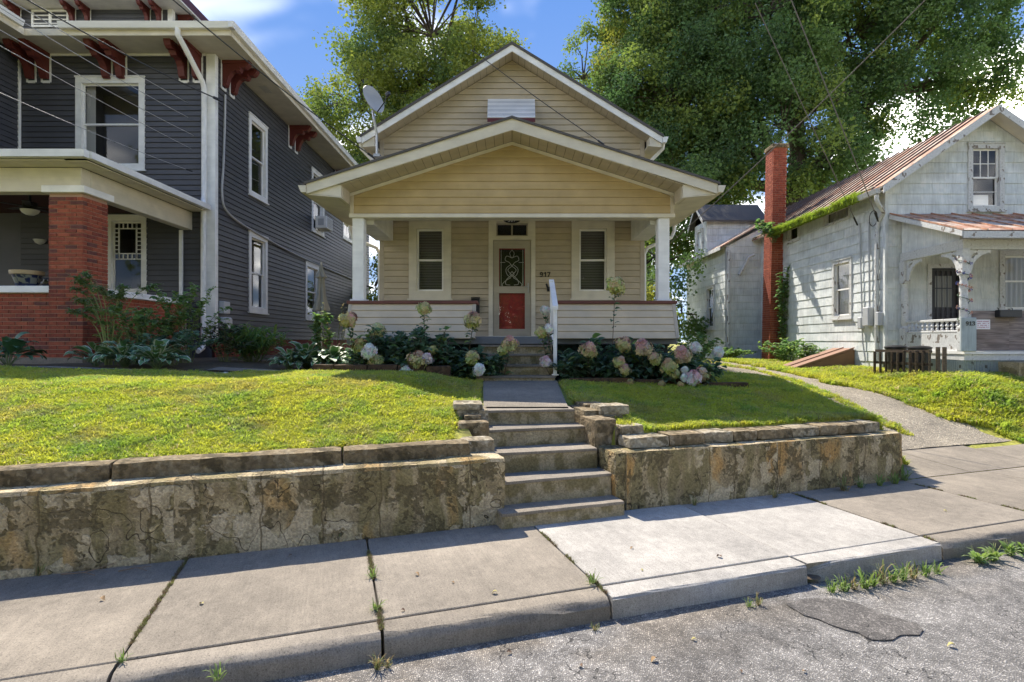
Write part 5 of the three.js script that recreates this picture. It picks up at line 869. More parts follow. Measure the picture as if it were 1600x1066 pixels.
  mesh('blossoms', fl(0, 5), mat([0.08, 0.10, 0.30], 0.7), gl).userData.kind = 'stuff'; mesh('blossoms', fl(0, 9), mat([0.55, 0.28, 0.20], 0.7), gl).userData.kind = 'stuff';
  gl.position.set(PX, FL, PZ);
}
// chimney of the pale house, cellar bulkhead, bins and slatted screen
{
  const ch = thing('brick_chimney', 'tall leaning red brick chimney at the side of the shingled house', 'chimney');
  const lean = (y) => 0.16 * (y - 1) / 7.6, r = rng(3), C = 0.078;
  mesh('core', gb().hexa([[9.0, 0.9, -19.58], [9.46, 0.9, -19.58], [9.46, 0.9, -19.02], [9.0, 0.9, -19.02], [9.0 + lean(8.6), 8.6, -19.58], [9.46 + lean(8.6), 8.6, -19.58], [9.46 + lean(8.6), 8.6, -19.02], [9.0 + lean(8.6), 8.6, -19.02]]), M.mortar, ch);
  const parts = [gb(), gb(), gb()];
  for (let k = 0, y = 1.0; y < 8.5; k++, y += C) {
    const o = lean(y), f = (n) => parts[n]; const pick = () => parts[Math.floor(r() * 2.99)];
    for (let x = 8.99 - (k % 2) * 0.11; x < 9.46; x += 0.225) { const a = Math.max(8.988, x), b = Math.min(9.468, x + 0.213); if (b - a > 0.03) pick().box(a + o, b + o, y, y + 0.066, -19.08, -19.012 + r() * 0.008); }
    for (let z = -19.09 + (k % 2) * 0.11; z > -19.58; z -= 0.225) { const a = Math.min(-19.09, z), b = Math.max(-19.588, z - 0.213); if (a - b > 0.03) pick().box(8.988 - r() * 0.008 + o, 9.06 + o, y, y + 0.066, b, a); }
  }
  parts.forEach((g, i) => { const o = mesh('brick_courses', g, M.brick[i], ch); o.userData.kind = 'stuff'; });
  mesh('cap', gb().cbox(8.94 + lean(8.5), 9.52 + lean(8.5), 8.52, 8.66, -19.64, -18.96, 0.02), M.stone[1], ch);
  rebase(ch, 9.2, 1.0, -19.3);

  const bh = thing('cellar_bulkhead', 'sloping brown cellar bulkhead doors against the shingled side wall', 'cellar door');
  const tanM = mat([0.32, 0.18, 0.12], 0.7, { map: T.grime });
  mesh('frame', gb().hexa([[7.84, 0.85, -16.0], [9.45, 0.85, -16.0], [9.45, 0.85, -15.0], [7.84, 0.85, -15.0], [7.84, 0.98, -16.0], [9.45, 1.52, -16.0], [9.45, 1.52, -15.0], [7.84, 0.98, -15.0]]), mat([0.24, 0.13, 0.07], 0.8, { map: T.grime }), bh);
  for (const [z0, z1] of [[-15.98, -15.51], [-15.49, -15.02]]) mesh('door_leaf', gb().hexa([[7.80, 0.975, z0], [9.44, 1.525, z0], [9.44, 1.525, z1], [7.80, 0.975, z1], [7.80, 1.01, z0], [9.44, 1.56, z0], [9.44, 1.56, z1], [7.80, 1.01, z1]]), tanM, bh);
  mesh('rib', gb().hexa([[7.80, 1.012, -15.03], [9.44, 1.562, -15.03], [9.44, 1.562, -14.99], [7.80, 1.012, -14.99], [7.80, 1.04, -15.03], [9.44, 1.59, -15.03], [9.44, 1.59, -14.99], [7.80, 1.04, -14.99]]).hexa([[7.80, 1.012, -15.52], [9.44, 1.562, -15.52], [9.44, 1.562, -15.48], [7.80, 1.012, -15.48], [7.80, 1.04, -15.52], [9.44, 1.59, -15.52], [9.44, 1.59, -15.48], [7.80, 1.04, -15.48]]), tanM, bh);
  rebase(bh, 8.6, 0.9, -15.5);

  const sc = thing('slatted_screen', 'low weathered wooden picket screen in front of the black bins', 'fence');
  const rs = rng(6); for (let i = 0; i < 10; i++) { const t = i / 9.0, x = lerp(8.67, 9.05, t), d = lerp(13.0, 11.78, t), gy = groundY(x, d); const o = mesh('picket', gb().cbox(-0.04, 0.04, 0, 0.60 + rs() * 0.03, -0.012, 0.012, 0.004), M.wood[i % 3], sc); o.position.set(x, gy - 0.04, -d); o.rotation.y = 0.55 + (rs() - 0.5) * 0.2; o.rotation.z = (rs() - 0.5) * 0.03; o.scale.x = i > 6 ? 1.25 : 1; }
  for (let i = 0; i < 2; i++) { const o = mesh('picket', gb().cbox(-0.045, 0.045, 0, 0.6, -0.012, 0.012, 0.004), M.wood[i], sc); o.position.set(9.18 + i * 0.14, 1.03, -11.72); }
  for (const y of [1.22, 1.5]) mesh('rail', gb().hexa([[8.70, y, -13.03], [8.735, y, -13.03], [9.12, y, -11.80], [9.085, y, -11.80], [8.70, y + 0.06, -13.03], [8.735, y + 0.06, -13.03], [9.12, y + 0.06, -11.80], [9.085, y + 0.06, -11.80]]), M.wood[2], sc);
  rebase(sc, 8.9, 1.05, -12.4);
  const bin = (x, d, label) => { const b = thing('rubbish_bin', label, 'bin'); mesh('body', gb().lathe([[0.19, 0], [0.23, 0.62], [0.25, 0.64], [0.25, 0.67], [0.22, 0.67], [0.18, 0.05], [0, 0.04]], 0, 0, 20).build(0.7), M.black, b); mesh('lid', gb().lathe([[0.265, 0.665], [0.265, 0.69], [0.2, 0.72], [0.05, 0.735], [0, 0.735]], 0, 0, 20).build(0.7), M.black, b); mesh('handle', gb().tube([[-0.25, 0.6, 0.05], [-0.31, 0.6, 0.05], [-0.31, 0.6, -0.05], [-0.25, 0.6, -0.05]], 0.012, 6), M.black, b); b.position.set(x, groundY(x, d) - 0.01, -d); b.scale.setScalar(0.9); };
  bin(9.12, 12.92, 'black round bin behind the screen, against the shingled wall corner'); bin(9.28, 12.38, 'black round bin behind the screen, beside the porch railing');
}
// ================================================================ trees
M.bark = mat([0.105, 0.085, 0.065], 0.95, { bumpMap: T.rough, bumpScale: 0.02, map: T.brick });
const leafMat = (c, tr = 0.55) => phys(c, 0.92, { transmission: tr, thickness: 0, specularIntensity: 0.5 });
M.leaf = leafMat([1, 1, 1]);                                       // tinted by the copies
function leafCluster(seed, n, spread, size) {                       // loose spray of pointed leaves round the origin
  const g = gb(), r = rng(seed), v = V3(), up = V3(), rt = V3();
  for (let i = 0; i < n; i++) {
    v.set(r() - 0.5, (r() - 0.5) * 0.8, r() - 0.5).multiplyScalar(2 * spread);
    up.set(r() - 0.5, r() * 0.5 - 0.45, r() - 0.5).normalize(); rt.set(r() - 0.5, r() - 0.5, r() - 0.5).cross(up).normalize();
    const s = size * (0.7 + r() * 0.6), A = v.toArray(), L = v.clone().addScaledVector(up, s * 0.5).addScaledVector(rt, s * 0.36).toArray(), R = v.clone().addScaledVector(up, s * 0.5).addScaledVector(rt, -s * 0.36), T1 = v.clone().addScaledVector(up, s).toArray();
    R.addScaledVector(up.clone().cross(rt), s * 0.16); g.tri(A, L, T1); g.tri(A, T1, R.toArray());
  }
  return g.build();
}
const SPRAY = [1, 2, 3].map((s) => leafCluster(s * 11, 24, 0.33, 0.125));
// crown: ellipsoids [x, y, z, rx, ry, rz] round the trunk base; tips carry clumps of sprays
function tree(name, label, x, y, z, { h, r0, lobes, tips, per = 16, clump = 0.75, tint, seed, group, sprayScale = 1, lean = 0, trunkTop = 0.55, category = 'tree', limbs = 1, sz = 1 }) {
  const t = thing(name, label, category, group), r = rng(seed), wood = gb();
  const top = V3(lean, h * trunkTop, 0), trunkPts = Array.from({ length: 7 }, (_, i) => [lean * (i / 6) ** 1.5 + (r() - 0.5) * 0.12 * i / 3, h * trunkTop * i / 6, (r() - 0.5) * 0.1]);
  wood.tube(trunkPts, r0, 9, r0 * 0.55);
  const mats = [[], [], []], cols = [[], [], []], nodes = [];
  for (const [lx, ly, lz, rx, ry, rz] of lobes) {                   // a limb into every lobe
    const end = V3(lx, ly, lz), a = V3(...trunkPts[3 + Math.floor(r() * 4)]), mid = a.clone().lerp(end, 0.5).add(V3((r() - 0.5) * 0.8, 0.6 + r() * 0.5, (r() - 0.5) * 0.8));
    const c = new THREE.QuadraticBezierCurve3(a, mid, end), p = c.getPoints(10); wood.tube(p.map((q) => q.toArray()), r0 * 0.42 * limbs, 7, r0 * 0.12); nodes.push(...p.slice(3));
    const n = Math.round(tips * rx * ry * rz);
    for (let i = 0; i < n; i++) {
      let d; do { d = V3(r() * 2 - 1, r() * 2 - 1, r() * 2 - 1); } while (d.length() > 1 || d.length() < 0.35);
      const tip = V3(lx + d.x * rx, ly + d.y * ry, lz + d.z * rz);
      if (fbm(tip.x * 0.55 + seed, tip.y * 0.55 + tip.z * 0.4, seed, 3) < 0.32) continue;
      let best = p[5]; for (const q of p) if (q.distanceTo(tip) < best.distanceTo(tip)) best = q;
      const bend = best.clone().lerp(tip, 0.5).add(V3((r() - 0.5) * 0.4, 0.25, (r() - 0.5) * 0.4));
      wood.tube([best.toArray(), bend.toArray(), tip.toArray()], 0.035 + r() * 0.03, 4, 0.008, false);
      const base = tint(r, tip, d);
      for (let k = 0; k < per; k++) {
        let e; do { e = V3(r() * 2 - 1, r() * 2 - 1, r() * 2 - 1); } while (e.length() > 1);
        const q = tip.clone().addScaledVector(e, clump * (0.5 + r() * 0.6)); q.y -= 0.1;
        const vI = Math.floor(r() * 3), sc = sprayScale * (0.7 + r() * 0.6); mats[vI].push(xform(q.x, q.y, q.z, r() * 6.28, sc, (r() - 0.5) * 1.2, (r() - 0.5) * 1.2));
        const m = 0.8 + r() * 0.4; cols[vI].push(base.clone().multiplyScalar(m));
      }
    }
  }
  mesh('trunk', wood.build(0.9), M.bark, t);
  SPRAY.forEach((s, i) => mats[i].length && copies('crown', s, M.leaf, t, mats[i], cols[i]));
  t.position.set(x, y, z); t.scale.setScalar(sz);
  return t;
}
const maple = (r) => { const q = r(); return q < 0.25 ? Cl(0.32, 0.34, 0.05) : q < 0.6 ? Cl(0.21, 0.28, 0.05) : Cl(0.14, 0.22, 0.05); };
const deep = (r) => { const q = r(); return q < 0.12 ? Cl(0.24, 0.32, 0.06) : q < 0.5 ? Cl(0.15, 0.25, 0.065) : Cl(0.105, 0.20, 0.06); };
const gold = (r) => { const q = r(); return q < 0.45 ? Cl(0.31, 0.36, 0.055) : q < 0.8 ? Cl(0.22, 0.30, 0.055) : Cl(0.14, 0.22, 0.05); };
{
  tree('maple_tree', 'airy yellow-green tree rising behind the roof beside the satellite dish', -3.6, 1.0, -25, { h: 19, r0: 0.34, seed: 5, tips: 1.9, per: 20, clump: 0.85, tint: gold, trunkTop: 0.5,
    lobes: [[-3.2, 11.5, 0, 2.6, 3.6, 2.4], [0, 14.5, 0.5, 3.0, 4.2, 2.6], [1.7, 13.2, -0.5, 2.3, 4.2, 2.4], [-1.6, 9.0, 0.6, 2.6, 2.2, 2.2], [1.4, 8.6, 0.4, 2.4, 2.4, 2.4], [-3.9, 8.2, 0.2, 1.7, 1.0, 1.4], [-1.6, 17.2, 0, 2.4, 2.2, 2.2], [1.3, 17.2, 0, 2.0, 2.4, 2.2]] });
  tree('maple_tree', 'huge dark green tree spreading over the shingled house roof', 15.2, 1.0, -29, { h: 26, r0: 0.62, seed: 9, tips: 0.95, per: 24, clump: 1.2, tint: deep, sprayScale: 1.25, trunkTop: 0.5, limbs: 1.4,
    lobes: [[-6.5, 13.5, 0, 4.2, 4.4, 3.6], [-2.0, 17.5, 1, 4.6, 4.4, 4.0], [3.2, 17.2, 0, 4.6, 4.2, 4.0], [8.0, 18.6, 1, 4.4, 3.2, 3.4], [6.0, 13.8, 0.5, 4.0, 2.6, 3.2], [-6.8, 8.6, 0.5, 3.6, 3.4, 3.2], [-1.5, 11.5, 1.5, 3.6, 3.4, 3.0], [-5.2, 19.5, 0, 4.4, 3.6, 3.8], [0.5, 21.5, 0, 5, 3, 4], [2.4, 10.6, 0, 3.0, 2.4, 2.6], [10.4, 14.6, 0, 2.4, 1.6, 2.2]] });
  tree('maple_tree', 'green tree crowding the gap right of the bungalow roof', 7.6, 1.0, -31, { h: 21, r0: 0.4, seed: 14, sz: 1.15, tips: 1.2, per: 24, clump: 1.0, tint: maple, sprayScale: 1.15, trunkTop: 0.5,
    lobes: [[0, 14.5, 0, 3.6, 4.2, 3.2], [2.2, 10.5, 0.5, 3.2, 3.6, 3.0], [-1.6, 10.8, 0, 2.8, 3.2, 2.6], [1.4, 18.2, 0, 3.4, 3.0, 3.0], [2.6, 6.6, 0.5, 2.8, 3.0, 2.6], [-0.2, 6.4, 0.8, 2.6, 2.8, 2.4]] });
  tree('slender_tree', 'slender upright yellow-green tree just right of the roof peak', 4.2, 1.0, -32, { h: 17, r0: 0.2, seed: 21, sz: 1.14, tips: 2.0, per: 15, clump: 0.6, tint: gold, trunkTop: 0.6,
    lobes: [[0, 14.2, 0, 1.3, 3.6, 1.3], [1.6, 12.4, 0, 1.5, 3.0, 1.4], [-0.6, 11.6, 0, 1.3, 2.4, 1.3]] });
  tree('hedge_tree', 'low dense shrub tree behind the gap between bungalow and shingled house', 6.6, 0.9, -23.4, { h: 6, r0: 0.12, seed: 31, tips: 1.5, per: 14, clump: 0.65, tint: deep, trunkTop: 0.4, lobes: [[0, 4.4, 0, 1.6, 2.2, 1.4], [-0.8, 2.2, 0.3, 1.5, 1.8, 1.4], [0.9, 2.0, 0.2, 1.4, 1.6, 1.3]] });
  tree('hedge_tree', 'low yellow-green shrub tree seen between the left porch post and house corner', -6.4, 1.0, -25, { h: 5, r0: 0.1, seed: 37, tips: 1.5, per: 14, clump: 0.6, tint: gold, trunkTop: 0.4, lobes: [[0, 3.2, 0, 1.5, 1.6, 1.3], [1.2, 2.4, 0, 1.4, 1.4, 1.2], [-0.9, 1.8, 0, 1.2, 1.3, 1.2]] });
  tree('hedge_tree', 'small green shrub tree low behind the right porch post', 4.6, 0.9, -20.5, { h: 4, r0: 0.1, seed: 39, tips: 1.8, per: 13, clump: 0.5, tint: maple, trunkTop: 0.4, lobes: [[0, 2.4, 0, 1.3, 1.6, 1.2], [0.8, 1.2, 0.2, 1.1, 1.1, 1.0]] });
  // trees across the street, seen mirrored in the window panes
  const across = tree('street_tree', 'broad green tree standing across the road', -14, 0, 42, { sz: 2.2, h: 12, r0: 0.3, seed: 43, tips: 0.7, per: 26, clump: 1.3, tint: maple, sprayScale: 1.9, lobes: [[0, 9, 0, 3.4, 4.0, 3.0], [-2, 5.4, 0, 2.6, 3.2, 2.6], [2, 5.2, 0, 2.6, 3.2, 2.6], [-1.5, 1.6, 0.5, 2.6, 1.5, 1.6], [1.5, 1.6, 0.5, 2.6, 1.5, 1.6]], group: 'trees across the road' });
  for (const [x, z, s] of [[-3, 44, 2.3], [7, 42, 2.2], [17, 44, 2.4], [28, 43, 2.2], [-25, 44, 2.3], [-36, 42, 2.2]]) { const c = across.clone(); c.name = numbered('street_tree'); c.position.set(x, 0, z); c.scale.setScalar(s); c.rotation.y = x; scene.add(c); }
}

// ================================================================ lawns
M.grass = phys([1, 1, 1], 0.97, { transmission: 0.6, thickness: 0, specularIntensity: 0.4 });
function tuft(seed, n, len, spread) {
  const g = gb(), r = rng(seed);
  for (let i = 0; i < n; i++) {
    const a = r() * 6.28, x = (r() - 0.5) * spread, z = (r() - 0.5) * spread, l = len * (0.6 + r() * 0.7), b = (0.25 + r() * 0.9) * l, w = 0.0028 + r() * 0.0022, dx = Math.cos(a), dz = Math.sin(a), px = -dz * w, pz = dx * w;
    const p0 = [x, -0.01, z], p1 = [x + dx * b * 0.35, l * 0.6, z + dz * b * 0.35], p2 = [x + dx * b, l * (0.95 - 0.25 * r()), z + dz * b];
    g.quad([p0[0] - px, p0[1], p0[2] - pz], [p0[0] + px, p0[1], p0[2] + pz], [p1[0] + px, p1[1], p1[2] + pz], [p1[0] - px, p1[1], p1[2] - pz]); g.tri([p1[0] - px, p1[1], p1[2] - pz], [p1[0] + px, p1[1], p1[2] + pz], p2);
  }
  return g.build();
}
const TUFT = [1, 2, 3].map((s) => tuft(s * 7, 12, 0.055, 0.06));
function lawn(name, label, inside, box, dens, seed, scale = 1, tone = [1, 1, 1]) {
  const r = rng(seed), list = [[], [], []], cols = [[], [], []], [x0, x1, d0, d1] = box;
  const n = Math.round((x1 - x0) * (d1 - d0) * dens);
  for (let i = 0; i < n; i++) {
    const x = lerp(x0, x1, r()), d = lerp(d0, d1, r()); if (!inside(x, d)) continue;
    const far = clamp(d / 7, 0.8, 1.8); if (r() > 1 / (far * far) + 0.15) continue;
    const p = fbm(x * 1.1, d * 1.1, 61, 4), p2 = fbm(x * 4, d * 4, 67, 3), k = Math.floor(r() * 3), s = scale * Math.sqrt(far) * (0.65 + r() * 0.55) * (0.75 + p2 * 0.6) * 0.9;
    list[k].push(xform(x, groundY(x, d), -d, r() * 6.28, s * 1.15, (r() - 0.5) * 0.5, (r() - 0.5) * 0.5, s));
    let c = [lerp(0.44, 0.58, p), lerp(0.52, 0.56, p), lerp(0.05, 0.06, p)]; if (p2 > 0.62) c = [c[0] * 0.75, c[1] * 0.88, c[2]]; const dry = ss(0.60, 0.72, fbm(x * 1.8 + 7, d * 1.8, 71, 4)); c = mix3(c, [0.50, 0.36, 0.14], dry * 0.35); if (r() < 0.05) c = [0.50, 0.42, 0.2]; if (fbm(x * 3.1 + 3, d * 3.1, 83, 3) > 0.66) c = [c[0] * 0.78, c[1] * 0.9, c[2]];
    const m = 0.7 + r() * 0.6; cols[k].push(Cl(c[0] * m * tone[0], c[1] * m * tone[1], c[2] * m * tone[2]));
  }
  const o = struct(name); o.userData.kind = 'stuff'; tag(o, label, 'grass');
  list.forEach((l, i) => l.length && copies('blades', TUFT[i], M.grass, o, l, cols[i]));
}
lawn('lawn_grass', 'clipped yellow-green grass left of the stairs', (x, d) => { const [, b] = AB(x, d); return b > 0.42 && !bedLeft(x, d) && x < lerp(-0.38, -0.5, clamp((d - 6) / 3)) - 0.02 - (d < 6.7 ? 0.22 : 0) && d < 9.0; }, [-9.6, -0.3, 3.0, 9.3], 2600, 3);
lawn('lawn_grass_001', 'clipped grass right of the stairs', (x, d) => { const [a, b] = AB(x, d); return b > 0.40 && x > 0.80 + (d < 7.0 ? 0.42 * ss(7.05, 6.6, d) : 0) && x < 5.35 + (vn(d * 2, 1, 6) - 0.5) * 0.3 && (d < 8.95 || x > 3.3); }, [0.7, 5.6, 5.6, 11], 2600, 5, 1);
lawn('lawn_grass_002', 'rough grass bank before the shingled house', (x, d) => { const [a, b] = AB(x, d); return b > 0.86 && x > 8.2 - 0.95 * ss(9, 13, d) + (vn(d * 2, 3, 6) - 0.5) * 0.5 && x < 14 && d < 19 && !(x > 7.75 && x < 9.5 && d > 14.9 && d < 16.05) && !(x > 9.3 && d > 11.7); }, [7, 14, 7.6, 19], 1500, 7, 1.5);
lawn('verge_weeds', 'thin grass strip down the middle of the gravel drive', (x, d) => Math.abs(x - 6.5 - 0.1 * Math.sin(d)) < 0.22 * vn(d * 2, x * 3, 8) || (x > 5.2 && x < 5.5), [5.1, 7.2, 9, 20], 700, 11, 1.1);

// ================================================================ garden plants
function leafBlade(len, wid, { segs = 5, arch = 0.6, fold = 0.25, tip = 1.0, margin = null, base = 0.15, colA = [1, 1, 1] }) {   // leaf along +z, arching down; vertex colours when it has a pale margin
  const g = gb(), W = (t) => wid * Math.pow(Math.sin(Math.PI * Math.pow(t, 0.75 * tip) * 0.97 + 0.05), 0.8) + 0.001, pt = (t, s) => { const w = W(t) * s, a = arch * t; return [w, len * (Math.sin(a * 1.1) / (1.1 * Math.max(arch, 0.01)) * 0 + base * t + Math.sin(t * Math.PI * 0.85) * arch * 0.35) + Math.abs(s) * fold * W(t) * 0.9, len * t * (1 - 0.12 * arch * t)]; };
  for (let i = 0; i < segs; i++) for (const [s0, s1] of margin ? [[-1, -0.72], [-0.72, 0], [0, 0.72], [0.72, 1]] : [[-1, 0], [0, 1]]) {
    if (margin) g.col = Math.abs(s0 + s1) > 1.5 ? margin : colA;
    const t0 = i / segs, t1 = (i + 1) / segs; g.quad(pt(t0, s0), pt(t0, s1), pt(t1, s1), pt(t1, s0));
  }
  g.col = null;
  return g.build(1.0);
}
const greenLeaf = (c, tr = 0.3, vc = false) => phys(c, 0.5, { transmission: tr, thickness: 0, vertexColors: vc });
const HOSTA = { edged: [[0.11, 0.23, 0.07], [0.52, 0.56, 0.40]], blue: [[0.07, 0.17, 0.08], [0.08, 0.19, 0.09]] };
const hostaLeaf = Object.fromEntries(Object.entries(HOSTA).map(([k, [a, b]]) => [k, [0.85, 1, 1.2].map((s) => leafBlade(0.24 * s, 0.062 * s, { margin: b, colA: a, arch: 0.9, base: 0.35 }))]));
M.hosta = greenLeaf([1, 1, 1], 0.28, true);
function hosta(label, x, d, kind, n, size, seed) {
  const t = thing('hosta_plant', label, 'plant'), r = rng(seed), y = groundY(x, d);
  for (let i = 0; i < n; i++) { const a = i * 2.4 + r() * 0.7, q = Math.sqrt((i + 0.5) / n), o = mesh('leaf', hostaLeaf[kind][Math.floor(r() * 3)], M.hosta, t); o.position.set(Math.sin(a) * 0.17 * q * size, (0.10 + (1 - q) * 0.18 + r() * 0.03) * size, Math.cos(a) * 0.17 * q * size); o.rotation.set(-0.30 + q * 0.95 + (r() - 0.5) * 0.4, a, (r() - 0.5) * 0.7, 'YXZ'); o.scale.setScalar(size * (0.75 + r() * 0.5)); }
  const st = gb(); for (let i = 0; i < n; i += 2) { const a = i * 2.4, q = Math.sqrt((i + 0.5) / n); st.tube([[0, -0.03, 0], [Math.sin(a) * 0.10 * q * size, 0.08 * size, Math.cos(a) * 0.10 * q * size], [Math.sin(a) * 0.17 * q * size, (0.10 + (1 - q) * 0.18) * size, Math.cos(a) * 0.17 * q * size]], 0.005, 4); }
  mesh('stalk', st, greenLeaf([0.16, 0.22, 0.08], 0.1), t).userData.kind = 'stuff';
  t.position.set(x, y, -d);
  return t;
}
// leafy bush: arching stems carrying ovate leaves
const OVATE = [leafBlade(0.10, 0.030, { segs: 4, arch: 0.5, base: 0.1 }), leafBlade(0.075, 0.024, { segs: 4, arch: 0.6, base: 0.1 })];
const FERNY = [leafBlade(0.085, 0.010, { segs: 3, arch: 0.7, base: 0.05 }), leafBlade(0.06, 0.008, { segs: 3, arch: 0.8, base: 0.05 })];
function bush(name, label, x, d, { stems, h, spread, leaves, shapes = OVATE, tint, seed, scale = 1, curve = 0.5, group, stemCol = [0.14, 0.17, 0.06], from = 0.15, category = 'shrub', rad = 0.006, y = null }) {
  const t = thing(name, label, category, group), r = rng(seed), w = gb(), ms = shapes.map(() => []), cs = shapes.map(() => []);
  for (let i = 0; i < stems; i++) {
    const a = r() * 6.28, q = Math.sqrt(r()), hh = h * (0.55 + r() * 0.5), ex = Math.cos(a) * spread * q, ez = Math.sin(a) * spread * q * 0.7, c = new THREE.QuadraticBezierCurve3(V3(ex * 0.15, -0.04, ez * 0.15), V3(ex * (1 - curve), hh * 0.75, ez * (1 - curve)), V3(ex * 1.15, hh * (1 - 0.25 * curve * q), ez * 1.15)), p = c.getPoints(8);
    w.tube(p.map((v) => v.toArray()), rad, 5, rad * 0.45);
    for (let k = 0; k < leaves; k++) {
      const f = lerp(from, 1, Math.sqrt(r())), q2 = c.getPoint(f), vI = Math.floor(r() * shapes.length), s = scale * (0.6 + r() * 0.8);
      ms[vI].push(xform(q2.x + (r() - 0.5) * 0.05, q2.y + (r() - 0.5) * 0.04, q2.z + (r() - 0.5) * 0.05, r() * 6.28, s, (r() - 0.5) * 1.1 + 0.2, (r() - 0.5) * 0.8)); cs[vI].push(tint(r));
    }
  }
  mesh('stem', w, mat(stemCol, 0.8), t).userData.kind = 'stuff';
  shapes.forEach((s, i) => copies('foliage', s, M.grass, t, ms[i], cs[i]));
  t.position.set(x, y ?? groundY(x, d) - 0.01, -d);
  return t;
}
const tintOf = (...list) => (r) => { const c = list[Math.floor(r() * list.length)], m = 0.75 + r() * 0.5; return Cl(c[0] * m, c[1] * m, c[2] * m); };
const midGreen = tintOf([0.17, 0.31, 0.07], [0.13, 0.26, 0.07], [0.24, 0.34, 0.075]), darkGreen = tintOf([0.085, 0.185, 0.085], [0.105, 0.21, 0.09], [0.07, 0.155, 0.075]), limeGreen = midGreen;
{
  const X = (px, d) => (px - 800) / FOCAL * d;
  // bed before the brick porch
  bush('feathery_shrub', 'tall arching cane plant with feathery leaves against the brick column', X(172, 9.25), 9.25, { stems: 16, h: 1.75, spread: 0.62, leaves: 90, shapes: FERNY, tint: tintOf([0.10, 0.20, 0.05], [0.14, 0.22, 0.05]), seed: 2, scale: 1.3, curve: 0.85, from: 0.62, stemCol: [0.22, 0.26, 0.08], rad: 0.009 });
  bush('leafy_shrub', 'dense leafy green shrub below the brick porch side rail', X(215, 9.4), 9.4, { stems: 26, h: 1.05, spread: 0.7, leaves: 34, tint: midGreen, seed: 4, scale: 1.0 });
  bush('leafy_shrub', 'tall green shrub climbing toward the white corner downspout', X(290, 9.9), 9.9, { stems: 24, h: 1.45, spread: 0.75, leaves: 34, tint: midGreen, seed: 6, scale: 1.05 });
  bush('leafy_shrub', 'low spreading dark shrub at the foot of the corner downspout', X(262, 9.2), 9.2, { stems: 24, h: 0.65, spread: 0.75, leaves: 32, tint: darkGreen, seed: 8, scale: 0.95 });
  bush('leafy_shrub', 'straggly reddish green plants along the dark side wall', X(352, 10.6), 10.6, { stems: 18, h: 0.75, spread: 0.6, leaves: 28, tint: tintOf([0.08, 0.13, 0.05], [0.16, 0.12, 0.06]), seed: 10 });
  bush('strap_leaf_plant', 'clump of long strap leaves along the dark side wall', X(395, 11), 11, { stems: 30, h: 0.6, spread: 0.7, leaves: 16, shapes: [leafBlade(0.3, 0.018, { segs: 5, arch: 0.9, base: 0.4 })], tint: midGreen, seed: 12, scale: 1.1, from: 0.0, category: 'plant' });
  hosta('broad hosta clump in front of the feathery cane plant', X(195, 8.75), 8.75, 'edged', 60, 1.0, 3); hosta('white-edged hosta clump beside the garden hose', X(245, 8.6), 8.6, 'edged', 64, 1.0, 5); hosta('small hosta at the brick column foot', X(150, 8.8), 8.8, 'edged', 30, 0.95, 8);
  hosta('blue-green hosta at the end of the brick half wall', X(12, 8.7), 8.7, 'blue', 44, 1.15, 6);
  hosta('white-edged hosta behind the end of the block edging', X(480, 9.9), 9.9, 'edged', 90, 1.05, 11); hosta('white-edged hosta beside the porch lattice', X(518, 9.9), 9.9, 'edged', 80, 1.0, 13); hosta('smaller white-edged hosta at the side path end', X(452, 9.7), 9.7, 'edged', 50, 0.8, 15);
  bush('flowering_stalk_plant', 'upright leafy stalk rising among the hostas below the parasol', X(497, 10.2), 10.2, { stems: 7, h: 1.25, spread: 0.22, leaves: 60, tint: limeGreen, seed: 17, scale: 1.1, curve: 0.1, category: 'plant' });
  bush('dry_stalk_plant', 'thin dry seed stalks behind the hostas by the porch corner', X(520, 10.6), 10.6, { stems: 14, h: 1.3, spread: 0.55, leaves: 12, tint: tintOf([0.14, 0.15, 0.06], [0.20, 0.17, 0.08]), seed: 19, scale: 0.6, curve: 0.2, category: 'plant' });
  // beside the shingled house
  bush('climbing_vine', 'green vine climbing the shaded side of the brick chimney', 9.35, 18.75, { stems: 10, h: 3.5, spread: 0.25, leaves: 55, tint: midGreen, seed: 23, scale: 1.5, curve: 0.2, from: 0.02, category: 'vine' });
  bush('climbing_vine', 'tuft of vine at the eave beside the chimney', 9.05, 18.8, { stems: 12, h: 0.8, spread: 0.6, leaves: 50, tint: midGreen, seed: 24, scale: 1.5, y: 5.2, category: 'vine' });
  bush('weed_patch', 'tall weeds at the chimney foot', 8.9, 17.6, { stems: 40, h: 0.8, spread: 0.9, leaves: 22, tint: limeGreen, seed: 26, scale: 1.2, category: 'weeds' });
  bush('weed_patch', 'weeds between the chimney and cellar bulkhead', 9.0, 16.5, { stems: 34, h: 0.7, spread: 0.6, leaves: 22, tint: limeGreen, seed: 27, scale: 1.1, category: 'weeds' });
  bush('weed_patch', 'low green weeds along the wing wall of the shingled house', 7.9, 19.8, { stems: 40, h: 0.5, spread: 1.0, leaves: 22, tint: midGreen, seed: 28, scale: 1.2, category: 'weeds' });
  bush('leafy_shrub', 'leafy shrub behind the right end of the porch half wall', 3.9, 11.6, { stems: 30, h: 0.9, spread: 0.6, leaves: 30, tint: limeGreen, seed: 29, scale: 1.0 });
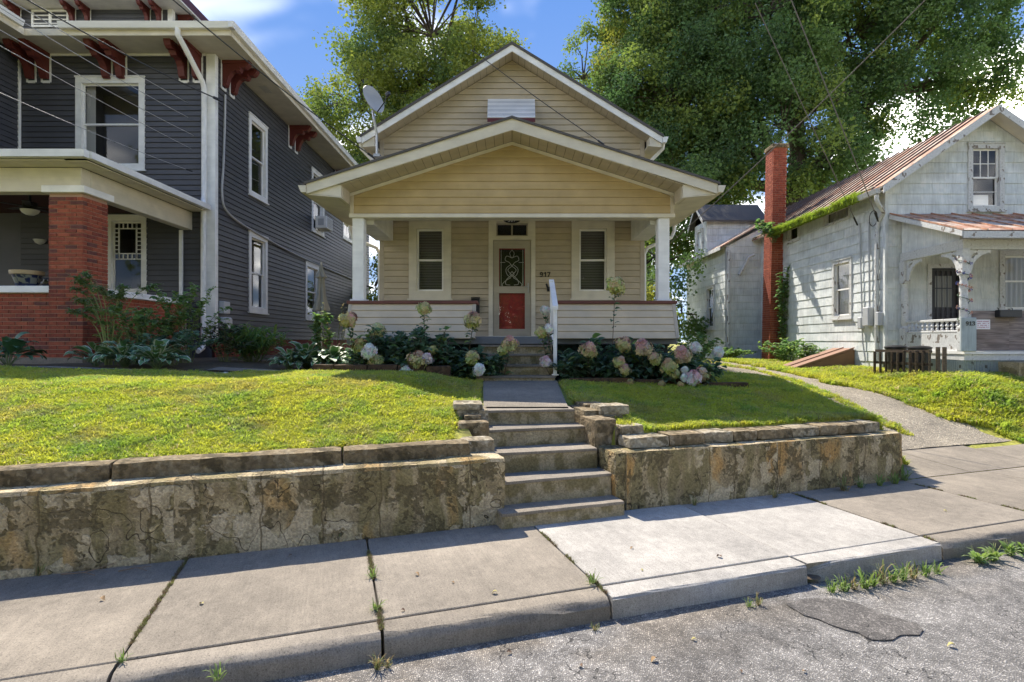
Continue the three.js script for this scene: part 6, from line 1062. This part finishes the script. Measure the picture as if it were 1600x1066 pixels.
  // moss and grass rooted in the gutter of the shingled house
  { const g = thing('gutter_grass', 'bright lime grass growing along the rusty roof gutter', 'grass'), r = rng(41), l = [], c = []; for (let i = 0; i < 2600; i++) { const d = lerp(14.2, 19, Math.pow(r(), 0.8)), w = vn(d * 2.2, 1, 5); if (r() > w * 1.2 - 0.1) continue; const x = 9.02 + r() * 0.30 * w; l.push(xform(x, 5.42 + (x - 9.02) * 0.695, -d, r() * 6.28, 2.6, 0, 0, 2.0 + r() * 1.6)); c.push(Cl(0.30, 0.36 + r() * 0.08, 0.04)); } copies('blades', TUFT[0], M.grass, g, l, c); g.userData.kind = 'stuff'; }
}
// ================================================================ hydrangeas either side of the porch steps
const BIGLEAF = [leafBlade(0.135, 0.040, { segs: 5, arch: 0.6, base: 0.1, fold: 0.35 }), leafBlade(0.11, 0.034, { segs: 5, arch: 0.7, base: 0.05, fold: 0.35 })];
function panicle(seed, pal, R) {                                   // cone of four-petalled florets
  const g = gb(), r = rng(seed), n = 130;
  for (let i = 0; i < n; i++) {
    const t = Math.pow((i + 0.5) / n, 0.8), a = i * 2.39996, w = Math.sin(Math.PI * (0.12 + 0.80 * t)) * (1.05 - 0.35 * t) * (0.42 + 1.15 * vn(a % 6.2832 * 1.3, t * 4.5, seed) + r() * 0.14), p = V3(Math.cos(a) * w, (t - 0.42) * 2.1, Math.sin(a) * w).multiplyScalar(R * 0.85), nrm = V3(Math.cos(a) * w, (t - 0.35) * 1.1, Math.sin(a) * w).normalize();
    const u = V3(r() - 0.5, r() - 0.5, r() - 0.5).cross(nrm).normalize(), v = nrm.clone().cross(u), e = R * (0.24 + r() * 0.14), k = clamp(t + (r() - 0.5) * 0.35);
    g.col = mix3(mix3(pal[0], pal[1], ss(0.0, 0.55, k)), pal[2], ss(0.5, 1, k)).map((x) => x * (0.8 + r() * 0.35));
    for (let q = 0; q < 4; q++) { const b = q * Math.PI / 2 + r() * 0.3, d1 = u.clone().multiplyScalar(Math.cos(b)).addScaledVector(v, Math.sin(b)), s1 = u.clone().multiplyScalar(-Math.sin(b)).addScaledVector(v, Math.cos(b)); const c = p.toArray(), l = p.clone().addScaledVector(d1, e * 0.6).addScaledVector(s1, e * 0.42).addScaledVector(nrm, e * 0.1).toArray(), tp = p.clone().addScaledVector(d1, e).addScaledVector(nrm, e * (0.1 + r() * 0.25)).toArray(), rr = p.clone().addScaledVector(d1, e * 0.6).addScaledVector(s1, -e * 0.42).addScaledVector(nrm, e * 0.1).toArray(); g.quad(c, rr, tp, l); }
  }
  g.col = null;
  return g.build();
}
const PAL = { W: [[0.62, 0.64, 0.52], [0.76, 0.75, 0.68], [0.78, 0.77, 0.72]], Y: [[0.42, 0.45, 0.14], [0.55, 0.54, 0.24], [0.60, 0.56, 0.32]], G: [[0.36, 0.40, 0.12], [0.50, 0.47, 0.20], [0.62, 0.42, 0.28]], P: [[0.52, 0.46, 0.24], [0.62, 0.46, 0.32], [0.62, 0.36, 0.29]], M: [[0.42, 0.43, 0.14], [0.58, 0.48, 0.25], [0.64, 0.38, 0.30]], K: [[0.70, 0.68, 0.60], [0.74, 0.64, 0.58], [0.72, 0.40, 0.40]], B: [[0.40, 0.30, 0.12], [0.46, 0.34, 0.14], [0.5, 0.4, 0.2]] };
const BLOOM = Object.fromEntries(Object.entries(PAL).map(([k, p], i) => [k, [0, 1].map((s) => panicle(200 + i * 7 + s, p, 0.14))]));
M.petal = phys([1, 1, 1], 0.8, { transmission: 0.25, thickness: 0, vertexColors: true, specularIntensity: 0.3 });
function hydrangea(label, x, d, w, dep, h, seed, blooms) {
  const t = thing('hydrangea_bush', label, 'shrub', 'hydrangeas by the porch steps'), r = rng(seed), y0 = groundY(x, d), wood = gb(), ms = [[], []], cs = [[], []];
  const dome = (fx) => h * 1.18 * (0.72 + 0.28 * Math.sin(fx * 9 + seed)) * Math.sqrt(Math.max(0.15, 1 - fx * fx * 0.8));
  const put = (q, s) => { const k = Math.floor(r() * 2); ms[k].push(xform(q.x, q.y, q.z, r() * 6.28, s, (r() - 0.3) * 0.9, (r() - 0.5) * 0.8)); cs[k].push(r() < 0.12 ? midGreen(r) : darkGreen(r)); };
  for (let i = 0; i < 60; i++) { const fx = r() * 2 - 1, fz = r() * 2 - 1, e = V3(fx * w, dome(fx) * (0.5 + r() * 0.5), fz * dep), b = V3(fx * w * 0.45, 0, fz * dep * 0.3 - 0.05), c = new THREE.QuadraticBezierCurve3(b, V3(e.x * 0.75, e.y * 0.8, e.z * 0.6), e); wood.tube(c.getPoints(5).map((v) => v.toArray()), 0.007, 4, 0.004); for (let k = 0; k < 20; k++) { const q = c.getPoint(lerp(0.2, 1, r())); q.x += (r() - 0.5) * 0.16; q.y += (r() - 0.5) * 0.10; q.z += (r() - 0.5) * 0.16; put(q, 0.9 + r() * 0.65); } }
  for (const [px, py, rad, kind, bd] of blooms) {
    const p = V3(...at(px, py, bd)).sub(V3(x, y0, -d)), o = mesh('bloom', BLOOM[kind][Math.floor(r() * 2)], M.petal, t), R = rad * bd / FOCAL;
    o.position.copy(p); o.scale.setScalar(R / 0.14 * 0.82); o.rotation.set((r() - 0.2) * 0.9, r() * 6.28, (r() - 0.5) * 1.3, 'YXZ');
    const b = V3(clamp(p.x * 0.8, -w, w), 0, clamp(p.z * 0.4 - 0.1, -dep, dep)), c = new THREE.QuadraticBezierCurve3(b, V3(p.x * 0.9 + b.x * 0.1, p.y * 0.75, p.z * 0.8 - 0.05), p.clone().add(V3(0, -R * 0.6, -0.02)));
    wood.tube(c.getPoints(8).map((v) => v.toArray()), 0.007, 5, 0.005);
    if (p.y > 0.5) for (let k = 0; k < 12; k++) { const q = c.getPoint(lerp(0.45, 0.97, k / 11)); q.x += (k % 2 - 0.5) * 0.03; put(q, 0.8 + r() * 0.3); }
  }
  mesh('branch', wood, mat([0.10, 0.065, 0.04], 0.8), t).userData.kind = 'stuff';
  BIGLEAF.forEach((s, i) => copies('foliage', s, M.grass, t, ms[i], cs[i]));
  t.position.set(x, y0 - 0.02, -d);
}
hydrangea('hydrangea with a white bloom at the left end of the porch lattice', -2.25, 9.45, 0.62, 0.32, 0.72, 3, [[544, 499, 17, 'M', 9.3], [563, 541, 17, 'G', 9.25], [577, 548, 15, 'W', 9.1], [590, 516, 15, 'Y', 9.4], [587, 562, 13, 'Y', 9.2]]);
hydrangea('hydrangea with a tall bloom reaching the left porch half wall cap', -1.35, 9.35, 0.72, 0.34, 0.70, 5, [[662, 481, 13, 'Y', 9.4], [676, 545, 9, 'Y', 9.2], [652, 562, 18, 'M', 9.0], [668, 559, 11, 'K', 8.98], [636, 580, 13, 'W', 8.95], [738, 500, 17, 'M', 9.3]]);
hydrangea('hydrangea leaning over the porch steps from the left', -0.62, 9.3, 0.48, 0.30, 0.58, 7, [[738, 559, 15, 'G', 9.0], [749, 576, 13, 'W', 8.92], [796, 536, 15, 'M', 9.05], [785, 546, 10, 'Y', 9.05]]);
hydrangea('hydrangea behind the white handrail with a tall yellow bloom', 1.45, 9.4, 0.72, 0.32, 0.70, 9, [[961, 445, 17, 'Y', 9.5], [852, 484, 10, 'W', 9.35], [847, 518, 12, 'Y', 9.25], [857, 513, 10, 'W', 9.2], [852, 564, 11, 'K', 9.1], [920, 546, 16, 'M', 9.0]]);
hydrangea('hydrangea with large pink and green blooms under the right half wall', 2.25, 9.3, 0.68, 0.34, 0.66, 11, [[974, 537, 15, 'M', 9.05], [1006, 543, 18, 'P', 9.0], [1024, 560, 13, 'G', 8.95], [968, 565, 12, 'G', 8.95], [976, 576, 11, 'M', 8.9], [985, 596, 7, 'B', 8.8], [1034, 600, 8, 'B', 8.75]]);
hydrangea('hydrangea with pink and white blooms at the right end of the bed', 2.95, 9.2, 0.52, 0.34, 0.56, 13, [[1045, 571, 15, 'G', 8.85], [1055, 583, 10, 'Y', 8.85], [1067, 553, 18, 'P', 8.95], [1087, 542, 11, 'W', 9.2], [1122, 550, 12, 'W', 9.4], [1070, 577, 8, 'W', 8.8], [1083, 590, 15, 'K', 8.75], [1098, 583, 14, 'P', 8.85], [1070, 589, 9, 'W', 8.75], [1064, 600, 7, 'B', 8.7]]);
// ================================================================ overhead wires
function wire(name, label, a, b, sag, r, m, group) {
  const t = thing(name, label, 'wire', group), A = V3(...a), B = V3(...b), pts = Array.from({ length: 25 }, (_, i) => { const k = i / 24, p = A.clone().lerp(B, k); p.y -= sag * 4 * k * (1 - k); return p.toArray(); });
  mesh('strand', gb().tube(pts, r, 6).build(1), m, t); mesh('clamp', gb().tube([pts[23], pts[24]], r * 2.2, 6), M.black, t); rebase(t, ...b); return t;
}
{
  const wd = mat([0.03, 0.03, 0.03], 0.6), wg = mat([0.42, 0.41, 0.40], 0.5, { metalness: 0.3 }), wb = mat([0.16, 0.14, 0.12], 0.7);
  wire('service_cable', 'thick dark service cable reaching the dark house corner', at(-120, -100, 9), at(347, 158, 13.0), 0.15, 0.016, wd);
  wire('service_cable', 'black cable running past the dark house to the bungalow eave', at(150, -105, 8.5), at(588, 249, 11.75), 0.12, 0.013, wd);
  wire('telephone_wire', 'topmost pale wire crossing the dark house front', at(-80, -55, 8), at(485, 262, 19.1), 0.1, 0.009, wg); wire('telephone_wire', 'pale wire crossing the dark house front window head', at(-80, -38, 8), at(486, 270, 19.1), 0.28, 0.008, wg);
  wire('telephone_wire', 'pale wire crossing the middle of the dark house front window', at(-60, 12, 8), at(470, 285, 18.2), 0.2, 0.008, wg); wire('telephone_wire', 'pale wire crossing below the dark house window rail', at(-60, 38, 8.2), at(440, 300, 16.8), 0.1, 0.007, wg); wire('telephone_wire', 'lowest pale wire ending at the brick porch roof', at(-60, 118, 8.5), at(300, 268, 12.85), 0.05, 0.006, wg);
  wire('service_cable', 'brown twisted cable dropping to the shingled house downspout', at(1212, -60, 12), at(1373, 347, 13.97), -0.05, 0.012, wb); wire('service_cable', 'twisted cable rising from the bungalow past the chimney top', at(1520, -75, 8.5), at(1008, 414, 12.6), 0.12, 0.010, wb); wire('service_cable', 'brown cable dropping to the side wall between its upper windows', at(1180, 5, 12.5), at(1340, 352, 14.83), -0.02, 0.010, wb);
  wire('gable_cable', 'thin black cable slanting across the upper bungalow gable', at(739, 79, 11.56), at(944, 226, 10.6), 0.03, 0.008, wd);
}
// ================================================================ small things in the gardens
{
  const um = thing('closed_parasol', 'faded grey closed parasol standing by the dark side wall', 'parasol');
  mesh('pole', gb().tube([[0, 0, 0], [0, 2.3, 0]], 0.02, 8), M.metal, um);
  const cl = gb(), fold = (k, y, r) => { const a = k / 36 * 2 * Math.PI, q = r * (0.72 + 0.28 * Math.cos(a * 6 + y)); return [Math.cos(a) * q, y, Math.sin(a) * q]; }, pr = [[2.26, 0.02], [2.1, 0.05], [1.98, 0.11], [1.94, 0.14], [1.90, 0.07], [1.6, 0.10], [1.45, 0.12], [1.2, 0.20], [1.16, 0.19]];
  for (let i = 0; i + 1 < pr.length; i++) for (let k = 0; k < 36; k++) cl.quad(fold(k, pr[i + 1][0], pr[i + 1][1]), fold(k + 1, pr[i + 1][0], pr[i + 1][1]), fold(k + 1, pr[i][0], pr[i][1]), fold(k, pr[i][0], pr[i][1]));
  mesh('canopy', cl.build(0.8), mat([0.36, 0.35, 0.30], 0.95, { map: T.grime }), um); mesh('base', gb().lathe([[0, 0.06], [0.16, 0.05], [0.18, 0], [0, 0]], 0, 0, 14), M.black, um); um.position.set(-4.42, groundY(-4.42, 12.6), -12.6);

  const ac = thing('window_air_conditioner', 'white air conditioner in the far upper window of the dark house', 'air conditioner');
  mesh('case', gb().cbox(0, 0.42, 0, 0.44, -0.34, 0.34, 0.02), M.white, ac); const gr = gb(); for (let i = 0; i < 9; i++) gr.box(0.421, 0.43, 0.06 + i * 0.04, 0.08 + i * 0.04, -0.28, 0.28); mesh('grille', gr, mat([0.4, 0.4, 0.4], 0.6), ac); mesh('side_vent', gb().box(0.12, 0.32, 0.1, 0.34, 0.341, 0.345), mat([0.45, 0.45, 0.45], 0.6), ac); ac.position.set(-7.08, 5.82, -19.87);

  const hp = [[20, 578], [70, 577], [120, 573], [170, 572], [220, 576], [262, 580], [310, 577], [350, 575]].map(([px, py], i) => { const d = 8.25 + (i % 2) * 0.06, x = (px - 800) / FOCAL * d; return [x, groundY(x, d) + 0.025, -d]; });
  const ho = thing('garden_hose', 'dark garden hose lying along the planted bed', 'hose'); mesh('tube', gb().tube(new THREE.CatmullRomCurve3(hp.map((q) => V3(...q))).getPoints(60).map((q) => q.toArray()), 0.016, 7).build(1), mat([0.10, 0.11, 0.11], 0.5), ho); mesh('fitting', gb().tube([hp[7], [hp[7][0] + 0.06, hp[7][1], hp[7][2]]], 0.022, 8), M.metal, ho); rebase(ho, hp[3][0], hp[3][1], hp[3][2]);

  const ed = thing('bed_edging', 'dark brown block edging in front of the left hydrangeas', 'edging'); let ex = -3.28; for (const w of [0.34, 0.55, 0.50, 0.46, 0.42]) { const o = mesh('edging_block', rough(w - 0.012, 0.17, 0.15, { amp: 0.010, round: 0.015, seed: ex * 7, seg: 0.05, shift: ex }), M.edging ??= mat('#8a7462', 0.95, { map: T.stone }), ed); o.position.set(ex + w / 2, groundY(ex, 9.0) - 0.02, -9.02 + (h2(w * 100 | 0, 1, 3) - 0.5) * 0.04); ex += w; } rebase(ed, -2.3, 1.2, -9.0);
  const e2 = thing('bed_edging', 'dark timber edging in front of the right hydrangeas', 'edging'); for (const [x0, x1, d] of [[0.95, 2.0, 9.0], [2.02, 3.1, 8.98], [3.12, 3.85, 8.9]]) { const o = mesh('edging_block', rough(x1 - x0, 0.13, 0.12, { amp: 0.008, round: 0.012, seed: x0 * 9, seg: 0.06, shift: x0 }), M.edging, e2); o.position.set((x0 + x1) / 2, groundY((x0 + x1) / 2, d) - 0.02, -d); } rebase(e2, 2.2, 1.0, -9);
  const flat = (x0, x1, d0, d1, n, label) => { const g = gb(), k = 6; for (let i = 0; i < k; i++) for (let j = 0; j < 3; j++) { const X = (q) => lerp(x0, x1, q / k), D = (q) => lerp(d0, d1, q / 3), P = (a, b) => [X(a), groundY(X(a), D(b)) + 0.03, -D(b)]; g.quad(P(i, j), P(i + 1, j), P(i + 1, j + 1), P(i, j + 1)); } const o = mesh(n, g, M.slab[2], scene); o.userData.kind = 'structure'; o.userData.label = label; };
  flat(-4.9, -3.35, 8.72, 9.1, 'side_path', 'concrete path beside the left hostas'); flat(-1.2, -0.66, 8.55, 8.85, 'path_stone', 'flat stone beside the walk');

  // weeds: tufts at the kerb foot, in the joints and along the wall base
  const STRAP = [leafBlade(0.16, 0.006, { segs: 4, arch: 0.9, base: 0.55 }), leafBlade(0.10, 0.008, { segs: 4, arch: 0.8, base: 0.5 })], BROAD = [leafBlade(0.15, 0.017, { segs: 4, arch: 0.8, base: 0.35 })];
  const weed = (px, py, y, size, tint, shapes, label, group, seed, n = 26) => { const d = (EYE - y) * FOCAL / (py - 533), x = (px - 800) / FOCAL * d; const r = rng(seed), t = thing('weed_tuft', label, 'weeds', group), ms = shapes.map(() => []), cs = shapes.map(() => []), st = gb(); for (let i = 0; i < n; i++) { const k = i % shapes.length, a = r() * 6.28; ms[k].push(xform((r() - 0.5) * 0.07 * size, 0, (r() - 0.5) * 0.07 * size, a, size * (0.6 + r() * 0.8), (r() - 0.75) * 0.9, (r() - 0.5) * 0.5)); cs[k].push(tint(r)); } for (let i = 0; i < 4; i++) { const a = r() * 6.28; st.tube([[0, 0, 0], [Math.cos(a) * 0.03, 0.08 * size, Math.sin(a) * 0.03], [Math.cos(a) * 0.09 * size, 0.17 * size, Math.sin(a) * 0.09 * size]], 0.002, 3); } mesh('stem', st, mat([0.3, 0.32, 0.12], 0.9), t).userData.kind = 'stuff'; shapes.forEach((s, k) => copies('foliage', s, M.grass, t, ms[k], cs[k])); t.position.set(x, y, -d); };
  const grn = tintOf([0.24, 0.34, 0.07], [0.18, 0.28, 0.07]), dryT = tintOf([0.38, 0.30, 0.14], [0.30, 0.22, 0.10], [0.22, 0.26, 0.08]);
  [[1300, 926, 0.5], [1318, 924, 0.65], [1334, 921, 0.55], [1350, 919, 0.75], [1364, 916, 0.6], [1380, 913, 0.8], [1396, 910, 0.7], [1412, 907, 0.8], [1428, 904, 0.6], [1446, 901, 0.7], [1464, 897, 0.5], [1185, 946, 0.4], [1170, 949, 0.35]].forEach(([px, py, s], i) => weed(px, py, -0.15, s, i % 3 === 2 ? dryT : grn, STRAP, 'tuft of thin grass growing at the kerb foot', 'grass tufts along the kerb', 70 + i));
  [[1530, 880, 0.75], [1552, 876, 0.8], [1578, 868, 0.7], [1596, 864, 0.65]].forEach(([px, py, s], i) => weed(px, py, -0.15, s, grn, BROAD, 'broad-leaved weed growing at the kerb foot', 'broad weeds along the kerb', 90 + i));
  [[590, 1046, 0.45], [606, 1043, 0.35], [930, 985, 0.3]].forEach(([px, py, s], i) => weed(px, py, -0.15, s, dryT, STRAP, 'dried brown tuft lying in the gutter', 'dried tufts in the gutter', 110 + i));
  [[926, 914, 0.6], [582, 905, 0.45], [587, 955, 0.45], [340, 1064, 0.45], [190, 1035, 0.35]].forEach(([px, py, s], i) => weed(px, py, -0.004, s, grn, STRAP, 'small weed sprouting from a pavement joint', 'weeds in the pavement joints', 130 + i, 18));
  [[1415, 752, 0.9], [1398, 757, 0.8], [1375, 760, 0.7], [1345, 763, 0.7], [1320, 768, 0.9], [1210, 778, 0.6], [1085, 790, 0.5], [845, 818, 0.5], [530, 846, 0.5], [60, 900, 0.5]].forEach(([px, py, s], i) => weed(px, py, -0.004, s, i > 3 ? dryT : grn, STRAP, 'weeds rooted where the retaining wall meets the pavement', 'weeds along the wall foot', 150 + i));
  // moss in the joint, dead leaves, twigs
  { const m = struct('joint_moss'); m.userData.kind = 'stuff'; tag(m, 'moss and grit in the pavement joints', 'moss'); const r = rng(5), l = [], c = []; for (let i = 0; i < 1500; i++) { const j = [-4.1, -2.7, -1.3, -1.3, 0.23, 3.46, 5.2][Math.floor(r() * 7)], b = -r() * 1.6; if (vn(b * 5, j, 3) < 0.45) continue; const p = S(j + (r() - 0.5) * 0.02, b, -0.004); l.push(xform(p[0], p[1], p[2], r() * 6.28, 0.35, 0, 0, 0.25 + r() * 0.25)); c.push(r() < 0.4 ? Cl(0.20, 0.22, 0.06) : Cl(0.16, 0.11, 0.06)); } copies('tufts', TUFT[1], M.grass, m, l, c); }
  const dead = [leafBlade(0.05, 0.016, { segs: 4, arch: 0.9, base: 0.1, fold: 0.6 }), leafBlade(0.035, 0.012, { segs: 3, arch: 0.6, base: 0.2, fold: 0.7 })], dm = [mat([0.30, 0.19, 0.09], 0.9), mat([0.42, 0.36, 0.14], 0.9), mat([0.16, 0.10, 0.06], 0.9)], rr = rng(17);
  [[163, 938, 0], [312, 944, 0], [450, 870, 0], [710, 912, 0], [768, 928, 0], [633, 955, 0], [655, 900, 0], [1005, 893, 0], [1120, 870, 0], [985, 858, 0], [1480, 800, 0], [800, 1020, 1], [1018, 1035, 1], [1080, 1000, 1], [905, 1040, 1], [1260, 1050, 1], [1480, 1010, 1], [1160, 1052, 1]].forEach(([px, py, road], i) => { const y = road ? -0.148 : 0.004, d = (EYE - y) * FOCAL / (py - 533); const o = mesh(numbered('fallen_leaf'), dead[i % 2], dm[i % 3], scene); o.position.set((px - 800) / FOCAL * d, y, -d); o.rotation.set(0, rr() * 6.28, (rr() - 0.5) * 0.6); o.scale.setScalar(0.6 + rr() * 0.5); tag(o, road ? 'curled dead leaf lying on the asphalt' : 'curled dead leaf lying on the pavement', 'leaf', road ? 'dead leaves on the road' : 'dead leaves on the pavement'); });
  const tw = (pts, label) => { const t = thing('fallen_twig', label, 'twig'), P = pts.map(([px, py]) => { const y = 0.012, d = (EYE - y) * FOCAL / (py - 533); return [(px - 800) / FOCAL * d, y + rr() * 0.015, -d]; }); mesh('shoot', gb().tube(P, 0.005, 5, 0.002), mat([0.22, 0.14, 0.08], 0.9), t); mesh('side_shoot', gb().tube([P[1], [P[1][0] + 0.06, P[1][1] + 0.02, P[1][2] + 0.05], [P[1][0] + 0.14, P[1][1] + 0.01, P[1][2] + 0.07]], 0.003, 4), mat([0.22, 0.14, 0.08], 0.9), t); rebase(t, ...P[1]); };
  tw([[95, 899], [130, 898], [160, 888], [178, 883]], 'reddish bent twig lying at the foot of the left wall'); tw([[185, 893], [210, 890], [236, 888]], 'short green twig lying at the foot of the left wall');
}

// broken drain pipe end in the kerb
{
  const k = streetGroup(thing('kerb_drain', 'black broken drain pipe end in the chipped kerb', 'drain'));
  mesh('pipe', gb().tube([[2.035, -0.06, 1.46], [2.035, -0.066, 1.60]], 0.042, 12, 0.042, false).tube([[2.035, -0.06, 1.46], [2.035, -0.066, 1.595]], 0.037, 12, 0.037, false).build(0.8), M.black, k);
  mesh('silt', gb().lathe([[0, -0.10], [0.06, -0.105], [0.075, -0.115]], 2.035, 1.63, 10), mat([0.12, 0.09, 0.06], 1), k);
}
renderer.render(scene, camera);
